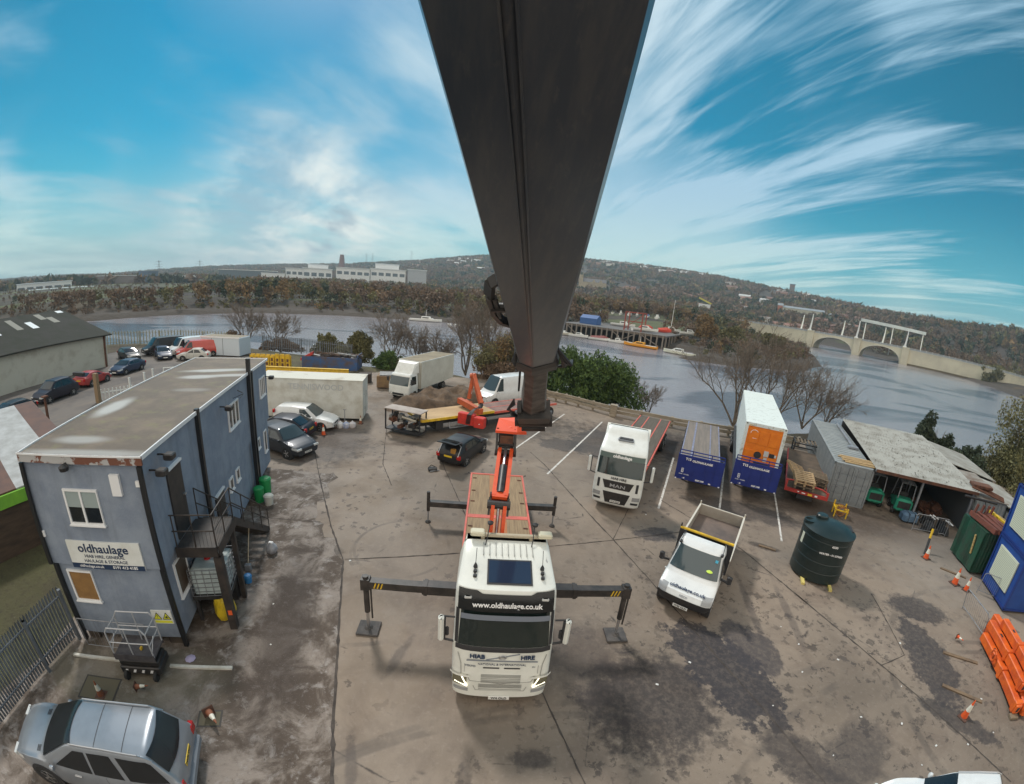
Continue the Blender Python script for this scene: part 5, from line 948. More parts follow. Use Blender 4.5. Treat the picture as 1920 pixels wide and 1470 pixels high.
q = MB(mat('deflector_grey', (.10,.115,.15), .4)); q.add([(1.02,1.35,3.72),(1.24,1.15,3.35),(1.26,2.25,3.30),(1.0,2.25,3.84),(1.02,1.37,3.68),(1.21,1.17,3.32),(1.23,2.25,3.25),(.97,2.25,3.80)], [(0,1,2,3),(4,7,6,5),(0,4,5,1),(1,5,6,2),(2,6,7,3),(3,7,4,0)]); q.build('side_deflector', parent=cr)
# chassis, bed
q = MB(DRK); q.box(-.45,.45,.6,11.2,.55,.95); q.box(-1.2,1.2,2.5,3.6,.45,1.3); q.box(-1.15,-.5,4.4,6.6,.4,1.1); q.box(.5,1.15,4.4,6.6,.4,1.1); q.build('chassis', parent=cr)
lorry_wheels(cr, (1.35, 3.05, 8.6, 10.0), steer=(1.35, 3.05))
q = MB(mat('lorry_red', (.40,.04,.03), .5)); q.box(-1.26,-1.16,2.25,2.9,.9,2.7); q.box(1.16,1.26,2.25,2.9,.9,2.6); q.build('side_guard', parent=cr)
bed = MB(mat('bed_planks', (.33,.235,.135), .85, (.22,.15,.09), 1.6, stretch=(9,.5,1), bump=.3)); by0, by1 = 3.2, 11.35; bed.box(-1.24,-.36,by0,7.25,1.24,1.30); bed.box(.36,1.24,by0,7.25,1.24,1.30); bed.box(-1.24,-.36,7.5,by1,1.24,1.30); bed.box(.36,1.24,7.5,by1,1.24,1.30); bed.build('bed_planks', parent=cr)
SALM = mat('salmon_red', (.66,.14,.10), .55, (.50,.10,.07), 2.0)
q = MB(SALM); q.box(-1.32,-1.243,by0,by1+.1,1.12,1.33); q.box(1.243,1.32,by0,by1+.1,1.12,1.33); q.box(-1.24,1.24,by1+.003,by1+.1,1.12,1.33); q.box(-1.24,1.24,7.253,7.497,1.20,1.315); q.build('bed_rail', parent=cr)
q = MB(mat('orange_deck', (.45,.16,.055), .7, (.33,.14,.06), 1.2)); q.box(-.357,.357,by0,7.25,1.22,1.305); q.box(-.357,.357,7.5,by1,1.22,1.305); q.build('deck_spine', parent=cr)
for s in (-1, 1):
    for y in (4.6, 6.6, 8.6, 9.6, 10.9): MB(RUST).box(s*1.1-.09, s*1.1+.09, y-.03, y+.03, 1.302, 1.33).build('lashing_ring', parent=cr)
    MB(DRK).tube([(s*1.28,by1+.05,1.25),(s*1.42,by1+.05,1.32)], .012, 5).lathe([(.01,-.03),(.04,0),(.01,.05)], (s*1.43,by1+.05,1.33), 8).build('marker_stalk', parent=cr)
# outriggers
OB = mat('outrigger_black', (.022,.020,.019), .5, (.06,.05,.045), 3)
def wl(p): return cr.matrix_world  # placeholder for clarity
def loc_(p):
    c, s = math.cos(-TY), math.sin(-TY); x, y = p[0]-TX0, p[1]-TY0; return Vector((c*x-s*y, s*x+c*y, p[2]))
for s, foot, zb in ((-1, (-3.77,9.46), 1.85), (1, (4.02,10.09), 1.85)):
    f = loc_((*foot,0)); q = MB(OB); y = f.y+.0; q.beam((s*.5,y,zb), (s*2.3,y,zb), .30, .30, (0,0,1)); q.beam((s*2.3,y,zb), (f.x+s*.12,y,zb), .24, .24, (0,0,1)); q.box(s*2.2-.05,s*2.2+.05,y-.17,y+.17,zb-.17,zb+.17); o = q.build('outrigger_beam', parent=cr)
    q = MB(OB); q.cyl((f.x,y,zb+.25), (f.x,y,.75), .085, .085, 12); q.box(f.x-.13,f.x+.13,y-.13,y+.13,zb-.2,zb+.18); q.cyl((f.x+.14,y,zb), (f.x+.14,y,.5), .03, .03, 6); q.build('outrigger_leg', parent=o)
    MB(CHROME).cyl((f.x,y,.75), (f.x,y,.10), .05, .05, 10).build('outrigger_ram', parent=o)
    q = MB(mat('foot_pad', (.05,.048,.048), .8, (.10,.09,.085), 4)); q.rbox(f.x-.34,f.x+.34,y-.30,y+.30,.0,.08,.015); q.cyl((f.x,y,.08), (f.x,y,.14), .14, .08, 12); q.build('foot_pad', parent=o)
    q = MB(YEL); 
    for k in range(3): xx = f.x-s*(.28+k*.10); q.add([(xx-.03,y-.124,zb-.10),(xx+.01,y-.124,zb-.10),(xx+.07,y-.124,zb+.10),(xx+.03,y-.124,zb+.10)], [(0,1,2,3)])
    q.build('hazard_stripes', parent=o)
for s, foot in ((-1, (-3.27,15.93)), (1, (2.4,16.52))):
    f = loc_((*foot,0)); y = f.y; q = MB(OB); q.beam((s*.4,y,.98), (f.x,y,.98), .24, .24, (0,0,1)); o = q.build('outrigger_beam', parent=cr); q = MB(OB); q.cyl((f.x,y,1.55), (f.x,y,.6), .075, .075, 10); q.build('outrigger_leg', parent=o); MB(STEEL).cyl((f.x,y,.6), (f.x,y,.08), .035, .035, 8).build('outrigger_ram', parent=o); MB(OB).lathe([(.13,0),(.13,.04),(.05,.10)], (f.x,y,0), 12).build('foot_pad', parent=o)
# crane on the lorry (world -> lorry coordinates)
JA, JB, JC = Vector((-.09,10.35,4.38)), Vector((-.04,12.75,5.02)), Vector((-.07,12.95,5.98))
L_ = loc_
q = MB(ORANGE); q.beam(L_((-.10,10.05,1.0)), L_((-.10,10.05,3.3)), .62, .62, (0,1,0)); q.beam(L_((-.26,9.96,3.3)), L_(JA+Vector((-.17,0,0))), .10, .34, (0,1,0)); q.beam(L_((.06,9.96,3.3)), L_(JA+Vector((.17,0,0))), .10, .34, (0,1,0)); col_ = q.build('crane_column', parent=cr)
MB(CHROME).cyl(L_((-.10,9.78,2.6)), L_(JA+Vector((0,-.1,-.05))), .05, .05, 12).build('lift_ram', parent=cr)
q = MB(BLACK); q.cyl(L_(JA+Vector((-.33,0,0))), L_(JA+Vector((.33,0,0))), .13, .13, 14); q.beam(L_(JA+Vector((-.27,-.1,-.30))), L_(JA+Vector((-.27,.15,.15))), .06, .2, (0,0,1)); q.beam(L_(JA+Vector((.27,-.1,-.30))), L_(JA+Vector((.27,.15,.15))), .06, .2, (0,0,1)); q.cyl(L_(JA+Vector((-.28,.25,.16))), L_(JA+Vector((.28,.25,.16))), .10, .10, 12); q.build('pivot', parent=cr)
d = (JB-JA); up = Vector((0,-d.z,d.y)).normalized()
q = MB(ORANGE)
for s in (-1, 1): q.beam(L_(JA+d*.08+Vector((s*.18,0,0))), L_(JB+Vector((s*.20,0,0))), .12, .42, up)
q.beam(L_(JA+d*.08-up*.17), L_(JB-up*.17), .36, .05, up); q.beam(L_(JA+d*.05+up*.15), L_(JA+d*.16+up*.15), .44, .10, up); q.build('main_boom', parent=cr)
q = MB(BLACK); q.smooth = True; q.cyl(L_(JA+d*.13+up*.13), L_(JA+d*.62+up*.16), .125, .125, 16); q.build('boom_cylinder', parent=cr); q = MB(CHROME); q.cyl(L_(JA+d*.62+up*.16), L_(JB+up*.16), .05, .05, 10); q.build('cylinder_rod', parent=cr)
q = MB(BLACK); q.cyl(L_(JB+Vector((-.36,0,0))), L_(JB+Vector((.36,0,0))), .12, .12, 14); q.beam(L_(JB+Vector((-.31,-.05,0))), L_(JC+Vector((-.30,0,-.15))), .07, .26, (0,1,0)); q.beam(L_(JB+Vector((.31,-.05,0))), L_(JC+Vector((.30,0,-.15))), .07, .26, (0,1,0)); q.beam(L_(JB+Vector((0,.15,.1))), L_(JC+Vector((0,.1,-.25))), .5, .12, (0,1,0)); q.cyl(L_(JB+Vector((-.34,.05,.30))), L_(JB+Vector((.34,.05,.30))), .07, .07, 10); q.build('knuckle', parent=cr)
q = MB(RUST); q.beam(L_(JB+Vector((0,-.02,.35))), L_(JB+Vector((0,0,.62))), .44, .08, (0,1,0)); q.build('knuckle_plate', parent=cr)
q = MB(mat('bright_orange_plate', (.85,.10,.03), .4)); q.add([L_(JC+Vector(v)) for v in ((-.36,-.25,-.17),(.36,-.25,-.17),(.68,-.15,-.18),(.34,.1,.05),(.34,.55,.10),(-.30,.55,.02),(-.36,-.25,-.25),(.36,-.25,-.25),(.68,-.15,-.26),(.34,.1,-.03),(.34,.55,.02),(-.30,.55,-.06))], [(0,1,2,3,4,5),(11,10,9,8,7,6)]+[(i,(i+1)%6,6+(i+1)%6,6+i) for i in range(6)]); q.build('guard_plate', parent=cr)
# outer boom: leaves the knuckle and passes over the camera
bu = Vector((.06805, .93812, -.33955)).normalized(); _t2 = Vector((-.01978, .81052, .58538)); bn = (_t2-bu*_t2.dot(bu)).normalized(); bs = bu.cross(bn).normalized(); CP = Vector((0,0,CAMH)); DB = 1.2
def BP(s, a, b): return L_(CP+bu*s+bs*a+bn*(DB+b))
m_boom, t, b = geo_mat('boom_paint'); g = G(t)
oc = t.nodes.new('ShaderNodeTexCoord').outputs['Object']
n1 = g.noise(3.0, 6, .65, 0, vec=oc, st=(3.5,.35,1.2)); n2 = g.noise(22, 4, .7, 0, vec=oc, st=(1,.15,1)); c = g.mix(g.step(n1, .4, .68), (.046,.058,.080), (.078,.084,.096)); c = g.mix(g.m('MULTIPLY', g.step(n2, .55, .75), .5), c, (.12,.118,.12)); t.links.new(c, b.inputs['Base Color']); b.inputs['Roughness'].default_value = .30
prof = [(-.31,.10),(-.285,.03),(-.09,-.055),(-.065,-.062),(-.04,-.055),(.275,.03),(.31,.10),(.31,.62),(.26,.66),(-.26,.66),(-.31,.62)]
q = MB(m_boom); sc = lambda k, s, db=0.0: [BP(s, a*k, b_*k+db) for a, b_ in prof]
q.loft([sc(1.28, -3.2, -.04), sc(1.15, 1.2, -.02), sc(.96, 6.9)]); bo_ = q.build('outer_boom', parent=cr)
q = MB(m_boom)
for a0, a1, bb in ((-.090,-.082,-.062), (-.048,-.040,-.066)): q.loft([[BP(s, a0*k, bb*k-.006-d_), BP(s, a1*k, bb*k-.006-d_), BP(s, a1*k, bb*k+.02-d_), BP(s, a0*k, bb*k+.02-d_)] for s, k, d_ in ((-3,1.27,.04),(1.2,1.15,.02),(6.4,.97,.0))])
q.build('weld_rib', parent=bo_)
q = MB(BLACK); q.loft([sc(1.06, 6.45, -.01), sc(1.22, 6.65, -.03), sc(1.24, 6.95, -.04), sc(1.08, 7.1, 0)]); q.build('boom_collar', parent=bo_)
HD = (CP+Vector((.05870,.95399,-.29403))*12.9)
def SP(f, a, b_):
    c0 = CP+bu*7.0+bn*(DB+.02)+bs*.0; c = c0.lerp(HD, f); return L_(c+bs*a+bn*b_)
q = MB(mat('inner_boom_grey', (.13,.115,.105), .5, (.04,.036,.034), 3, fac=(.4,.6))); k2 = lambda f, k: [SP(f, a*k, b_*k) for a, b_ in prof]; q.loft([k2(0,.70), k2(.5,.90), k2(.93,1.25)]); q.build('inner_boom', parent=cr)
q = MB(BLACK); q.beam(SP(.80,0,.10), SP(1.06,0,.05), .95, .55, bn); q.cyl(SP(.98,-.58,.0), SP(.98,.58,.0), .26, .26, 16); q.beam(SP(.75,-.42,.1), SP(1.0,-.40,.1), .12, .3, bn); q.cyl(SP(1.05,-.38,-.2), SP(1.05,.38,-.2), .16, .16, 12); q.build('boom_head', parent=cr)
q = MB(DRK)
for k in range(5): q.tube([SP(.55+.03*k,-.52,.1), SP(.62+.02*k,-.66-.02*k,-.02), SP(.78,-.64,-.10+.03*k), SP(.9,-.40,-.06)], .022, 6)
for k in range(6):
    a = .36+.03*k; q.tube([BP(6.2,.33,.2), BP(6.5,a+.05,.10-.02*k), BP(6.9,a+.10,.05+.02*k), BP(7.3,a,.12)], .028, 6)
for k in range(5): q.tube([BP(6.3,-.33,.15), BP(6.7,-.36-.012*k,.02+.02*k), BP(7.4,-.30,.1), SP(.3,-.36,.0)], .022, 6)
q.build('hoses', parent=cr)
q = MB(BLACK); bk_ = [BP(3.3,-.31,.18), BP(3.35,-.41,.14), BP(3.6,-.45,.12), BP(4.1,-.45,.12), BP(4.4,-.40,.12), BP(4.6,-.31,.14)]
for a, b_ in zip(bk_[:-1], bk_[1:]): q.beam(a, b_, .10, .05, bu)
q.cyl(BP(3.6,-.40,.10), BP(4.2,-.40,.10), .03, .03, 8); q.cyl(BP(3.9,-.46,.1), BP(3.9,-.31,.1), .05, .05, 8); q.build('hose_bracket', parent=bo_)
# ------------------------------------------------------------------ second lorry on the bays
_a = math.atan2(-(6.87-4.58), 1) ; MY = math.atan2(18.12-18.84, 6.86-4.52); ML = (5.66, 18.25)
ml = thing('flatbed_lorry', 'white lorry with black grille and red-edged flatbed trailer, parked on the marked bays', 'lorry', (ML[0],ML[1],0), MY-.04)
mc = Cab(ml, WHITE, [(.32,1.10,.14,2.1),(.42,1.18,.05,2.25),(1.0,1.24,.0,2.25),(2.0,1.24,.06,2.25),(3.05,1.20,.34,2.25),(3.16,1.18,.45,2.25),(3.42,1.14,.95,2.25),(3.62,1.12,1.35,2.25),(3.95,1.05,1.75,2.25),(4.0,.98,1.95,2.2)], c=.28)
mc.patch(1.98, 2.80, -1.12, 1.12, mat('screen_green_glass', (.03,.045,.045), .08, spec=.8), 'windscreen', .014, 7, 14)
mc.patch(2.80, 3.05, -1.10, 1.10, mat('screen_sticker_green', (.09,.13,.12), .4), 'screen_band', .018, 3, 14)
mc.txt('oldhaulage', .22, 2.92, 0, WTXT, .03, bold=.008); mc.txt('HIAB HIRE', .17, 1.83, 0, DRK, .018, bold=.004)
mc.patch(1.28, 1.70, -.62, .62, BLACK, 'upper_grille', .014, 4, 8, u0t=-.78, u1t=.78); mc.patch(.48, 1.10, -.50, .50, BLACK, 'lower_grille', .014, 4, 8, u0t=-.68, u1t=.68)
mc.txt('MAN', .24, 1.45, 0, mat('silver_letters', (.35,.35,.36), .4), .03, bold=.004, squash=1.5)
for s in (-1, 1):
    sg = lambda a, b_: (min(s*a, s*b_), max(s*a, s*b_)); mc.patch(.80, 1.02, *sg(.80, 1.17), mat('lamp_grey', (.32,.33,.34), .25), 'headlight', .014, 4, 6); mc.patch(.58, .70, *sg(.76, 1.12), DRK, 'fog_slot', .014, 3, 5); mc.patch(1.25, 1.72, *sg(.90, 1.02), DRK, 'air_slot', .012, 3, 3)
    mirror(ml, s*1.50, .12, 2.35, WHITE, .85, .28); q = MB(GLASS); q.add([(s*1.247,.6,2.05),(s*1.247,1.5,2.05),(s*1.212,1.5,2.85),(s*1.212,.72,2.85)], [(0,1,2,3)]); q.build('side_window', parent=ml)
q = MB(PLATEW).box(-.26,.26,-.03,-.014,.56,.67); p_ = q.build('number_plate', parent=ml); text(p_, 'W14 OLD', .10, (0,-.033,.615), (1,0,0), (0,0,1), DRK, bold=.002)
q = MB(GREY); q.add([(-.36,1.10,3.50),(.36,1.10,3.50),(.36,1.33,3.62),(-.36,1.33,3.62)], [(0,1,2,3)]); q.rbox(-.40,.40,1.05,1.38,3.50,3.60,.02,); q.build('roof_hatch', parent=ml)
q = MB(DRK); q.rbox(-.34,.34,1.08,1.34,3.60,3.64,.01); q.build('hatch_glass', parent=ml)
q = MB(mat('lorry_white2', (.74,.75,.70), .3)); q.add([(-1.12,1.5,3.55),(1.12,1.5,3.55),(1.15,2.25,4.02),(-1.15,2.25,4.02),(-1.12,1.45,3.45),(1.12,1.45,3.45),(1.18,2.27,3.4),(-1.18,2.27,3.4)], [(0,1,2,3),(4,7,6,5),(0,4,5,1),(1,5,6,2),(2,6,7,3),(3,7,4,0)]); q.build('roof_deflector', parent=ml)
q = MB(DRK); q.box(-.45,.45,.6,6.0,.5,.9); q.box(-1.1,1.1,2.3,3.2,.4,1.1); q.build('chassis', parent=ml); lorry_wheels(ml, (1.4,4.2), steer=(1.4,))
_kids0 = set(o.name for o in COL.objects)
lorry_wheels(ml, (11.2,12.5), steer=())
tr_ = MB(mat('trailer_ply_grey', (.12,.10,.078), .85, (.08,.066,.052), 1.5, stretch=(6,.5,1))); tr_.box(-1.16,1.16,3.05,15.0,1.30,1.38); tr_.build('trailer_bed', parent=ml)
q = MB(SALM)
for x in (-1.27,-.56,.44,1.19): q.box(x,x+.08,3.0,15.05,1.22,1.392)
q.build('trailer_rails', parent=ml); MB(RED).box(-1.25,1.25,2.9,3.0,1.2,2.5).build('headboard', parent=ml); MB(DRK).box(-.5,.5,4,14.6,.75,1.2).build('trailer_frame', parent=ml)
for _o in [o for o in COL.objects if o.parent == ml and o.name not in _kids0]:
    _o.matrix_local = Matrix.Translation((0,3.0,0)) @ Matrix.Rotation(-.13, 4, 'Z') @ Matrix.Translation((0,-3.0,0))
# ------------------------------------------------------------------ blue trailers T13 and T12
BLU = mat('trailer_blue', (.012,.028,.20), .45, (.010,.020,.14), 1.5, fac=(.4,.8)); BEDM = mat('grey_trailer_deck', (.16,.14,.125), .8, (.24,.20,.17), 1.2, stretch=(7,.4,1)); MARK = mat('white_marks', (.62,.64,.70), .6)
def blue_trailer(name, label, p0, p1, L, code, bed=True):
    a, b_ = Vector(p0), Vector(p1); yaw = math.atan2(b_.y-a.y, b_.x-a.x); c = (a+b_)/2; t = thing(name, label, 'trailer', (c.x,c.y,0), yaw, 'blue-fronted trailers'); W = 1.25
    q = MB(BLU); q.box(-W,W,-.06,0,.95,2.42); q.box(-W-.03,-W,-.08,.12,.95,2.45); q.box(W,W+.03,-.08,.12,.95,2.45)
    for x in (-.83,-.30,.30,.83): q.box(x-.02,x+.02,-.085,-.063,1.0,2.40)
    hb = q.build('headboard', parent=t); q = MB(BLU)
    for z in (2.50, 2.68): q.box(-W,W,-.05,.0,z,z+.05)
    for x in (-W,-.55,.5,W-.05): q.box(x,x+.05,-.05,0,2.42,2.73)
    q.build('top_rail', parent=t); text(hb, code, .19, (-.70,-.095,2.22), (1,0,0), (0,0,1), WTXT, bold=.008); text(hb, 'OLDHAULAGE', .17, (.08,-.095,2.17), (1,0,0), (0,0,1), WTXT, bold=.006)
    q = MB(MARK); q.box(-.98,-.84,-.074,-.066,1.38,1.43); q.box(-.98,-.84,-.074,-.066,1.60,1.64); q.box(-.98,-.94,-.074,-.066,1.43,1.60); q.box(-.88,-.84,-.074,-.066,1.43,1.60); q.box(-.93,-.89,-.074,-.066,1.48,1.55); q.box(-.86,-.72,-.074,-.066,1.02,1.10); q.build('marks', parent=hb)
    text(hb, 'CLAIR PAYLOAD', .075, (-.80,-.072,1.28), (1,0,0), (0,0,1), MARK, bold=.003); text(hb, '0207 1195', .11, (.12,-.095,1.08), (1,0,0), (0,0,1), MARK, bold=.012)
    q = MB(WTXT)
    for x in (-W,W-.08): q.box(x,x+.08,-.10,-.066,.94,1.0)
    q.box(.62,.74,-.10,-.066,1.0,1.06); q.build('marker_lamp', parent=t)
    q = MB(DRK); q.box(-.5,.5,.2,L-.3,.8,1.2); q.box(-.9,-.75,2.2,2.35,0,1.1); q.box(.75,.9,2.2,2.35,0,1.1); q.box(-W,W,.0,L,1.18,1.255); q.build('frame', parent=t); lorry_wheels(t, (L-3.6,L-2.3,L-1.0), W=2.5)
    if bed:
        q = MB(BEDM); q.box(-1.17,1.17,.02,L,1.26,1.33); q.build('bed', parent=t); q = MB(mat('blue_grey_strip', (.26,.28,.40), .6, (.18,.18,.24), 3)); q.box(-.62,-.50,.02,L,1.332,1.345); q.box(.55,.63,.02,L,1.332,1.345); q.box(-W,-1.173,.02,L,1.262,1.345); q.box(1.173,W,.02,L,1.262,1.345); q.build('bed_strips', parent=t)
    return t, yaw, c
blue_trailer('flatbed_trailer', 'empty blue-fronted flatbed trailer with grey deck, coded T13, between the white lorry and the container', (9.66,21.15), (12.24,19.90), 12.2, 'T13')
t12, yw12, c12 = blue_trailer('skeletal_trailer', 'blue-fronted trailer coded T12 carrying the white refrigerated container', (13.13,20.85), (15.50,19.55), 13.0, 'T12', bed=False)
# refrigerated container: from the fitted corners
rf = thing('refrigerated_container', 'white refrigerated container with an orange cooling unit, on the blue T12 trailer', 'container', (14.364,22.503,0), -.5039); zc0, zc1 = 1.27, 4.265
q = MB(TEAL); q.box(0,2.44,.10,12.19,zc0,zc1-.05); rb = q.build('wall', parent=rf); MB(mat('reefer_roof', (.70,.76,.73), .55, (.30,.32,.28), 5.0, fac=(.60,.66), stretch=(.5,1.6,1))).box(.03,2.41,.10,12.16,zc1-.049,zc1).build('roof', parent=rf)
q = MB(TEAL); q.box(0,.20,0,.097,zc0,zc1); q.box(2.24,2.44,0,.097,zc0,zc1); q.box(.20,2.24,0,.097,zc1-.20,zc1); q.box(.20,2.24,0,.097,zc0,zc0+.2); q.build('end_frame', parent=rf)
REO = mat('cooling_orange', (.80,.22,.012), .45, (.70,.17,.01), 2); q = MB(REO); q.box(.203,2.237,.03,.09,zc0+.2,zc1-.203); q.rbox(.30,.9,.0,.03,zc1-1.25,zc1-.35,.01); q.rbox(.95,1.5,.0,.03,zc1-1.3,zc1-.45,.01); q.rbox(1.55,2.15,.0,.03,zc1-1.3,zc1-.45,.01); q.rbox(.28,.75,-.01,.03,zc0+.5,zc0+1.3,.01); un = q.build('cooling_unit', parent=rf)
q = MB(DRK); q.cyl((1.08,.04,zc0+1.05), (1.08,-.01,zc0+1.05), .22, .22, 18); q.box(1.75,2.05,-.015,.03,zc0+1.05,zc0+1.3); q.box(.95,1.95,.0,.03,zc0+.25,zc0+.6); q.build('fan_grille', parent=un)
q = MB(LAMP); q.box(1.42,1.70,-.02,.03,zc0+1.05,zc0+1.4); q.box(1.45,1.66,-.02,.03,zc0+.72,zc0+.98); q.box(2.05,2.16,-.02,.03,zc0+1.1,zc0+1.25); q.build('control_box', parent=un); q = MB(WTXT); pts = [(.62+.22*math.cos(a), -.004, zc1-.62+.20*math.sin(a)) for a in np.linspace(.5,3.3,9)]; q.tube([(x,y-.008,z) for x,y,z in pts], .018, 4); q.box(.55,.8,-.012,-.002,zc1-.95,zc1-.93); q.build('logo_arc', parent=un)
q = MB(DRK)
for x in (.10,2.34):
    for z in (zc0+.1, zc1-.08): q.cyl((x,-.006,z), (x,.02,z), .045, .045, 8)
for x in (1.0,1.4): q.box(x,x+.02,-.006,.0,zc1-.15,zc1-.12)
q.build('corner_casting', parent=rf); q = MB(YEL); q.box(.22,.45,-.004,-.001,zc1-.17,zc1-.13); q.box(1.95,2.2,-.004,-.001,zc1-.17,zc1-.13); q.build('warning_strip', parent=rf)
# ------------------------------------------------------------------ tipper pick-up
IA, IB = Vector((5.80,11.45)), Vector((7.15,10.62)); iy = math.atan2(IB.y-IA.y, IB.x-IA.x); ic = (IA+IB)/2
tp = thing('tipper_pickup', 'white tipper pick-up with grey dropside body and yellow bar behind the cab', 'tipper', (ic.x,ic.y,0), iy-.08)
tc_ = Cab(tp, paint('van_white', (.74,.76,.76)), [(.42,.86,.12,1.9),(.60,.94,.03,2.0),(.78,.96,.0,2.05),(.95,.97,.10,2.1),(1.10,.96,.42,2.1),(1.22,.95,.68,2.1),(1.32,.94,.78,2.1),(2.06,.84,1.40,2.12),(2.20,.80,1.62,2.12),(2.25,.74,1.80,2.05)], c=.30, p=3.0)
tc_.patch(1.36, 2.04, -.86, .86, mat('screen_blue_glass', (.05,.075,.085), .08, spec=.8), 'windscreen', .014, 8, 14, u0t=-.74, u1t=.74)
tc_.patch(.42, .78, -.93, .93, DRK, 'bumper', .03, 4, 14); tc_.patch(.60, .80, -.55, .55, BLACK, 'grille', .05, 3, 8, u0t=-.62, u1t=.62)
tc_.txt('oldhaulage.co.uk', .19, 1.045, .05, NAVY, .06, bold=.004); tc_.txt('IVECO', .10, .865, .0, GREY, .03, bold=.002)
for s in (-1, 1):
    sg = lambda a, b_: (min(s*a, s*b_), max(s*a, s*b_)); tc_.patch(.80, 1.03, *sg(.62, .93), mat('lamp_grey', (.32,.33,.34), .25), 'headlight', .014, 5, 6)
    q = MB(DRK); q.rbox(s*1.24-.09,s*1.24+.09,.98,1.12,1.33,1.66,.04); q.tube([(s*.95,1.1,1.42),(s*1.2,1.05,1.42)], .03, 6); q.tube([(s*.95,1.12,1.36),(s*1.2,1.06,1.36)], .02, 6); q.build('mirror', parent=tp)
    q = MB(GLASS); q.add([(s*.962,.95,1.34),(s*.962,1.85,1.34),(s*.862,1.85,2.0),(s*.862,1.42,2.0)], [(0,1,2,3)]); q.build('side_window', parent=tp); q = MB(DRK); q.tube([(s*.78,1.45,2.10),(s*.76,1.80,2.262),(s*.74,2.05,2.27)], .018, 4); q.rbox(s*.76-.05,s*.76+.05,1.40,1.55,2.05,2.14,.02); q.build('roof_gutter', parent=tp)
    for y, in ((.85,), (4.35,)): wheel(tp, s*.86, y, .36, .22, CHROME)
    a_ = MB(DRK); a_.cyl((s*.70,.85,.36), (s*.972,.85,.36), .43, .43, 24); a_.build('wheel_arch', parent=tp)
q = MB(PLATEW); q.box(-.26,.26,-.055,-.036,.42,.53); p_ = q.build('number_plate', parent=tp); text(p_, 'W30 OLD', .10, (0,-.058,.475), (1,0,0), (0,0,1), DRK, bold=.002)
q = MB(mat('hi_vis_yellow', (.55,.75,.10), .7)); q.smooth = True; q.lathe([(.01,-.03),(.12,0),(.08,.03),(.01,.05)], (.52,1.02,1.58), 9); hv = q.build('dashboard_vest', parent=tp); hv.scale = (1,1,1)
q = MB(mat('tax_disc', (.05,.35,.5), .5)); q.box(.60,.70,1.262,1.268,1.86,1.96, rot=(-.70,0,0)); q.build('screen_sticker', parent=tp)
MB(DRK).box(-.35,.35,1.2,6.0,.45,.75).build('chassis', parent=tp)
BODYG = mat('dropside_grey', (.40,.36,.31), .6, (.30,.27,.23), 1.5); q = MB(mat('tipper_floor', (.11,.088,.080), .8, (.17,.13,.11), 1.5, fac=(.4,.6))); q.box(-1.0,1.0,2.30,6.45,.92,1.0); q.build('body_floor', parent=tp)
q = MB(BODYG); q.box(-1.04,-1.0,2.30,6.45,.92,1.48); q.box(1.0,1.04,2.30,6.45,.92,1.48); q.box(-1.04,1.04,6.452,6.50,.92,1.48); q.build('dropside', parent=tp)
q = MB(mat('cream_rail', (.62,.58,.50), .5)); q.box(-1.06,-.985,2.30,6.5,1.482,1.52); q.box(.985,1.06,2.30,6.5,1.482,1.52); q.box(-.98,.98,6.45,6.51,1.482,1.52); q.cyl((-1.03,6.5,1.4), (-1.03,6.5,1.66), .03, .03, 8); q.cyl((1.03,6.5,1.4), (1.03,6.5,1.66), .03, .03, 8); q.build('top_rail', parent=tp)
q = MB(DRK); q.box(-1.03,1.03,2.20,2.27,.92,2.16); q.cyl((-1.0,2.24,2.0), (-1.0,2.24,2.42), .03, .03, 8); q.build('headboard', parent=tp); MB(YEL).cyl((-1.02,2.24,2.24), (1.02,2.24,2.24), .055, .055, 10).build('yellow_bar', parent=tp)
ib = thing('orange_breaker', 'orange engine-powered machine lying in the tipper body behind the yellow bar', 'machine', (0,0,0)); ib.location = (ic.x,ic.y,0); ib.rotation_euler = (0,0,iy-.08); q = MB(mat('machine_orange', (.62,.10,.02), .5)); q.rbox(.20,.52,2.65,3.15,1.06,1.36,.05); q.rbox(.26,.46,2.72,3.05,1.362,1.42,.02); q.build('casing', parent=ib); q = MB(DRK); q.tube([(.14,2.6,1.1),(.14,2.7,1.5),(.58,2.7,1.5),(.58,3.2,1.4),(.58,3.2,1.05)], .022, 6); q.lathe([(.10,-.04),(.10,.04)], (.36,3.25,1.15), 10); q.build('handle', parent=ib)
# ------------------------------------------------------------------ right side of the yard
def local(o, yaw):
    c, s = math.cos(yaw), math.sin(yaw); return lambda x, y: (o[0]+c*x-s*y, o[1]+s*x+c*y)
GCON = mat('grey_container', (.25,.27,.28), .65, (.19,.21,.225), 1.3, bump=.1); GCON2 = mat('pale_grey_container', (.30,.32,.32), .65, (.22,.24,.245), 1.4)
def corrugated(q, x0, x1, y, z0, z1, depth=.05, pitch=.28, axis='x'):
    n = max(2, int(abs(x1-x0)/pitch)); pts = []
    for i in range(n):
        a = x0+(x1-x0)*i/n; w = (x1-x0)/n; pts += [(a,0),(a+w*.35,0),(a+w*.5,depth),(a+w*.85,depth)]
    pts.append((x1,0)); V = []
    for z in (z0, z1): V += [((a, y+d, z) if axis == 'x' else (y+d, a, z)) for a, d in pts]
    m = len(pts); q.add(V, [(i, i+1, m+i+1, m+i) for i in range(m-1)])
SO, SY = (20.2,20.9), -.54
gc = thing('grey_container', 'long grey shipping container with timber lengths on its roof, next to the pallet trailer', 'container', (*SO,0), SY); H = 2.6
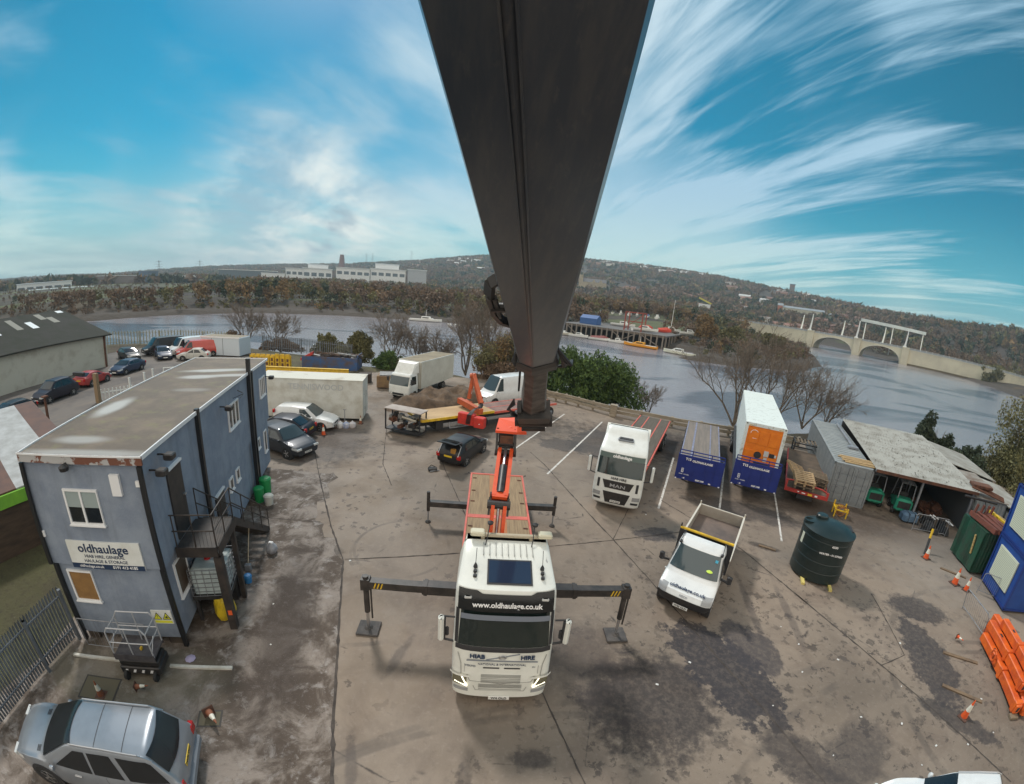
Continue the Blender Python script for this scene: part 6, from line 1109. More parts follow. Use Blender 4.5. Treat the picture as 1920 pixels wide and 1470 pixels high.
q = MB(GCON); q.box(.04,2.40,.06,12.15,.05,H-.05); q.box(0,.10,0,.12,0,H); q.box(2.34,2.44,0,.12,0,H); q.box(0,2.44,0,.10,H-.12,H); q.box(0,2.44,0,.10,0,.15); corrugated(q, .15, 12.1, -.01, .12, H-.1, .05, .30, 'y'); q.build('wall', parent=gc)
q = MB(GCON2); q.box(.02,2.42,.101,12.18,H-.049,H+.0);
for i in range(24): q.box(.15,2.3,.4+i*.49,.55+i*.49,H+.001,H+.025)
q.build('roof', parent=gc); q = MB(GCON)
for s in (0, 1):
    x0 = .12+s*1.11; q.box(x0,x0+1.08,-.03,-.002,.16,H-.13)
    for z0_, z1_ in ((.25,.65),(.72,1.15),(1.2,1.42),(1.5,1.95),(2.0,2.4)): q.box(x0+.10,x0+.98,-.055,-.031,z0_,z1_)
dr = q.build('doors', parent=gc); q = MB(STEEL)
for x in (.45,.95,1.5,2.0): q.cyl((x,-.08,.15), (x,-.08,H-.1), .018, .018, 6); q.box(x-.03,x+.15,-.1,-.06,1.1,1.14)
q.build('lock_rods', parent=dr)
tl = thing('timber_lengths', 'bundle of pale timber boards lying across the front of the grey container roof', 'timber', (*SO,0), SY); q = MB(mat('new_timber', (.52,.38,.20), .8, (.38,.27,.15), 4))
for i in range(9): x = .35+random.uniform(0,.4); y = .35+i*.15; q.box(x, x+random.uniform(1.9,2.5), y, y+.12, H+.03+(.06 if i % 2 else 0), H+.09+(.06 if i % 2 else 0), rot=(0,0,random.uniform(-.08,.08)))
q.build('boards', parent=tl)
pb = thing('steel_pole', 'pale steel pole lying lengthwise on the grey container roof', 'pole', (*SO,0), SY); MB(STEEL).cyl((1.9,4.5,H+.12), (2.0,11.6,H+.14), .09, .09, 10).build('pole', parent=pb); MB(GREY).rbox(1.55,2.25,4.1,4.5,H+.03,H+.2,.03).build('base_plate', parent=pb)
# open shed
sh = thing('open_shed', 'open-fronted shed with a long pale corrugated roof sheltering the forklifts', 'shed', (*SO,0), SY)
CRF = mat('corrugated_roof', (.36,.355,.32), .7, (.20,.185,.155), 1.2, fac=(.45,.7)); q = MB(CRF); n = 34
def roofz(y): return 2.72+.030*y
V = []
for yy in (-.25, 12.4): 
    for i in range(n+1): 
        for k, d in ((0,0),(.5,.11)): V.append((2.50+6.8*(i+k*1.0)/n*1.0, yy, roofz(yy)+d))
m = 2*(n+1); q.add(V, [(i, i+1, m+i+1, m+i) for i in range(m-1)]); q.build('roof', parent=sh)
q = MB(mat('moss_spots', (.07,.06,.045), .95))
for i in range(230):
    x = random.uniform(2.7,9.1); y = random.uniform(0,12); z = roofz(y)+.115; w = random.uniform(.012,.035); q.add([(x-w,y-w*2.2,z),(x+w,y-w*2.2,z),(x+w,y+w*2.2,z),(x-w,y+w*2.2,z)], [(0,1,2,3)])
sp_ = q.build('moss_spots', parent=sh); tag(sp_, kind='stuff')
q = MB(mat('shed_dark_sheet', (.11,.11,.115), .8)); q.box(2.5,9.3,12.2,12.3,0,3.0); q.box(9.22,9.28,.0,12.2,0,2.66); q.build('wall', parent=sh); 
q = MB(STEEL); 
for x in (5.6, 9.15): q.box(x-.06,x+.06,.0,.12,0,2.68)
q.box(2.5,9.3,.0,.1,2.56,2.70); q.build('posts', parent=sh)
q = MB(RUST); q.box(2.45,9.35,-.30,-.26,2.62,2.80); q.build('gutter', parent=sh)
gc2 = thing('grey_container', 'grey container beyond the right end of the open shed, with dark pipes on its roof', 'container', (*SO,0), SY); q = MB(GCON2); q.box(9.45,11.9,.0,6.0,.05,2.4); corrugated(q, 9.5, 11.85, -.06, .15, 2.3, .05, .28, 'x'); corrugated(q, .1, 5.9, 9.39, .1, 2.35, .05, .28, 'y'); q.build('wall', parent=gc2)
q = MB(mat('rusty_sheet_roof', (.30,.29,.26), .7, (.16,.11,.08), .8)); q.box(9.4,12.0,-.1,6.1,2.405,2.45); q.build('roof', parent=gc2)
pp = thing('pipe_bundle', 'rusty dark pipes and bars lying on the grey container beyond the shed', 'pipes', (*SO,0), SY); q = MB(RUST)
for i in range(6): q.cyl((8.9+i*.1,.1+.22*i,2.95), (11.4+i*.08,-.3+.18*i,2.56), .05, .05, 6)
q.rbox(9.1,10.6,.3,1.1,2.9,3.1,.03); q.build('pipes', parent=pp)
ol = thing('lower_shed', 'lower sheet-roofed lean-to behind the right end of the open shed', 'shed', (*SO,0), SY); q = MB(mat('lean_to_roof', (.34,.34,.31), .7, (.22,.20,.17), .8)); q.add([(9.5,6.3,2.75),(14.2,6.3,2.1),(14.2,13.5,2.1),(9.5,13.5,2.75),(9.5,6.3,2.8),(14.2,6.3,2.15),(14.2,13.5,2.15),(9.5,13.5,2.8)], [(3,2,1,0),(4,5,6,7),(0,1,5,4),(1,2,6,5),(2,3,7,6),(3,0,4,7)]); q.add([(12.1,.1,2.2),(14.6,.1,1.9),(14.6,6.2,1.9),(12.1,6.2,2.2),(12.1,.1,2.25),(14.6,.1,1.95),(14.6,6.2,1.95),(12.1,6.2,2.25)], [(3,2,1,0),(4,5,6,7),(0,1,5,4),(1,2,6,5),(2,3,7,6),(3,0,4,7)]); q.build('roof', parent=ol); MB(GCON).box(9.6,14.0,6.4,13.3,0,2.05).box(12.2,14.5,.2,6.0,0,1.85).build('wall', parent=ol)
# forklifts
FGR = mat('forklift_green', (.03,.33,.21), .45, (.025,.24,.15), 2.5)
def forklift(label, lx, ly, yaw):
    x, y = local(SO, SY)(lx, ly); t = thing('forklift', label, 'forklift', (x,y,0), SY+yaw, 'green forklifts under the shed roof'); q = MB(FGR); q.rbox(-.55,.55,0,.85,.30,1.12,.12); q.rbox(-.55,.55,.85,1.9,.35,.75,.05); q.build('body', parent=t)
    q = MB(BLACK); q.rbox(-.40,.40,-.03,.03,.55,.98,.08); q.build('counterweight_grille', parent=t); q = MB(BLACK); q.rbox(-.28,.28,.9,1.35,.75,.92,.04); q.rbox(-.28,.28,.80,.92,.9,1.4,.04); q.build('seat', parent=t)
    q = MB(STEEL)
    for s in (-1, 1): q.tube([(s*.48,.25,1.1),(s*.45,.35,2.05),(s*.45,1.6,2.05),(s*.50,1.95,.8)], .035, 6)
    for k in range(6): q.tube([(-.45,.4+k*.23,2.06),(.45,.4+k*.23,2.06)], .02, 5)
    q.build('overhead_guard', parent=t); q = MB(DRK)
    for s in (-1, 1): q.box(s*.35-.05,s*.35+.05,2.0,2.12,.1,2.2)
    q.box(-.4,.4,2.02,2.1,1.2,1.3); q.box(-.4,-.3,2.1,3.0,.08,.12); q.box(.3,.4,2.1,3.0,.08,.12); q.build('mast', parent=t)
    for wx in (-.52, .52): wheel(t, wx, .4, .26, .18, nspoke=4); wheel(t, wx, 1.6, .30, .22, nspoke=4)
    return t
forklift('green forklift in the dark shed, right against the grey container', 3.25, .75, .05); forklift('bright green forklift standing further out, second from the grey container', 5.0, .30, -.10)
wr_ = thing('scrap_heap', 'brown heap of scrap in the dark corner of the open shed', 'scrap', (*SO,0), SY); q = MB(RUST)
for i in range(34): x, y = random.uniform(6.4,8.2), random.uniform(1.2,3.2); q.box(x,x+random.uniform(.1,.5),y,y+random.uniform(.1,.5),0+random.random()*.5,.1+random.random()*.8,rot=(random.random(),random.random(),random.random()))
q.build('scrap', parent=wr_)
# tank
M_TK = mat('black_green_plastic', (.010,.020,.020), .35, (.016,.028,.028), 3); tk = thing('water_tank', 'big round black-green plastic water tank with a domed lid, standing on yellow-ended bearers', 'tank', (14.0,13.6,0), -.5)
q = MB(M_TK); q.smooth = True; pr_ = [(1.10,.10)]
for k in range(1, 5): z = .1+k*.47; pr_ += [(1.10,z-.02),(1.085,z),(1.10,z+.02)]
pr_ += [(1.10,2.16),(1.12,2.18),(1.12,2.24),(1.04,2.28),(.7,2.44),(.3,2.52),(.01,2.53)]; q.lathe(pr_, (0,0,0), 44); q.build('body', parent=tk, angle=30)
q = MB(M_TK); q.smooth = True; q.lathe([(.26,2.40),(.26,2.60),(.22,2.64),(.01,2.65)], (-.35,.35,0), 22); q.build('lid', parent=tk, angle=30); q = MB(M_TK); q.lathe([(.24,2.28),(.25,2.42),(.20,2.42),(.19,2.36),(.01,2.35)], (-.88,.02,0), 22); q.build('filler_neck', parent=tk)
q = MB(DRK); q.rbox(.62,1.0,-.1,.5,2.28,2.36,.02); q.build('vent_cover', parent=tk)
for bx in (-.62, .55): MB(mat('yellow_timber', (.60,.50,.16), .7)).box(bx-.07,bx+.07,-1.32,1.2,0,.10).build('bearer', parent=tk)
def curve_text(parent, body, size, r, ang, z, m): return text(parent, body, size, (r*math.cos(ang), r*math.sin(ang), z), (-math.sin(ang), math.cos(ang), 0), (0,0,1), m, bold=.003)
ca = math.atan2(-13.6,-14.0)+.5
curve_text(tk, '4500', .13, 1.125, ca+.42, 1.92, WTXT); curve_text(tk, 'WATER - 01.07000', .12, 1.135, ca+.36, 1.55, WTXT); q = MB(mat('pale_label', (.6,.62,.5), .6)); a_ = ca-.95; q.add([(1.108*math.cos(a_+d), 1.108*math.sin(a_+d), z) for d, z in ((-.1,1.45),(.06,1.45),(.06,1.95),(-.1,1.95))], [(0,1,2,3)]); q.build('sticker', parent=tk)
# pallet trailer
PT = thing('red_flatbed', 'red-framed flatbed trailer end loaded with pallets, beside the blue T12 trailer', 'trailer', (16.72,20.55,0), -.62); q = MB(RED); q.box(0,2.5,-.04,.06,.78,1.0); q.box(0,.08,.06,9.0,.85,1.0); q.box(2.42,2.5,.06,9.0,.85,1.0); q.box(.0,.1,-.02,.08,1.0,1.5); q.box(2.4,2.5,-.02,.08,1.0,1.25); q.tube([(.05,.03,1.45),(.4,.05,1.5),(2.1,.05,1.35),(2.45,.03,1.2)], .05, 6); q.build('frame', parent=PT)
q = MB(mat('dirty_deck', (.14,.10,.07), .85, (.08,.06,.045), 2)); q.box(.083,2.417,.063,9.0,.86,.96); q.build('deck', parent=PT); lorry_wheels(PT, (), 2.5)
q = MB(DRK); q.box(.8,1.7,.2,8.8,.4,.85); q.build('chassis', parent=PT); 
for wx in (.2, 2.3):
    for wy in (5.5, 6.8): wheel(PT, wx, wy, .42, .3, nspoke=6)
q = MB(PLATEY); q.box(1.35,1.6,-.06,-.042,.82,.94); q.build('number_plate', parent=PT); q = MB(WTXT); q.box(.75,.85,-.06,-.042,.88,.94); q.box(1.75,1.9,-.06,-.042,.84,.94); q.box(1.0,1.2,-.06,-.042,.86,.92); q.build('marker_lamp', parent=PT)
def pallet(label, loc, yaw, m, tilt=(0,0)):
    t = thing('pallet', label, 'pallet', loc, yaw, 'pallets on the red flatbed'); t.rotation_euler = (tilt[0], tilt[1], yaw); t.scale = (1.15,1.2,1.1); q = MB(m)
    for i in range(6): q.box(-.5,.5,-.58+i*.21,-.58+i*.21+.10,.12,.145)
    q.build('top_boards', parent=t); q = MB(m)
    for x in (-.45,0,.45): q.box(x-.05,x+.05,-.6,.6,.0,.118)
    q.build('runners', parent=t); return t
PL1 = mat('new_pallet', (.46,.32,.18), .8, (.36,.25,.14), 3); PL2 = mat('old_pallet', (.20,.15,.10), .85, (.13,.10,.07), 3)
fp = local((16.72,20.55), -.62)
pallet('new pale pallet lying on top of the load at the front of the red flatbed', (*fp(.95,.45),1.62), -.5, PL1, (.12,0)); pallet('pale pallet directly under the topmost new pallet', (*fp(.95,.45),1.44), -.52, PL1, (.12,0)); pallet('weathered pallet at the bottom of the front stack on the red flatbed', (*fp(1.0,.5),1.22), -.56, PL2, (.12,0))
pallet('pallet tipped on its side at the left of the red flatbed load', (*fp(.55,2.0),1.5), -.2, PL1, (.2,.35)); pallet('old pallet behind the new ones near the grey container', (*fp(1.8,1.7),1.35), -.62, PL2, (0,.1)); pallet('old pallet lying flat on another behind the front stack', (*fp(1.8,1.7),1.55), -.58, PL2, (0,.1)); pallet('lowest old pallet right of the tipped one', (*fp(1.8,1.7),1.1), -.62, PL2)
cg = thing('stillage', 'dark steel stillage cage with pallets on it between the containers', 'cage', (22.3,27.6,0), -.56); q = MB(DRK)
for x in (0,2.0):
    for y in (0,1.6): q.box(x-.05,x+.05,y-.05,y+.05,0,1.6)
for z in (.3,.8,1.5): q.box(0,2.0,-.04,.04,z,z+.08); q.box(0,2.0,1.56,1.64,z,z+.08); q.box(-.04,.04,0,1.6,z,z+.08); q.box(1.96,2.04,0,1.6,z,z+.08)
q.box(.05,1.95,.05,1.55,.38,.5); q.build('frame', parent=cg); q = MB(PL2)
for i in range(6): q.box(.2+i*.27,.33+i*.27,.2,1.4,1.58,1.62)
q.build('slats', parent=cg)
ys = thing('yellow_trestle', 'small rusty yellow steel frame full of wire in front of the grey container doors', 'steel frame', (19.7,18.85,0), -.5); q = MB(YEL)
for a, b_ in (((-.35,-.3,.0),(-.35,-.3,.7)), ((.35,-.3,0),(.35,-.3,.6)), ((-.35,.3,0),(-.35,.3,.8)), ((.35,.3,0),(.35,.3,.7)), ((-.4,-.3,.45),(.4,-.3,.4)), ((-.4,.3,.5),(.4,.3,.5)), ((-.35,-.35,.5),(-.35,.35,.5)), ((.35,-.35,.4),(.35,.35,.4))): q.beam(a, b_, .07, .07)
q.build('frame', parent=ys); q = MB(mat('rusty_wire', (.30,.12,.03), .8)); 
for k in range(5): 
    pts = [(.05*k+.30*math.cos(a), .25*math.sin(a*1.0+k), .35+.28*math.sin(a)) for a in np.linspace(0,6.28,12)]; q.tube(pts, .018, 4)
q.build('wire_coil', parent=ys)
# green container with scrap on top
gg = thing('green_container', 'small dark green ribbed container piled with rusty beams, by the blue cabin', 'container', (23.75,12.1,0), -.37); q = MB(mat('dark_green_paint', (.015,.085,.05), .5, (.03,.055,.038), 1.4)); q.box(.03,2.2,.03,2.4,.1,2.35); corrugated(q, .05, 2.15, -.03, .12, 2.3, .05, .22, 'x'); corrugated(q, .05, 2.4, -.03, .12, 2.3, .06, .8, 'y'); q.build('wall', parent=gg)
q = MB(mat('rubble_yellow', (.50,.38,.14), .8, (.30,.16,.07), 8))
for i in range(9): q.rbox(-.10,-.03,.5+.02*i,.62+.02*i,.9+i*.11,1.02+i*.11,.01)
q.build('torn_edge', parent=gg)
ms = thing('rusty_beams', 'rusty red steel brackets heaped on top of the green container', 'steel beams', (23.75,12.1,0), -.37); q = MB(mat('red_oxide', (.20,.055,.035), .75, (.12,.045,.03), 4))
for i, (x, a) in enumerate(((.15,.1),(.6,.05),(1.0,-.05),(1.35,.1))): q.box(x,x+.26,-.3,2.1,2.42,2.68,rot=(0,.1*(-1)**i,a)); q.box(x+.05,x+.12,1.8,1.95,2.6,3.15,rot=(.2,0,0))
q.build('beams', parent=ms); ym = thing('yellow_beam', 'yellow steel beam on the green container beside the rusty brackets', 'beam', (23.75,12.1,0), -.37); MB(YEL).box(1.75,1.95,-.2,2.5,2.5,2.72).build('web', parent=ym); q = MB(WOOD); q.box(2.0,2.3,.3,2.0,2.45,2.7,rot=(0,.2,.1)); q.build('packing', parent=ym)
lf = thing('black_lifting_frame', 'black bar with two hanging hooks above the rusty brackets', 'lifting bar', (23.75,12.1,0), -.37); q = MB(BLACK); q.cyl((-.3,2.6,3.25), (1.9,2.2,3.2), .07, .07, 8); q.build('bar', parent=lf); q = MB(BLACK); q.cyl((.25,2.5,3.2), (.2,2.1,2.7), .035, .035, 6); q.cyl((1.1,2.35,3.2), (1.05,2.0,2.7), .035, .035, 6); q.build('hooks', parent=lf)
# blue stacked cabins
bc_ = thing('blue_site_cabins', 'two stacked bright blue site cabins with white shuttered windows at the right edge', 'site cabins', (22.75,8.75,0), -.46); BC = mat('site_cabin_blue', (.012,.065,.28), .5, (.010,.048,.22), 1.5, bump=.25, bscale=20); BC2 = mat('cabin_frame_blue', (.010,.035,.19), .5)
MB(BC).box(.0,9,.0,2.9,.15,2.7).build('lower_cabin', parent=bc_); MB(BC).box(.0,9,.0,2.9,2.75,5.3).build('upper_cabin', parent=bc_); q = MB(BC2)
for z in (.12,2.62,2.74,5.2): q.box(-.05,9.05,-.05,2.95,z,z+.10)
for y in (-.05,2.85): q.box(-.05,.08,y,y+.10,.15,5.3)
q.build('frame', parent=bc_); SHT = mat('pale_shutter', (.60,.63,.50), .6)
for z in (.75, 3.3):
    q = MB(SHT); q.box(-.09,-.003,.45,2.45,z,z+1.55); f_ = q.build('window_shutter', parent=bc_); q = MB(mat('shutter_gap', (.30,.32,.25), .7))
    for k in range(17): q.box(-.097,-.091,.52,2.38,z+.07+k*.085,z+.085+k*.085)
    q.build('shutter_slats', parent=f_)
# orange crane legs stacked
FO = mat('stacked_orange', (.80,.15,.015), .5, (.55,.085,.02), 2)
oj = thing('orange_crane_jibs', 'stack of bright orange crane leg beams lying along the blue cabin wall', 'crane beams', (17.35,3.2,0), math.atan2(8.6-3.2, 19.9-17.35)-math.pi/2)
for i, (x, z, L, y0) in enumerate(((-.35,.12,4.6,.2),(.15,.12,5.4,0),(.65,.12,5.0,.4),(-.10,.55,4.2,.9),(.42,.55,5.0,.6),(.2,.96,3.4,1.2))):
    q = MB(FO); q.rbox(x,x+.36,y0,y0+L,z,z+.36,.03); q.rbox(x-.05,x+.41,y0+L*.45,y0+L*.50,z-.03,z+.42,.02); q.rbox(x-.04,x+.40,y0+.1,y0+.35,z-.02,z+.41,.02); o = q.build('beam', parent=oj); q = MB(DRK); q.box(x+.10,x+.26,y0-.004,y0+.01,z+.08,z+.28); q.box(x+.12,x+.24,y0+L*.7,y0+L*.76,z+.361,z+.364); q.build('hole', parent=o)
q = MB(FO)
for (x, y, z) in ((.9,1.6,.75),(.95,4.4,.7),(-.5,3.2,.5)): 
    for k in range(10): a, b_ = 6.283*k/10, 6.283*(k+1)/10; q.cyl((x,y+.2*math.cos(a),z+.2*math.sin(a)), (x,y+.2*math.cos(b_),z+.2*math.sin(b_)), .05, .05, 5)
q.build('lug', parent=oj); q = MB(mat('jib_pad', (.20,.15,.10), .8)); q.rbox(-.45,.0,.0,.3,0,.12,.02); q.build('pad', parent=oj)
# cones
def cone(label, x, y, yaw=0, sc=1.0, dirty=False, lay=False):
    t = thing('traffic_cone', label, 'traffic cone', (x,y,.0), yaw, 'traffic cones'); t.scale = (sc,)*3; q = MB(mat('cone_base', (.10,.05,.035), .8)); q.rbox(-.22,.22,-.22,.22,0,.04,.015); q.build('base', parent=t)
    O = mat('cone_orange', (.72,.10,.02), .5) if not dirty else mat('cone_dirty', (.25,.09,.045), .7); Wt = mat('cone_white', (.72,.70,.60), .5)
    for nm, z0, z1, m in (('lower_band',.04,.30,O), ('reflective_sleeve',.30,.56,Wt), ('tip',.56,.75,O)):
        q = MB(m); q.smooth = True; r = lambda z: .155-.135*(z/.75); q.lathe([(r(z0)+(.004 if m is Wt else 0),z0+.001),(r(z1)+(.004 if m is Wt else 0),z1)], (0,0,0), 16); q.build(nm, parent=t)
    if lay: t.rotation_euler = (R(82), 0, yaw); t.location.z = .18
    return t
cone('cone with a yellow bollard leaning behind it, by the wire barrier', 22.0,14.0); cone('taller of two cones below the green container', 21.75,11.6,0,1.15); cone('smaller cone right of the tall one below the green container', 22.0,10.95,.3,.95); cone('lone cone in the dark wet patch near the orange beams', 14.9,4.7,.2); 
cone('orange cone on the yard beside the small white van', -12.6,25.0); cone('dirty cone against the white box body, left of the bags', -12.7,26.6,0,.8,True); cone('small dirty cone at the corner of the white box body', -11.1,28.0,0,.85,True); cone('dirty cone standing behind the silver off-roader', -10.0,4.7,.3,.75,True); cone('dirty red cone on its side on the dirt near the silver off-roader', -6.75,5.5,1.0,.7,True,True); cone('broken cone in front of the black scissor lift', -9.1,5.35,2.0,.55,True,True)
cone('white-sleeved cone stump lying near the oil patch by the blue cabin', 17.9,8.2,0,.5,False,True)
bo = thing('leaning_bollard', 'yellow and black striped bollard leaning behind a cone', 'bollard', (22.35,14.4,0), 0); q = MB(YEL); q.cyl((.35,.3,.75), (.5,.42,1.25), .07, .07, 8); q.build('yellow_tube', parent=bo); q = MB(DRK); q.cyl((0,0,0), (.35,.3,.75), .07, .07, 8); q.build('black_tube', parent=bo)
def barrier(name, label, x, y, yaw, L=2.2, tilt=0):
    t = thing(name, label, 'barrier', (x,y,0), yaw, 'wire pedestrian barriers'); t.rotation_euler = (tilt,0,yaw); q = MB(STEEL); q.tube([(0,0,0),(0,0,1.0),(.1,0,1.1),(L-.1,0,1.1),(L,0,1.0),(L,0,0)], .022, 6); q.tube([(0,0,.15),(L,0,.15)], .018, 6); q.build('frame', parent=t); q = MB(STEEL)
    for i in range(1, 14): q.cyl((L*i/14,0,.15), (L*i/14,0,1.1), .008, .008, 3)
    q.build('bars', parent=t); return t
barrier('wire_barrier', 'wire barrier panel standing in front of the shed opening', 23.9,16.9, -.45, 2.3); barrier('wire_barrier', 'wire barrier leaning on the orange beams by the blue cabin', 20.3,9.8,-1.9,2.1,.25); barrier('wire_barrier', 'wire barrier panel between the two cones and the blue cabin', 22.6,10.6,-.9,1.6)
bx = thing('scrap_pile', 'dark scrap and white offcuts behind the wire barrier by the shed', 'scrap', (25.4,16.9,0), -.5); q = MB(DRK)
for i in range(20): x, y = random.uniform(-.9,1.3), random.uniform(-.7,.8); q.box(x,x+random.uniform(.15,.6),y,y+random.uniform(.1,.4),0,random.uniform(.1,.7),rot=(random.random()*.4,random.random()*.4,random.random()*3))
q.build('scrap', parent=bx); q = MB(WTXT)
for i in range(4): x, y = random.uniform(-.2,1.2), random.uniform(-.5,.5); q.box(x,x+.45,y,y+.12,.7,.74,rot=(0,.3,random.uniform(-.9,-.4)))
q.build('offcuts', parent=bx); tn = thing('tarpaulin_bale', 'blue-grey tarpaulin bale beside the green forklift', 'bale', (24.7,18.0,0), -.4); q = MB(mat('tarp_blue', (.12,.20,.30), .6, (.08,.14,.22), 3)); q.smooth = True; q.rbox(-.55,.55,-.4,.4,0,.62,.14); q.build('bale', parent=tn); q = MB(DRK); q.box(-.2,-.17,-.41,.41,.0,.63); q.box(.2,.23,-.41,.41,0,.63); q.build('straps', parent=tn)
for i, (x, y, L, a, lb) in enumerate([(15.7,5.6,1.9,-.9,'plank on the ground above the lone cone'), (17.2,7.2,1.7,-.75,'brown plank on the ground by the oil patch'), (22.6,12.4,1.5,-.9,'short plank lying by the foot of the green container'), (12.7,15.5,.8,-.6,'short dark board on the yard behind the tipper')]):
    t = thing('plank', lb, 'plank', (x,y,0), a); MB(mat('dirty_plank', (.22,.15,.09), .85, (.13,.09,.06), 3)).box(-L/2,L/2,-.08,.08,.0,.05).build('board', parent=t)
# scattered litter
q = MB(mat('litter_white', (.62,.62,.60), .7))
for (x, y) in [(4.9,8.2),(8.2,7.2),(10.5,9.5),(9.9,8.3),(11.6,8.6),(6.2,9.0),(9.2,5.2),(12.2,5.5),(13.3,6.9),(10.3,10.4),(14.9,8.8),(11.9,3.8),(7.4,18.2),(16.4,5.0),(14.2,3.6),(-4.6,11.2),(7.0,13.9),(15.7,3.4),(12.9,4.2),(-10.6,3.9),(-6.4,8.2),(-7.2,9.8),(-5.6,12.6),(10.9,6.2)]:
    w = random.uniform(.02,.05); a = random.random()*3; q.box(x-w,x+w,y-w*.7,y+w*.7,.005,.02,rot=(0,0,a))
tag(q.build('litter'), 'tiny scraps of white litter scattered over the concrete', 'litter', kind='stuff')
# ------------------------------------------------------------------ left foreground props
cab = local((-12.07,6.14), YAW)
ib_ = thing('water_container', 'white caged plastic liquid container with a red cap under the stair landing', 'container', (*cab(4.15,1.75),0), YAW+.05); PW = mat('ibc_plastic', (.52,.60,.60), .35, (.40,.47,.48), 3)
q = MB(PW); q.rbox(-.52,.52,-.58,.58,.98,1.95,.07); q.build('bottle', parent=ib_); q = MB(STEEL)
for z in (1.0,1.16,1.32,1.48,1.64,1.80,1.95):
    q.tube([(-.56,-.62,z),(.56,-.62,z),(.56,.62,z),(-.56,.62,z),(-.56,-.62,z)], .011, 4)
for i in range(6):
    v = -.56+i*.224; q.cyl((v,-.62,.98), (v,-.62,1.97), .011, .011, 4); q.cyl((.56,v*1.1,.98), (.56,v*1.1,1.97), .011, .011, 4); q.cyl((-.56,v*1.1,.98), (-.56,v*1.1,1.97), .011, .011, 4)
q.build('cage', parent=ib_); MB(mat('cap_red', (.5,.02,.02), .5)).cyl((-.1,0,1.95), (-.1,0,2.0), .10, .09, 12).build('cap', parent=ib_)
q = MB(BLACK); q.box(-.58,.58,-.64,.64,.86,.975); q.box(-.55,-.45,-.6,-.5,0,.86); q.box(.45,.55,-.6,-.5,0,.86); q.box(-.55,-.45,.5,.6,0,.86); q.box(.45,.55,.5,.6,0,.86); q.box(-.5,.5,.3,.5,0,.8); q.build('stand', parent=ib_)
yc = thing('yellow_sheet', 'crumpled yellow plastic sheet wrapped round a bin under the caged container', 'plastic sheet', (*cab(4.45,1.42),0), YAW); q = MB(mat('sheet_yellow', (.72,.52,.02), .5, (.55,.38,.02), 5)); rs_ = random.Random(4); secs = []
for z, r in ((0.1,.26),(.3,.32),(.55,.30),(.8,.24),(.92,.12)): secs.append([(r*rs_.uniform(.8,1.2)*math.cos(a), r*rs_.uniform(.8,1.2)*math.sin(a)-.15, z) for a in np.linspace(0,6.0,11)])
q.loft(secs); q.build('sheet', parent=yc)
def bin_(label, x, y, col, r, h, name='bin'):
    t = thing(name, label, 'bin', (x,y,0), 0); q = MB(col); q.smooth = True; q.lathe([(r*.85,0),(r,h*.92),(r*1.06,h*.93),(r*1.06,h),(r*.9,h)], (0,0,0), 20); q.build('body', parent=t); q = MB(col); q.smooth = True; q.lathe([(r*1.0,h+.001),(r*.8,h+.06),(.01,h+.09)], (0,0,0), 20); q.build('lid', parent=t); return t
GB = mat('bin_green', (.015,.26,.075), .45); bin_('taller bright green barrel bin at the far end of the cabin', *cab(4.0,9.6), GB, .28, .85, 'green_bin'); bin_('green barrel bin tucked against the cabin pipes behind the taller one', *cab(3.85,8.9), GB, .24, .7, 'green_bin'); bin_('white plastic tub in front of the green bins', *cab(4.35,8.6), mat('tub_white', (.55,.55,.50), .6), .22, .45, 'white_tub')
bin_('small blue bucket on the ground behind the caged container', *cab(4.75,3.0), mat('bucket_blue', (.03,.18,.42), .5), .14, .26, 'blue_bucket')
wb_ = thing('rubbish_bag', 'white and grey rubbish bag on the ground at the foot of the staircase', 'rubbish bag', (*cab(5.25,4.75),0), 0); q = MB(mat('bag_grey', (.42,.43,.46), .5, (.22,.22,.24), 5)); q.smooth = True; q.lathe([(.16,0),(.22,.12),(.20,.28),(.10,.40),(.05,.46),(.01,.48)], (0,0,0), 9); q.build('bag', parent=wb_); q = MB(WTXT); q.rbox(-.10,.08,-.06,.06,.40,.48,.02); q.build('top', parent=wb_)
sv = thing('shovel', 'shovel leaning under the staircase, blade on the ground', 'shovel', (*cab(4.6,3.7),0), YAW); q = MB(mat('pale_handle', (.5,.42,.3), .7)); q.cyl((0,0,.2), (.05,.6,1.4), .018, .018, 6); q.build('handle', parent=sv); q = MB(STEEL); q.rbox(-.11,.11,-.12,.04,.0,.28,.02); q.build('blade', parent=sv)
# scissor lift
sl = thing('scissor_lift', 'small black scissor lift with grey guard rails, parked in front of the cabin', 'lift', (-9.35,6.15,0), .36); q = MB(BLACK); q.rbox(-.62,.62,-.36,.36,.16,.42,.03); q.rbox(-.60,.60,-.30,.30,.43,.60,.02); q.build('base', parent=sl)
q = MB(DRK); q.beam((-.5,-.2,.62), (.5,-.2,.74), .04, .05); q.beam((-.5,.2,.74), (.5,.2,.62), .04, .05); q.build('scissor_arms', parent=sl); q = MB(mat('lift_deck', (.045,.042,.05), .6, (.09,.085,.09), 4)); q.box(-.62,.62,-.36,.36,.78,.83); q.box(-.62,.62,-.38,-.362,.70,.92); q.box(-.62,.62,.362,.38,.70,.92); q.build('platform', parent=sl)
GR = mat('rail_grey', (.45,.46,.48), .45, metal=.3); q = MB(GR)
for y in (-.34, .34): 
    q.tube([(-.60,y,.83),(-.60,y,1.65),(-.50,y,1.82),(.50,y,1.82),(.60,y,1.65),(.60,y,.83)], .022, 6); q.tube([(-.60,y,1.32),(.60,y,1.32)], .018, 6); q.tube([(0,y,.83),(0,y,1.82)], .018, 6)
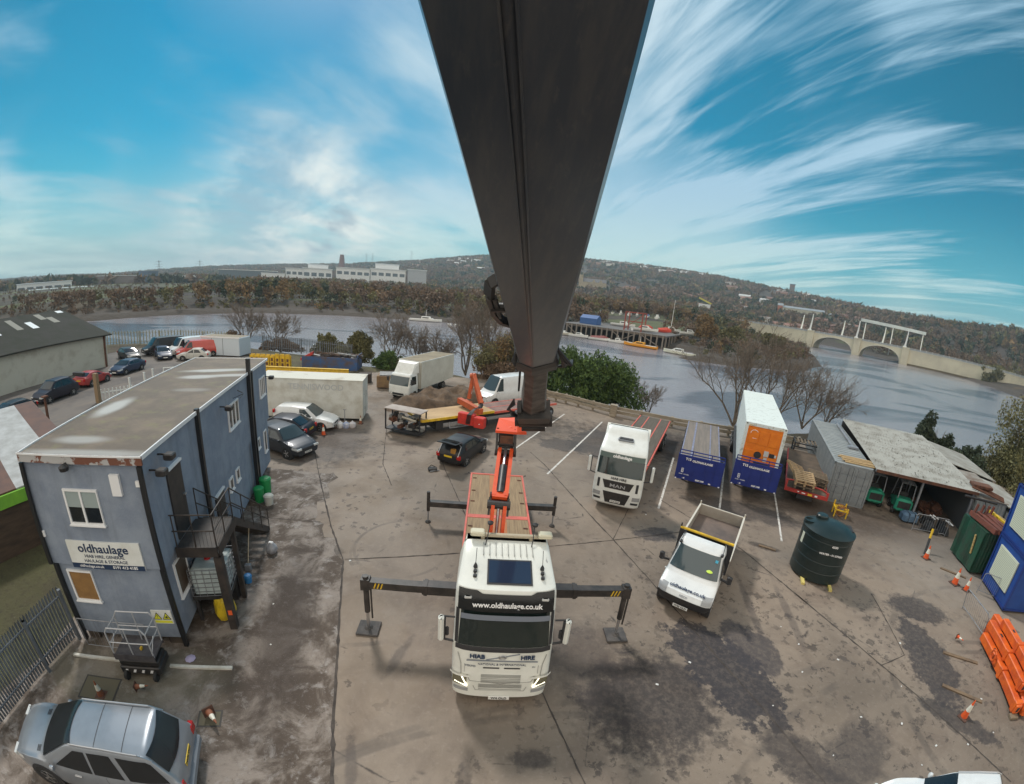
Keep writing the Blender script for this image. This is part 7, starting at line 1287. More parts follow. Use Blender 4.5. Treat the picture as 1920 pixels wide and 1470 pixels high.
for x in (-.60, .60): q.tube([(x,-.34,1.65),(x,.34,1.65)], .022, 6); q.tube([(x,-.34,1.25),(x,.34,1.25)], .018, 6); q.tube([(x,-.34,1.0),(x,0,1.3),(x,.34,1.0)], .014, 5)
q.build('guard_rail', parent=sl)
for x in (-.45,.45):
    for s in (-1, 1): wheel(sl, .001 if False else x, s*.40, .15, .10, RUB, nspoke=4)
q = MB(WTXT)
for i in range(4): q.add([(-.5+i*.26,-.362,.22),(-.42+i*.26,-.362,.22),(-.36+i*.26,-.362,.34),(-.44+i*.26,-.362,.34)], [(0,1,2,3)])
q.build('hazard_stripes', parent=sl); q = MB(YEL); q.rbox(.1,.16,-.1,.0,.832,.92,.01); q.build('tag', parent=sl)
for (x0, y0, x1, y1, lb, nm) in ((-11.9,5.42,-10.25,6.05,'long white board on the ground left of the black lift','white_board'), (-8.75,6.50,-7.0,7.07,'white board on the ground right of the black lift','white_board')):
    t = thing(nm, lb, 'board', ((x0+x1)/2,(y0+y1)/2,0), math.atan2(y1-y0,x1-x0)); L = math.hypot(x1-x0,y1-y0); MB(mat('board_white', (.66,.66,.62), .6, (.50,.48,.42), 3)).box(-L/2,L/2,-.05,.05,.006,.07).build('board', parent=t)
pbg = thing('plastic_bag', 'crumpled lilac plastic bag on the dirt near the stair post', 'plastic bag', (-8.35,6.95,0), .5); q = MB(mat('lilac_bag', (.40,.36,.52), .5)); q.smooth = True; q.lathe([(.12,.01),(.16,.05),(.06,.09),(.01,.10)], (0,0,0), 8); q.build('bag', parent=pbg)
for i, (x, y, w, d, a) in enumerate([(-10.2,4.85,.6,.45,.35), (-6.7,5.4,.32,.26,.4)]):
    t = thing('drain_cover', ['square drain cover in the wet concrete behind the silver off-roader', 'small dark drain plate by the toppled cone'][i], 'drain cover', (x,y,0), a); MB(mat('drain_iron', (.05,.045,.04), .7)).box(-w,w,-d,d,.006,.012).build('frame', parent=t); MB(mat('drain_fill', (.12,.105,.07), .85)).box(-w+.05,w-.05,-d+.05,d-.05,.0125,.018).build('cover', parent=t)
# ------------------------------------------------------------------ white box body, bags
tb_ = thing('white_box_body', 'long white lorry box body with faded TENNISWOOD lettering, standing behind the small white van', 'box body', (-18.75,26.75,0), .212); q = MB(OFFW); q.box(0,7.85,0,2.45,.25,3.15); q.build('wall', parent=tb_); MB(mat('box_roof_stain', (.58,.57,.50), .7, (.32,.27,.20), .55, fac=(.52,.75))).box(-.03,7.88,-.03,2.48,3.153,3.20).build('roof', parent=tb_)
text(tb_, 'TENNISWOOD', .60, (4.4,-.008,2.58), (1,0,0), (0,0,1), mat('ghost_lettering', (.42,.44,.44), .6), bold=.012, ext=.002)
q = MB(GREY); q.box(7.851,7.856,1.21,1.235,.3,3.1); q.box(7.851,7.87,.9,1.1,.75,.95); q.box(7.851,7.88,.55,.6,2.0,2.06); q.box(7.851,7.88,1.6,1.65,2.0,2.06); q.box(7.851,7.856,.05,2.4,3.08,3.10); q.build('door_seam', parent=tb_); q = MB(DRK); q.box(.3,7.6,.3,2.1,.05,.248); q.build('chassis', parent=tb_)
rb_ = random.Random(9)
for i, (x, y, c_, lb) in enumerate([(-12.15,26.75,(.60,.60,.62),'white rubble bag at the foot of the white box body'), (-11.75,26.85,(.22,.30,.55),'blue and white rubble bag in the middle of the pile'), (-11.35,27.05,(.55,.50,.52),'pale rubble bag nearest the box body corner'), (-12.45,26.9,(.55,.28,.34),'pink and white rubble bag at the left of the pile')]):
    t = thing('rubble_bag', lb, 'rubble bag', (x,y,0), i, 'rubble bags beside the white box body'); q = MB(mat('rubble_bag%d' % i, c_, .7, (.6,.6,.6), 6)); q.smooth = True; q.lathe([(.22,0),(.27,.15),(.24,.32),(.12,.42),(.01,.45)], (0,0,0), 8); q.build('bag', parent=t); q = MB(WTXT); q.rbox(-.06,.06,-.03,.03,.42,.50,.01); q.build('knot', parent=t)
rp = thing('grey_post', 'thin grey pole standing against the white box body by the bags', 'pole', (-11.95,27.1,0), 0); MB(STEEL).cyl((0,0,0), (0,0,1.25), .03, .03, 6).build('pole', parent=rp); MB(STEEL).box(-.12,.12,-.02,.02,1.25,1.29).build('crossbar', parent=rp)
# yellow steelwork and skip behind
yb = thing('yellow_girder', 'long yellow steel girder lying across the yard behind the white box body', 'girder', (-24.6,36.5,0), .21); q = MB(YEL); q.box(0,8.4,-.04,.04,1.25,1.75); q.box(0,8.4,-.15,.15,1.752,1.80); q.box(0,8.4,-.15,.15,1.20,1.248); q.build('girder', parent=yb); q = MB(RUST); q.box(.5,.9,-.3,.3,0,1.195); q.box(7.4,7.8,-.3,.3,0,1.195); q.build('trestle', parent=yb)
for i, (x, y, n, lb) in enumerate([(-30.5,42.6,5,'rack of small yellow grating panels, leftmost behind the cabin roof'), (-27.3,42.8,3,'bright yellow block of grating panels next to the red skip end')]):
    t = thing('yellow_rack', lb, 'rack', (x,y,0), .1); 
    for k in range(n): q = MB(YEL); xx = k*.62; q.box(xx,xx+.5,-.05,.05,.3,1.9 if i else 1.6); q.box(xx,xx+.5,.3,.4,.3,1.7); q.build('panel', parent=t); q = MB(RUST); q.box(xx+.12,xx+.38,-.055,-.051,.5,.85); q.box(xx+.12,xx+.38,-.055,-.051,1.0,1.35); q.build('hole', parent=t)
    MB(RUST).box(-.2,n*.62,-.1,.5,0,.298).build('base', parent=t)
sk = thing('scrap_skip', 'blue and red open skip heaped with scrap steel behind the yellow girder', 'skip', (-24.8,44.3,0), .17); q = MB(mat('skip_blue', (.03,.10,.26), .6, (.10,.07,.06), 1.2)); q.box(0,6.5,0,.06,.1,1.6); q.box(6.44,6.5,.06,2.8,.1,1.9); q.box(0,6.44,2.74,2.8,.1,1.5); q.box(0,.06,.06,2.74,.1,1.4); q.build('body', parent=sk); q = MB(RED); q.add([(-.2,.1,1.0),(1.3,.1,1.8),(1.3,.5,1.85),(-.2,.5,1.05),(-.2,.1,1.3),(1.3,.1,2.15),(1.3,.5,2.2),(-.2,.5,1.35)], [(3,2,1,0),(4,5,6,7),(0,1,5,4),(1,2,6,5),(2,3,7,6),(3,0,4,7)]); q.build('red_arm', parent=sk)
scm = [mat('scrap_brown', (.15,.10,.075), .85, (.08,.06,.05), 3), mat('scrap_grey', (.28,.28,.28), .6, (.15,.15,.15), 3), BLACK]
for k, m in enumerate(scm):
    q = MB(m)
    for i in range((26, 12, 7)[k]):
        x, y = random.uniform(.3,5.6), random.uniform(.3,2.3); L = random.uniform(.5,2.0); zz0 = 1.25+random.uniform(0,.55); q.box(x,x+L,y,y+random.uniform(.08,.35),zz0,zz0+random.uniform(.06,.22),rot=(random.uniform(-.3,.3),random.uniform(-.3,.2),random.uniform(-.7,.7))); 
    tag(q.build('scrap_steel', parent=sk), kind='stuff')
lg = thing('brown_skip', 'rusty brown skip beyond the corner of the white box body', 'skip', (-13.6,38.6,0), .2); q = MB(mat('skip_tan', (.26,.17,.08), .8, (.16,.10,.06), 2)); q.rbox(0,2.0,0,1.6,.1,1.3,.04); q.build('body', parent=lg); q = MB(scm[1]); q.box(.2,1.9,.2,1.5,1.301,1.45,rot=(.08,0,.1)); q.build('rubble', parent=lg)
fg = thing('scrap_pallets', 'dark stack of old pallets between the white box body and the brown skip', 'pallet stack', (-16.2,40.2,0), .2); q = MB(mat('dark_pallet', (.07,.055,.045), .9))
for i in range(7): q.box(0,1.3,0,1.0,.02+i*.15,.10+i*.15)
q.build('pallets', parent=fg)
# ------------------------------------------------------------------ box lorry
bt_ = thing('box_lorry', 'white box lorry with wind deflector and dirty roof, behind the soil heap', 'lorry', (-10.35,35.1,0), -.30); bcab = Cab(bt_, WHITE, [(.45,1.02,.08,1.7),(.6,1.08,.0,1.75),(1.3,1.12,.02,1.75),(1.42,1.11,.05,1.75),(2.3,1.03,.30,1.75),(2.42,.98,.42,1.7)], c=.22)
bcab.patch(1.42, 2.22, -.98, .98, mat('screen_blue_glass', (.05,.075,.085), .08, spec=.8), 'windscreen', .014, 5, 10); bcab.patch(.52, .72, -.6, .6, DRK, 'grille', .014, 3, 6)
q = MB(WHITE); q.add([(-.95,.75,2.425),(.95,.75,2.425),(1.12,1.75,2.425),(-1.12,1.75,2.425),(-.9,1.35,3.30),(.9,1.35,3.30),(1.05,1.78,3.42),(-1.05,1.78,3.42)], [(3,2,1,0),(4,5,6,7),(0,1,5,4),(1,2,6,5),(2,3,7,6),(3,0,4,7)]); q.build('wind_deflector', parent=bt_)
for s in (-1, 1): q = MB(GLASS); q.add([(s*1.121,.45,1.45),(s*1.121,1.35,1.45),(s*1.055,1.35,2.2),(s*1.055,.65,2.2)], [(0,1,2,3)]); q.build('side_window', parent=bt_); mirror(bt_, s*1.25, .2, 1.85, DRK, .4, .15); q = MB(LAMP); q.rbox(s*.85-.12,s*.85+.12,.0,.06,.62,.78,.02); q.build('headlight', parent=bt_)
bt_b = MB(mat('box_side_cream', (.60,.60,.54), .6, (.50,.49,.43), .8)); bt_b.box(-1.22,1.22,1.95,8.8,.85,3.40); bt_b.build('box', parent=bt_); MB(mat('dirty_box_roof', (.30,.25,.17), .85, (.20,.17,.12), .8)).box(-1.2,1.2,1.97,8.78,3.403,3.45).build('box_roof', parent=bt_); q = MB(WHITE); q.box(-1.25,-1.205,1.92,8.83,3.36,3.47); q.box(1.205,1.25,1.92,8.83,3.36,3.47); q.box(-1.2,1.2,1.92,1.965,3.36,3.47); q.build('roof_edging', parent=bt_); q = MB(mat('box_corner', (.36,.33,.27), .7)); q.box(1.18,1.245,1.93,1.96,.85,3.36); q.box(-1.245,-1.18,1.93,1.96,.85,3.36); q.build('corner_post', parent=bt_)
MB(DRK).box(-.45,.45,.6,8.6,.45,.82).build('chassis', parent=bt_); lorry_wheels(bt_, (1.1, 6.6), 2.3, .42, .25, (1.1,))
# soil heap
rs_ = np.random.default_rng(12); gx, gy = np.meshgrid(np.linspace(-1,1,46), np.linspace(-1,1,26)); hz = (np.maximum(0, 1-gx**2-gy**2)**.6)*1.25*(.55+.9*vnoise(gx*5+9, gy*3+9, .9, 3))+(vnoise(gx*20+50, gy*12+50, .8, 2)-.5)*.28*(gx**2+gy**2 < 1)
hx = gx*6.6; hy = gy*1.9; V = np.stack([hx.ravel(), hy.ravel(), (hz-.05).ravel()], 1); nI = gx.shape; idx = np.arange(gx.size).reshape(nI); F = np.stack([idx[:-1,:-1], idx[:-1,1:], idx[1:,1:], idx[1:,:-1]], -1).reshape(-1,4)
hp = fastmesh('soil_heap', V, F, mat('heap_soil', (.17,.115,.075), .95, (.075,.055,.04), 1.6, bump=1.0, bscale=5)); hp.location = (-5.6,36.2,0); hp.rotation_euler = (0,0,.72); tag(hp, 'long brown heap of soil and rubble in front of the box lorry', 'soil heap')
# low trailer with crane
mf = thing('machinery_frame', 'open dark steel frame full of machinery with a plate top, left of the timber-decked trailer', 'machine frame', (-8.75,26.75,0), -.27); q = MB(DRK)
for x in (0,2.75):
    for y in (0,.9): q.box(x-.04,x+.04,y-.04,y+.04,.3,1.80)
q.box(-.04,2.8,-.04,.94,.28,.36); q.build('frame', parent=mf); MB(mat('plate_pink_grey', (.42,.37,.33), .7, (.30,.25,.22), 1.5)).box(-.08,2.85,-.10,1.0,1.80,1.86).build('top_plate', parent=mf)
for k, m in enumerate((RUST, BLACK, mat('machine_grey', (.20,.20,.19), .6))):
    q = MB(m)
    for i in range(9): x, z = random.uniform(.1,2.3), random.uniform(.4,1.4); q.box(x,x+random.uniform(.1,.6),random.uniform(.05,.3),random.uniform(.4,.85),z,z+random.uniform(.08,.35),rot=(0,random.uniform(-.3,.3),0))
    tag(q.build('machinery', parent=mf), kind='stuff')
q = MB(mat('pale_cylinder', (.45,.42,.35), .6)); q.cyl((1.3,.1,1.35), (2.4,.1,1.20), .08, .08, 10); q.build('cylinder', parent=mf)
lt = thing('timber_trailer', 'long low trailer with a plywood deck and yellow edge, running behind the black hatchback', 'trailer', (-6.0,26.3,0), -.88+0.0); q = MB(mat('ply_deck', (.52,.36,.19), .75, (.38,.25,.13), .9, stretch=(1,.4,1))); q.box(-2.35,-.05,.0,6.2,1.20,1.28); q.build('ply_deck', parent=lt); q = MB(mat('trailer_dark_deck', (.26,.15,.12), .7, (.16,.10,.085), 1.0)); q.box(-2.35,-.05,6.2,13.0,1.05,1.20); q.build('rear_deck', parent=lt)
q = MB(YEL); q.box(-.047,.02,.0,6.2,1.12,1.30); q.box(-2.35,-.05,-.05,-.003,1.12,1.30); q.build('edge_rail', parent=lt); q = MB(mat('salmon_red', (.66,.14,.10), .55)); q.box(-.047,.02,6.2,13.0,1.05,1.22); q.box(-1.2,-1.12,6.3,13.0,1.202,1.215); q.box(-2.42,-2.353,6.2,13.0,1.05,1.22); q.build('rear_rail', parent=lt)
q = MB(DRK); q.box(-1.7,-.7,.3,12.8,.6,1.04); q.box(-2.2,-.2,1.2,1.8,.35,1.0); q.build('chassis', parent=lt); q = MB(STEEL); q.tube([(.0,2.2,.9),(.05,2.2,.45),(.05,4.6,.45),(.0,4.6,.9)], .06, 5); q.build('side_guard', parent=lt)
for wx in (-2.2, -.15):
    for wy in (5.2, 11.0, 12.3): wheel(lt, wx, wy, .46, .32, nspoke=6)
lc = thing('lorry_crane', 'folded orange loader crane with red control box on the timber-decked trailer', 'crane', (-3.1,28.9,0), -.30); q = MB(mat('crane_rust_orange', (.55,.11,.03), .5, (.38,.08,.03), 2)); q.beam((-1.5,1.5,1.75), (1.0,.0,1.60), .38, .42); q.beam((-.85,1.9,1.9), (-.70,2.1,3.75), .24, .28, (0,1,0)); q.beam((-.70,2.1,3.85), (.75,.55,2.05), .30, .34); q.cyl((-.88,2.05,3.72), (-.5,2.05,3.78), .22, .22, 12); q.beam((-1.3,1.9,1.6), (-.6,1.5,1.6), .5, .3); q.build('boom', parent=lc)
q = MB(mat('control_red', (.68,.045,.03), .45, (.5,.04,.03), 3)); q.rbox(-.35,.95,-1.15,-.65,.78,1.62,.04); q.rbox(.98,1.75,-1.3,-.75,.75,1.52,.04); q.build('control_box', parent=lc) if False else q.build('red_housing', parent=lc)
q = MB(BLACK); q.cyl((.78,.1,1.7), (.78,.55,2.0), .16, .16, 10); 
for k in range(5): q.tube([(.35+.07*k,-1.2,.9),(.45+.07*k,-1.22,1.6),(.62+.04*k,-.6,1.9),(.78,.2,1.9)], .026, 5)
q.build('hoses', parent=lc); q = MB(WTXT); q.box(-.80,-.66,1.94,1.96,2.3,2.7,rot=(-.1,0,0)); q.lathe([(.01,-.02),(.06,0),(.01,.02)], (1.45,-1.34,1.1), 8); q.build('label_plate', parent=lc)
# wooden-topped crash rail at the quay edge
br = thing('crash_rail', 'weathered double crash rail along the edge of the quay', 'rail', (0,0,0)); RW = mat('weathered_rail', (.36,.31,.24), .85, (.23,.19,.14), 1.5, stretch=(1,1,4)); pts = [(3.6,40.6),(5.9,39.2),(9.0,36.8),(15.2,34.0),(21.0,32.4),(25.5,31.0)]
q = MB(RW)
for a, b_ in zip(pts[:-1], pts[1:]): q.beam((*a,.78), (*b_,.78), .16, .28); q.beam((*a,.40), (*b_,.40), .16, .26)
q.build('rail', parent=br)
for i in range(13): f_ = i/12*(len(pts)-1); k = min(int(f_), len(pts)-2); x = pts[k][0]+(pts[k+1][0]-pts[k][0])*(f_-k); y = pts[k][1]+(pts[k+1][1]-pts[k][1])*(f_-k); MB(RW).box(x-.1,x+.1,y+.10,y+.30,0,.95).build('post', parent=br)
pk = thing('quay_block', 'square timber block standing in the crash rail', 'block', (9.6,36.1,0), -.4); MB(RW).rbox(-.3,.3,-.25,.25,0,1.1,.04).build('block', parent=pk); MB(RW).box(-.33,.33,-.28,.28,1.103,1.16).build('cap', parent=pk)
# debris by the hatchback, posts of the neighbour yard
db = thing('tool_bag', 'small dark heap of tools on the concrete behind the black hatchback', 'tool bag', (-4.15,21.35,0), .3); q = MB(BLACK); q.rbox(-.30,.22,-.18,.18,.0,.18,.05); q.tube([(-.3,0,.15),(-.1,.1,.3),(.2,.05,.15)], .025, 5); q.build('bag', parent=db); q = MB(STEEL); q.cyl((-.2,-.25,.05), (.35,-.1,.05), .03, .03, 6); q.build('tools', parent=db)
for i, (x, y) in enumerate([(-36.0,32.6),(-36.5,34.2),(-35.4,30.2)]): t = thing('white_post', 'short white post in the strip beside the neighbour yard', 'post', (x,y,0), 0, 'short white posts beside the neighbour yard'); MB(WHITE).box(-.07,.07,-.07,.07,0,1.0).build('post', parent=t); MB(WHITE).box(-.09,.09,-.09,.09,1.003,1.05).build('cap', parent=t)
t = thing('tubular_barrier', 'white tubular frame standing beside the cabin roof in the neighbour yard', 'frame', (-36.4,35.6,0), .7); MB(WHITE).tube([(0,0,0),(0,0,.9),(1.8,0,.9),(1.8,0,0)], .06, 6).build('frame', parent=t); MB(DRK).box(1.9,2.3,-.2,.2,.3,1.0).build('box', parent=t)
t = thing('white_railing', 'broken white picket railing seen past the cabin roof', 'railing', (-34.6,26.2,0), 1.0); q = MB(WHITE); q.box(0,2.8,-.03,.03,.6,.7); q.build('rail', parent=t); q = MB(WHITE)
for k in range(9): q.box(k*.33,k*.33+.1,-.035,.035,0,.95)
q.build('pickets', parent=t)
t = thing('rusty_post', 'rust-brown steel post in the neighbour yard', 'post', (-31.6,18.9,0), 0); MB(RUST).cyl((0,0,0), (0,0,2.4), .12, .10, 8).build('post', parent=t); MB(RUST).box(-.2,.2,-.2,.2,2.4,2.5).build('cap', parent=t)
t = thing('brown_gatepost', 'pale brown square gate post left of the cabin roof', 'post', (-34.2,25.6,0), 0); MB(mat('tan_post', (.24,.17,.10), .8)).box(-.22,.22,-.15,.15,0,2.5).build('post', parent=t)
# ------------------------------------------------------------------ far side: bridge
def pol(az, r): return (r*math.sin(R(az)), r*math.cos(R(az)))
def gz(x, y): return float(far_h(np.array([float(x)]), np.array([float(y)]))[0])
BS = mat('bridge_stone', (.66,.62,.47), .85, (.52,.48,.37), .08, fac=(.4,.7)); b0 = Vector((198,364,0)); b1 = Vector((357,173,0)); bd = (b1-b0); BLn = bd.length; bd.normalize(); byaw = math.atan2(bd.y, bd.x)
bg_ = thing('stone_bridge', 'long cream bridge with two wide arches and a balustrade across the creek', 'bridge', (b0.x,b0.y,0), byaw)
zt = lambda x: 8.9-2.3*(x/BLn)
def alongx(az_):  # where a bearing meets the bridge line
    d = Vector((math.sin(R(az_)), math.cos(R(az_)), 0)); n = Vector((-bd.y, bd.x, 0)); t = b0.dot(n)/d.dot(n); return (d*t-b0).dot(bd)
A1 = (alongx(38.3), alongx(42.75)); A2 = (alongx(43.55), alongx(48.05)); pts = [(0,-4.5)]
for a0, a1 in (A1, A2):
    pts.append((a0,-4.5)); 
    for k in range(0, 19): th = math.pi*(1-k/18); pts.append(((a0+a1)/2+(a1-a0)/2*math.cos(th), -3.6+10.3*math.sin(th)**.85))
    pts.append((a1,-4.5))
pts += [(BLn,-4.5)]
def wallface(y, flip):
    V = []; F = []
    xs_ = [p[0] for p in pts]
    for x, z in pts: V.append((x,y,z)); V.append((x,y,zt(x)))
    for i in range(len(pts)-1):
        if abs(pts[i+1][0]-pts[i][0]) > 1e-6: F.append((2*i,2*i+2,2*i+3,2*i+1) if flip else (2*i+1,2*i+3,2*i+2,2*i))
    return V, F
q = MB(BS); V, F = wallface(0, True); q.add(V, F); V, F = wallface(26, False); q.add(V, F); 
for i in range(len(pts)-1): (xa,za),(xb,zb) = pts[i], pts[i+1]; q.add([(xa,0,za),(xb,0,zb),(xb,26,zb),(xa,26,za)], [(0,3,2,1)])
q.quad((0,0,zt(0)),(BLn,0,zt(BLn)),(BLn,26,zt(BLn)),(0,26,zt(0))); q.build('wall', parent=bg_)
q = MB(mat('tide_stain', (.16,.13,.08), .9)); q.box(A2[1]+6, BLn, -.12, -.02, -4.4, -2.6); q.build('tide_band', parent=bg_)
for a0, a1 in (A1, A2):
    q = MB(mat('arch_rim', (.66,.63,.52), .8)); pr = None
    for k in range(19):
        th = math.pi*(1-k/18); c = Vector(((a0+a1)/2+(a1-a0)/2*math.cos(th), -.25, -3.6+10.3*math.sin(th)**.85)); 
        if pr: q.beam(pr, c, .35, .7, (0,0,1))
        pr = c
    q.build('arch_ring', parent=bg_)
for x in (A1[0]-3.2, (A1[1]+A2[0])/2, A2[1]+3.0): q = MB(BS); q.box(x-2.6,x+2.6,-1.8,-.02,-4.5,zt(x)+.6); q.box(x-3.0,x+3.0,-2.2,-.01,zt(x)+.603,zt(x)+1.3); q.build('pier', parent=bg_)
RL = mat('balustrade_grey', (.48,.50,.50), .6); q = MB(RL); q.beam((0,-.4,zt(0)+1.4), (BLn,-.4,zt(BLn)+1.4), .25, .16); q.beam((0,-.4,zt(0)+.2), (BLn,-.4,zt(BLn)+.2), .3, .3); q.build('balustrade_rail', parent=bg_)
for i in range(58): x = 2+i*(BLn-4)/57; z = zt(x); MB(RL).box(x-.22,x+.22,-.6,-.25,z+.36,z+1.7).build('baluster', parent=bg_)
q = MB(mat('balustrade_mesh', (.30,.32,.33), .7)); q.beam((0,-.38,zt(0)+.8), (BLn,-.38,zt(BLn)+.8), .08, .85); q.build('balustrade_panel', parent=bg_)
MW = mat('mast_white', (.80,.82,.80), .5)
for i, (az_, back) in enumerate(((35.78,1),(37.66,0),(40.7,1),(42.92,0),(45.54,1),(48.3,0))):
    x = alongx(az_); y = 25.0 if back else -.9; z = zt(x)+(.3 if back else 1.3); q = MB(MW); pr = None
    for k in range(8): f_ = k/7; c = Vector((x+.9*math.sin(f_*1.6)*(1-f_*.2), y, z+13.5*f_)); nx = c; (q.beam(pr, nx, 1.5-.12*k, 1.2-.1*k, (0,1,0)) if pr else None); pr = nx
    q.rbox(x-1.3,x+1.3,y-1.0,y+1.0,z-.5,z+.9,.1); q.build('lamp_mast', parent=bg_)
pg = thing('pipe_gantry', 'long silver roof girder of the footbridge seen above the right half of the stone bridge', 'gantry', (b0.x,b0.y,0), byaw); xa, xb = alongx(42.6), alongx(50.3); q = MB(mat('silver_girder', (.66,.72,.72), .4, (.50,.55,.56), .1)); q.beam((xa,28.5,24.8), (xb,28.5,22.2), 5, 2.4); q.build('girder', parent=pg)
for x in (xa+4, (xa+xb)/2, xb-2): MB(MW).box(x-.4,x+.4,28.1,28.9,0,23).build('column', parent=pg)
# ------------------------------------------------------------------ wharf and boats
p0 = Vector((*pol(5.5,172),0)); p1 = Vector((*pol(20.3,156),0)); wy = math.atan2(p1.y-p0.y, p1.x-p0.x); WL = (p1-p0).length; DZ = .75
wh = thing('timber_wharf', 'old timber wharf on a row of braced piles with moored boats below', 'wharf', (p0.x,p0.y,0), wy); WD = mat('wharf_timber', (.17,.145,.12), .9, (.10,.085,.07), .2); PLM = mat('pile_timber', (.21,.185,.16), .9)
MB(mat('wharf_deck', (.115,.115,.12), .9, (.16,.15,.14), .05)).box(0,WL,.0,46,DZ-.5,DZ).build('deck', parent=wh); q = MB(WD); q.box(-.2,WL+.2,-.5,-.01,DZ-.7,DZ+.15); q.build('edge_beam', parent=wh)
MB(mat('wharf_dark_wall', (.03,.026,.024), .95)).box(0,WL,7,7.4,-5,DZ-.51).build('quay_face', parent=wh); n = 21
for i in range(n): x = .5+i*(WL-1)/(n-1); MB(PLM).box(x-.24,x+.24,-.9,-.42,-5,DZ+.25).build('pile', parent=wh)
for i in range(4): y = 2+i*5; MB(PLM).box(WL-.3,WL+.25,y,y+.5,-5,DZ-.5).build('pile', parent=wh)
for x0, x1, za, zb in ((WL-9,WL-2,DZ-.6,-3),(WL-11,WL-16,DZ-.6,-2.4),(5,9,DZ-.6,-2.8),(WL*.55,WL*.55+4,DZ-.7,-2.6)): MB(PLM).beam((x0,-.6,za), (x1,-.6,zb), .25, .3).build('brace', parent=wh)
HW = mat('boat_white', (.72,.73,.70), .4); HO = mat('boat_orange', (.80,.32,.01), .45); BW = mat('boat_window', (.03,.035,.045), .2)
def boat(label, az_, r, z, L, hull=HW, cab_=HW, yaw=0.0, cover=None, mast=0, loc=None, group=None, hc=1.0, deck=None):
    x, y = loc or pol(az_, r); t = thing('boat', label, 'boat', (x,y,z), yaw, group); W = L*.30; secs = []
    for i in range(11):
        f = i/10; w = W/2*(min(1, (1-f)*3.2)**.55 if f > .45 else 1-.12*(1-f/.45)); w = max(w, .03); zz = .95*(1+.45*f**3); X_ = (f-.5)*L
        secs.append([(X_,-w,zz),(X_,-w*.93,.35),(X_,-w*.4,-.25+.5*f**4),(X_,w*.4,-.25+.5*f**4),(X_,w*.93,.35),(X_,w,zz)])
    q = MB(hull); q.loft(secs); q.build('hull', parent=t); q = MB(deck or mat('boat_deck', (.45,.43,.38), .7)); q.add([(s[0][0]*.97, s[0][1]*.86, s[0][2]+.02) for s in secs]+[(s[0][0]*.97, -s[0][1]*.86, s[0][2]+.02) for s in secs], [(i,i+1,i+12,i+11) for i in range(10)]); q.build('deck', parent=t)
    if cover: q = MB(cover); q.loft([[(-L*.42,-W*.42,.96),(-L*.42,W*.42,.96),(-L*.42,0,1.5)],[(L*.2,-W*.42,1.05),(L*.2,W*.42,1.05),(L*.2,0,2.1)],[(L*.42,-W*.1,1.2),(L*.42,W*.1,1.2),(L*.42,0,1.5)]]); q.build('cover', parent=t)
    else:
        q = MB(cab_); q.loft([[(-L*.12,-W*.33,1.0),(L*.25,-W*.28,1.1),(L*.25,W*.28,1.1),(-L*.12,W*.33,1.0)],[(-L*.12,-W*.28,1.0+1.1*hc),(L*.12,-W*.25,1.0+1.15*hc),(L*.12,W*.25,1.0+1.15*hc),(-L*.12,W*.28,1.0+1.1*hc)]]); o = q.build('cabin', parent=t)
        q = MB(BW); q.box(-L*.09,L*.10,-W*.325,-W*.300,1.0+.5*hc,1.0+.88*hc); q.box(-L*.09,L*.10,W*.300,W*.325,1.0+.5*hc,1.0+.88*hc); q.box(L*.16,L*.19,-W*.2,W*.2,1.0+.45*hc,1.0+.85*hc); q.build('cabin_window', parent=o)
    if mast: MB(MW).cyl((0,0,1), (.2,0,1+mast), .12, .06, 6).build('mast', parent=t)
    return t
wd = lambda x, y: (p0.x+math.cos(wy)*x-math.sin(wy)*y, p0.y+math.sin(wy)*x+math.cos(wy)*y)
MG = 'boats moored below the timber wharf'; WZ = -4.0
bl_ = [('grey-white boat with a small wheelhouse, leftmost at the wharf', .10, 9.5, mat('boat_cream', (.50,.48,.40), .5), HW, None, 0), ('low white boat with a boom, second from the left at the wharf', .27, 8.0, HW, HW, None, 0), ('white motor boat with a dark red cover, middle of the moored row', .47, 8.5, HW, HW, mat('cover_maroon', (.20,.05,.045), .7), 0), ('small white boat between the red-covered boat and the orange boat', .63, 6.5, HW, HW, None, 2.0)]
for lb, f_, L, hm, cm, cv, ms in bl_: boat(lb, 0, 0, WZ, L, hm, cm, wy+math.pi*.02, cv, ms, wd(WL*f_,-4.0), MG, .75)
boat('bright orange workboat, the only orange one moored at the wharf', 0, 0, WZ, 12.5, HO, mat('boat_cabin_orange', (.70,.34,.03), .5), wy+math.pi, None, 3.0, wd(WL*.84,-5.5), MG, .8, mat('orange_deck2', (.55,.50,.42), .6)); boat('white cabin cruiser rightmost beyond the orange workboat', 0, 0, WZ, 11, mat('boat_ivory', (.72,.72,.58), .4), HW, wy+math.pi-.12, None, 0, wd(WL*1.17,-9.5), MG, .9)
YGp = 'boats laid up behind the wharf'; CG = mat('cover_green', (.03,.16,.09), .7); CB = mat('cover_blue', (.04,.11,.30), .6)
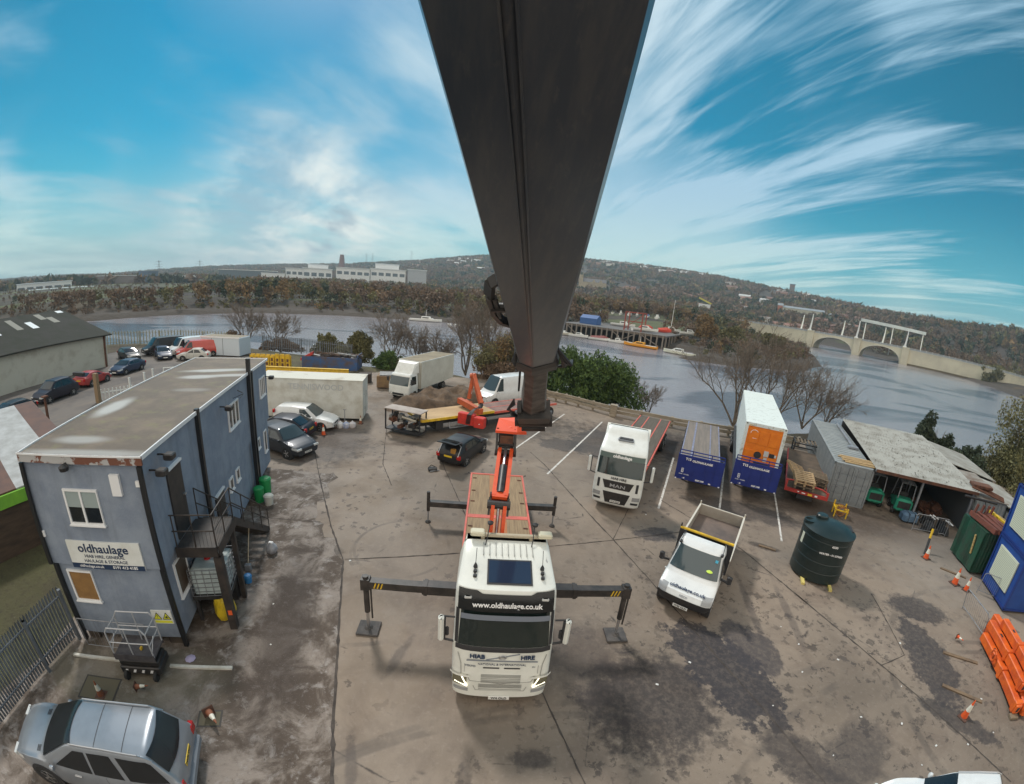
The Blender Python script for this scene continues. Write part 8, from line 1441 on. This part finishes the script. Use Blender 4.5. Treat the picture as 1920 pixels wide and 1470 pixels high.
for az_, el, L, hm, cv, lb, ya in [(7.2,-.9,5,HW,None,'small laid-up boat just clear of the boom, first in the back row',1.5),(8.2,-.89,6,HW,None,'white laid-up boat, second from the boom in the back row',1.5),(9.3,-.78,5.5,HW,None,'small white boat left of the green-covered one',1.4),(10.2,-.69,7,HW,CG,'laid-up boat under a green cover',1.5),(11.2,-.6,6.5,HW,mat('cover_grey', (.25,.27,.25), .7),'laid-up boat under a grey cover, right of the green one',1.5),(12.9,-.72,6,HW,mat('cover_olive', (.16,.15,.08), .8),'boat under an olive cover by the white tree trunks',1.5),(14.0,-.80,5.5,HW,None,'small white boat left of the tall wheelhouse boat',1.4),(15.2,-.70,8,HW,None,'tall white boat with a wheelhouse in the middle of the back row',1.45),(16.2,-.72,5.5,mat('boat_grey', (.40,.41,.42), .5),None,'small grey dinghy-like boat right of the tall wheelhouse boat',1.5),(17.6,-.74,8,HW,CB,'laid-up boat with a blue cover',1.45),(18.9,-.85,9,HW,None,'biggest white cruiser at the right end of the back row',1.45)]:
    r = 262; x, y = pol(az_, r); z = gz(x, y); boat(lb, az_, r, z+.7, L, hm, HW, R(-az_)+ya, cv, 0, None, YGp, 1.3)
for (x, y, L, lb, ya, hm, cv, ms) in [(19.5,26,11,'long white boat propped on the wharf beside the red gantry frame',.1,HW,None,0),(WL-11,10,11,'white cruiser standing on the right-hand end of the wharf deck',.25,HW,None,0),(WL-6,34,9,'white boat with a tall mast at the back of the wharf',.5,HW,None,13),(WL+3,30,8,'white boat half hidden by the orange bush',.3,HW,None,0),(WL-14,22,6,'small red boat on the wharf left of the other red hull',.2,mat('boat_red', (.60,.06,.03), .5),mat('cover_red', (.60,.07,.04), .6),0),(WL-6,22,6,'red hull on the wharf beneath the tall mast',.2,mat('boat_red', (.60,.06,.03), .5),mat('cover_red', (.60,.07,.04), .6),0)]:
    xx, yy = wd(x, y); boat(lb, 0, 0, DZ+.4, L, hm, HW, wy+ya, cv, ms, (xx,yy), 'boats standing on the wharf deck', 1.0)
sg = thing('blue_shelter', 'blue tarpaulin shelter at the left end of the wharf deck', 'shelter', (*wd(4.5,12),DZ), wy); q = MB(CB); q.loft([[(0,0,0),(0,0,2.6),(0,2.5,4.0),(0,5,2.6),(0,5,0)],[(8,0,0),(8,0,2.6),(8,2.5,4.0),(8,5,2.6),(8,5,0)]]); q.build('cover', parent=sg); MB(STEEL).box(-.3,-.01,-.1,5.1,0,.3).build('frame', parent=sg)
rg = thing('red_gantry', 'open red steel gantry frame standing on the wharf', 'gantry', (*wd(27,6),DZ), wy); q = MB(mat('gantry_red', (.30,.07,.05), .7))
for x in (0,7):
    for y in (0,5): q.box(x-.2,x+.2,y-.2,y+.2,0,7)
for y in (0,5): q.box(-.2,7.2,y-.2,y+.2,7,7.4); q.box(-.2,7.2,y-.1,y+.1,3.5,3.7)
q.beam((0,0,.5),(7,0,6.5),.2,.2); q.build('frame', parent=rg); MB(WTXT).box(3,3.8,-.3,.3,.2,1.0).build('block', parent=rg)
yd_ = MB(mat('yard_grey', (.13,.13,.135), .9)); 
# far moored boat
boat('lone long white boat moored mid-river, seen through the bare trees', -12.9, 181, WZ, 14, HW, HW, .05, None, 4, (*pol(-12.9, 178),), None, 1.0)
for i in range(9): x, y = pol(-9.6+i*.75, 168+random.uniform(-2,2)); t = thing('mooring_float', 'small white mooring float in the line right of the lone river boat', 'float', (x,y,-4), 0, 'white floats in the river'); MB(HW).rbox(-.8,.8,-.4,.4,-.1,.5,.1).build('float', parent=t); MB(STEEL).cyl((0,0,.5), (0,0,.9), .06, .06, 5).build('ring', parent=t)
# ------------------------------------------------------------------ far buildings
BWt = mat('far_white_wall', (.66,.70,.72), .6); FGL = mat('far_glass', (.10,.14,.17), .3); FRF = mat('far_silver_roof', (.58,.64,.68), .5); FBL = mat('far_blue_roof', (.10,.16,.24), .6)
def hill_r(az_, el):
    for r in range(460, 1900, 10):
        x, y = pol(az_, r)
        if math.degrees(math.atan2(gz(x, y)+5-CAMH, r)) >= el: return r
    return 900
def block(name, label, az0, az1, r, el0, el1, depth, m=BWt, roof=FRF, bands=1, cat='building', pitched=False, group=None):
    a = Vector((*pol(az0, r),0)); b_ = Vector((*pol(az1, r),0)); yaw = math.atan2(b_.y-a.y, b_.x-a.x); L = (b_-a).length; z0 = CAMH+r*math.tan(R(el0)); z1 = CAMH+r*math.tan(R(el1)); gz_ = gz((a.x+b_.x)/2, (a.y+b_.y)/2)
    t = thing(name, label, cat, (a.x,a.y,0), yaw, group); zb = min(gz_-3, z0); hh = z1-z0; MB(m).box(0,L,0,depth,zb,z1-(hh*.3 if pitched else 0)).build('wall', parent=t)
    q = MB(roof)
    if pitched: zz = z1-hh*.3; q.add([(-.5,-.5,zz),(L+.5,-.5,zz),(L+.5,depth/2,z1),(-.5,depth/2,z1),(L+.5,depth+.5,zz),(-.5,depth+.5,zz)], [(0,1,2,3),(3,2,4,5),(0,3,5),(1,4,2)])
    else: q.box(-.8,L+.8,-.8,depth+.8,z1,z1+max(.4,hh*.08))
    q.build('roof', parent=t)
    for k in range(bands):
        za = z0+hh*(.25+.5*k/max(1,bands)); nw = max(3, int(L/9))
        for i in range(nw): x = L*(i+.15)/nw; MB(FGL).box(x,x+L/nw*.72,-.06,-.005,za,za+hh*.28/max(1,bands)*1.3).build('window', parent=t)
    return t
block('warehouse', 'long low white warehouse at the left end of the far bank', -61.2, -55.0, 560, -1.1, -.25, 40, BWt, FRF, 1); block('warehouse', 'flat white sheds joined to the right of the leftmost warehouse', -60.0, -52.6, 500, -1.45, -.95, 25, BWt, FRF, 1)
block('factory', 'long blue-grey factory roof right of the white warehouses', -52.2, -47.8, 620, -.6, .15, 40, mat('far_brown_wall', (.20,.18,.18), .8), FRF, 0); block('factory', 'dark blue shed at the right end of the long factory roof', -47.7, -45.6, 640, -.5, .55, 40, FBL, FBL, 0)
block('warehouse', 'small pale roof among trees left of the pale curved hall', -44.0, -41.4, 640, -.35, .18, 30, BWt, FRF, 0); block('hall', 'wide pale hall with a thin curved white roof', -38.9, -32.1, 700, .30, .95, 50, FGL, mat('far_bright_roof', (.78,.82,.82), .5), 0)
for az0, az1, el0, el1, lb, bd_ in ((-31.1,-29.0,.45,1.45,'left wing of the white office park',1), (-29.0,-25.4,.3,1.55,'white office block with an upper storey left of the gap',1), (-28.4,-25.9,1.62,2.1,'raised plant storey on the left office block',0), (-24.9,-20.6,.8,1.9,'long white office block right of the gap',1), (-20.5,-15.9,.9,2.05,'white office block carrying the second raised storey',1), (-19.9,-16.8,2.1,2.75,'second raised storey of the white office park',0), (-15.6,-13.1,1.0,2.25,'grey glass-fronted office at the right end of the office park',0), (-34.0,-31.2,.4,.75,'low white annexe left of the office park',0)):
    block('office_block', lb, az0, az1, 660 if el0 > 1.4 else 655-abs(az0)*.5, el0, el1, 22, BWt if az0 != -15.6 else mat('far_grey_wall', (.36,.40,.44), .5), FRF, bd_, group='white office park on the far bank')
t = thing('brick_kiln', 'dark red tapering brick kiln standing on the skyline above the office park', 'kiln', (*pol(-24.2,1500),0), 0); zk = CAMH+1500*math.tan(R(2.0)); q = MB(mat('kiln_brick', (.16,.07,.055), .9)); q.lathe([(11.5,zk-12),(8.2,zk+28),(6.6,zk+39)], (0,0,0), 12); q.build('shaft', parent=t); q = MB(mat('kiln_brick', (.16,.07,.055), .9)); q.lathe([(7.2,zk+39.05),(7.2,zk+41)], (0,0,0), 12); q.build('rim', parent=t)
def pylon(label, az_, r, h):
    x, y = pol(az_, r); z = gz(x, y); t = thing('pylon', label, 'pylon', (x,y,z-1), R(-az_), 'electricity pylons on the skyline'); q = MB(mat('pylon_grey', (.15,.16,.18), .7)); w = h*.09
    for sx_ in (-1, 1):
        for sy_ in (-1, 1): q.cyl((sx_*w,sy_*w,0), (sx_*w*.12,sy_*w*.12,h), .35, .2, 4)
    for k in range(6): a = 1-k/6*.88; b2 = 1-(k+1)/6*.88; q.cyl((-w*a,-w*a,h*k/6), (w*b2,-w*b2,h*(k+1)/6), .2, .2, 3); q.cyl((w*a,-w*a,h*k/6), (-w*b2,-w*b2,h*(k+1)/6), .2, .2, 3)
    q.build('tower', parent=t); q = MB(mat('pylon_grey', (.15,.16,.18), .7)); 
    for k, l in ((.70,.16),(.82,.20),(.94,.13)): q.cyl((-h*l,0,h*k), (h*l,0,h*k), .25, .25, 4)
    q.build('crossarm', parent=t)
for lb, az_, r, h in (('pylon rising from the trees behind the blue factory shed',-45.5,900,38), ('pylon between the small pale roof and the curved hall',-41.0,1100,45), ('pylon on the skyline right of the brick kiln',-21.1,1900,50), ('pylon close beside the one right of the kiln',-20.3,2000,50), ('lone pylon on the skyline left of the boom',-15.2,1950,52)): pylon(lb, az_, r, h)
RC = hill_r(9, 2.2)
ch = thing('stone_church', 'pale stone church with a square tower and long slate roof beside the boom', 'church', (*pol(8.1,RC),0), R(-10)); zc = CAMH+RC*math.tan(R(2.3)); STN = mat('church_stone', (.38,.33,.23), .9, (.28,.24,.17), .2); q = MB(STN); q.box(-4,4,-4,4,zc-14,zc+19); q.build('tower', parent=ch); q = MB(STN)
for s in (-3.4, 3.4): q.lathe([(.9,zc+19),(.05,zc+23)], (s,-3.4,0), 6)
q.build('pinnacle', parent=ch); MB(STN).box(4.1,52,-3,12,zc-14,zc+6).build('wall', parent=ch); q = MB(mat('church_slate', (.14,.14,.15), .8)); q.add([(4.1,-3.5,zc+6),(52,-3.5,zc+6),(52,4.5,zc+13),(4.1,4.5,zc+13),(52,12.5,zc+6),(4.1,12.5,zc+6)], [(0,1,2,3),(3,2,4,5)]); q.build('roof', parent=ch)
for x in (22, 36): q = MB(STN); q.add([(x,-3.6,zc-12),(x+9,-3.6,zc-12),(x+9,-3.6,zc+5),(x+4.5,-3.6,zc+12),(x,-3.6,zc+5),(x,4,zc+5),(x+9,4,zc+5),(x+4.5,4,zc+12)], [(0,1,2,3,4),(2,6,7,3),(3,7,5,4)]); q.build('gable', parent=ch)
block('tower_block', 'brown tower block standing alone on the right-hand skyline', 34.5, 35.1, 1300, 4.0, 5.0, 20, mat('tower_brown', (.20,.14,.13), .8), FBL, 2)
block('terrace', 'long grey-roofed pale building beyond the left end of the bridge', 34.1, 38.9, hill_r(36,1.6), 1.6, 2.45, 16, mat('far_cream', (.45,.44,.36), .8), mat('far_slate', (.24,.28,.31), .7), 0, pitched=True); block('house', 'orange brick gable house at the left end of the grey-roofed building', 33.5, 34.1, hill_r(36,1.6)+2, 1.7, 2.65, 12, mat('far_brick', (.42,.16,.09), .8), mat('far_slate', (.24,.28,.31), .7), 0, pitched=True); block('house', 'small white gable house at the right end of the grey-roofed building', 39.1, 39.8, hill_r(36,1.6)+5, 1.6, 2.2, 12, BWt, mat('far_slate', (.24,.28,.31), .7), 0, pitched=True)
t = thing('yellow_roof_hall', 'small hall with a bright yellow curved roof among the far trees', 'hall', (*pol(24.6,620),0), R(-25)); zy = gz(*pol(24.6,620)); q = MB(mat('far_yellow', (.55,.50,.08), .6)); q.beam((-8,0,zy+20), (10,0,zy+13), 6, 2, (0,0,1)); q.build('roof', parent=t); MB(BWt).box(-7,9,-2.5,2.5,zy-4,zy+12).build('wall', parent=t)
# houses over the hillside: a few kinds, copied with their parts
hp_ = []
for k, (w, r2) in enumerate([((.70,.70,.66),(.26,.24,.23)), ((.36,.20,.15),(.20,.12,.10)), ((.55,.50,.42),(.28,.16,.13)), ((.76,.76,.76),(.55,.57,.58))]):
    t = thing('house', ['white rendered house on the far hillside', 'red brick house on the far hillside', 'cream house with a reddish roof on the far hillside', 'white house with a pale roof on the far hillside'][k], 'house', (0,0,-900), 0, 'houses on the far hillside'); MB(mat('house_wall%d' % k, w, .8)).box(-9,9,-4.5,4.5,-4,5.5).build('wall', parent=t); q = MB(mat('house_roof%d' % k, r2, .8)); q.add([(-9.4,-5,5.5),(9.4,-5,5.5),(9.4,0,8.8),(-9.4,0,8.8),(9.4,5,5.5),(-9.4,5,5.5)], [(0,1,2,3),(3,2,4,5),(0,3,5),(1,4,2)]); q.build('roof', parent=t); q = MB(mat('chimney_brick', (.25,.13,.10), .8)); q.box(5,6.2,-.6,.6,8,10.5); q.build('chimney', parent=t); hp_.append(t)
usedh = set(); rh = random.Random(21)
def puth(k, az_, r, sc=1.0, rz=None):
    x, y = pol(az_, r); z = gz(x, y); o = hp_[k] if k not in usedh else copy_tree(hp_[k]); usedh.add(k); o.location = (x,y,z+1.0); o.rotation_euler = (0,0,R(-az_)+(rh.uniform(-.3,.3) if rz is None else rz)); o.scale = (sc*rh.uniform(.9,1.6), sc, sc); return o
for i in range(64): az_ = rh.uniform(8.8, 24); r = 1500+rh.uniform(-60,330)-(az_-8)*4; puth(rh.choice([0,3,0,1]), az_, r, 1.0)
for i in range(26): az_ = rh.uniform(-9.5, -5.5) if i % 2 else rh.uniform(24, 40); puth(rh.choice([0,2,3,1]), az_, rh.uniform(1250,1700) if i % 2 else rh.uniform(900,1200), .95)
for i in range(40): az_ = rh.uniform(14, 44); puth(rh.choice([0,1,1,2]), az_, rh.uniform(640,900) if az_ < 30 else rh.uniform(560,860), .8)
for i in range(10): az_ = rh.uniform(-17, -8); puth(rh.choice([0,2]), az_, rh.uniform(1500,1900), .9)
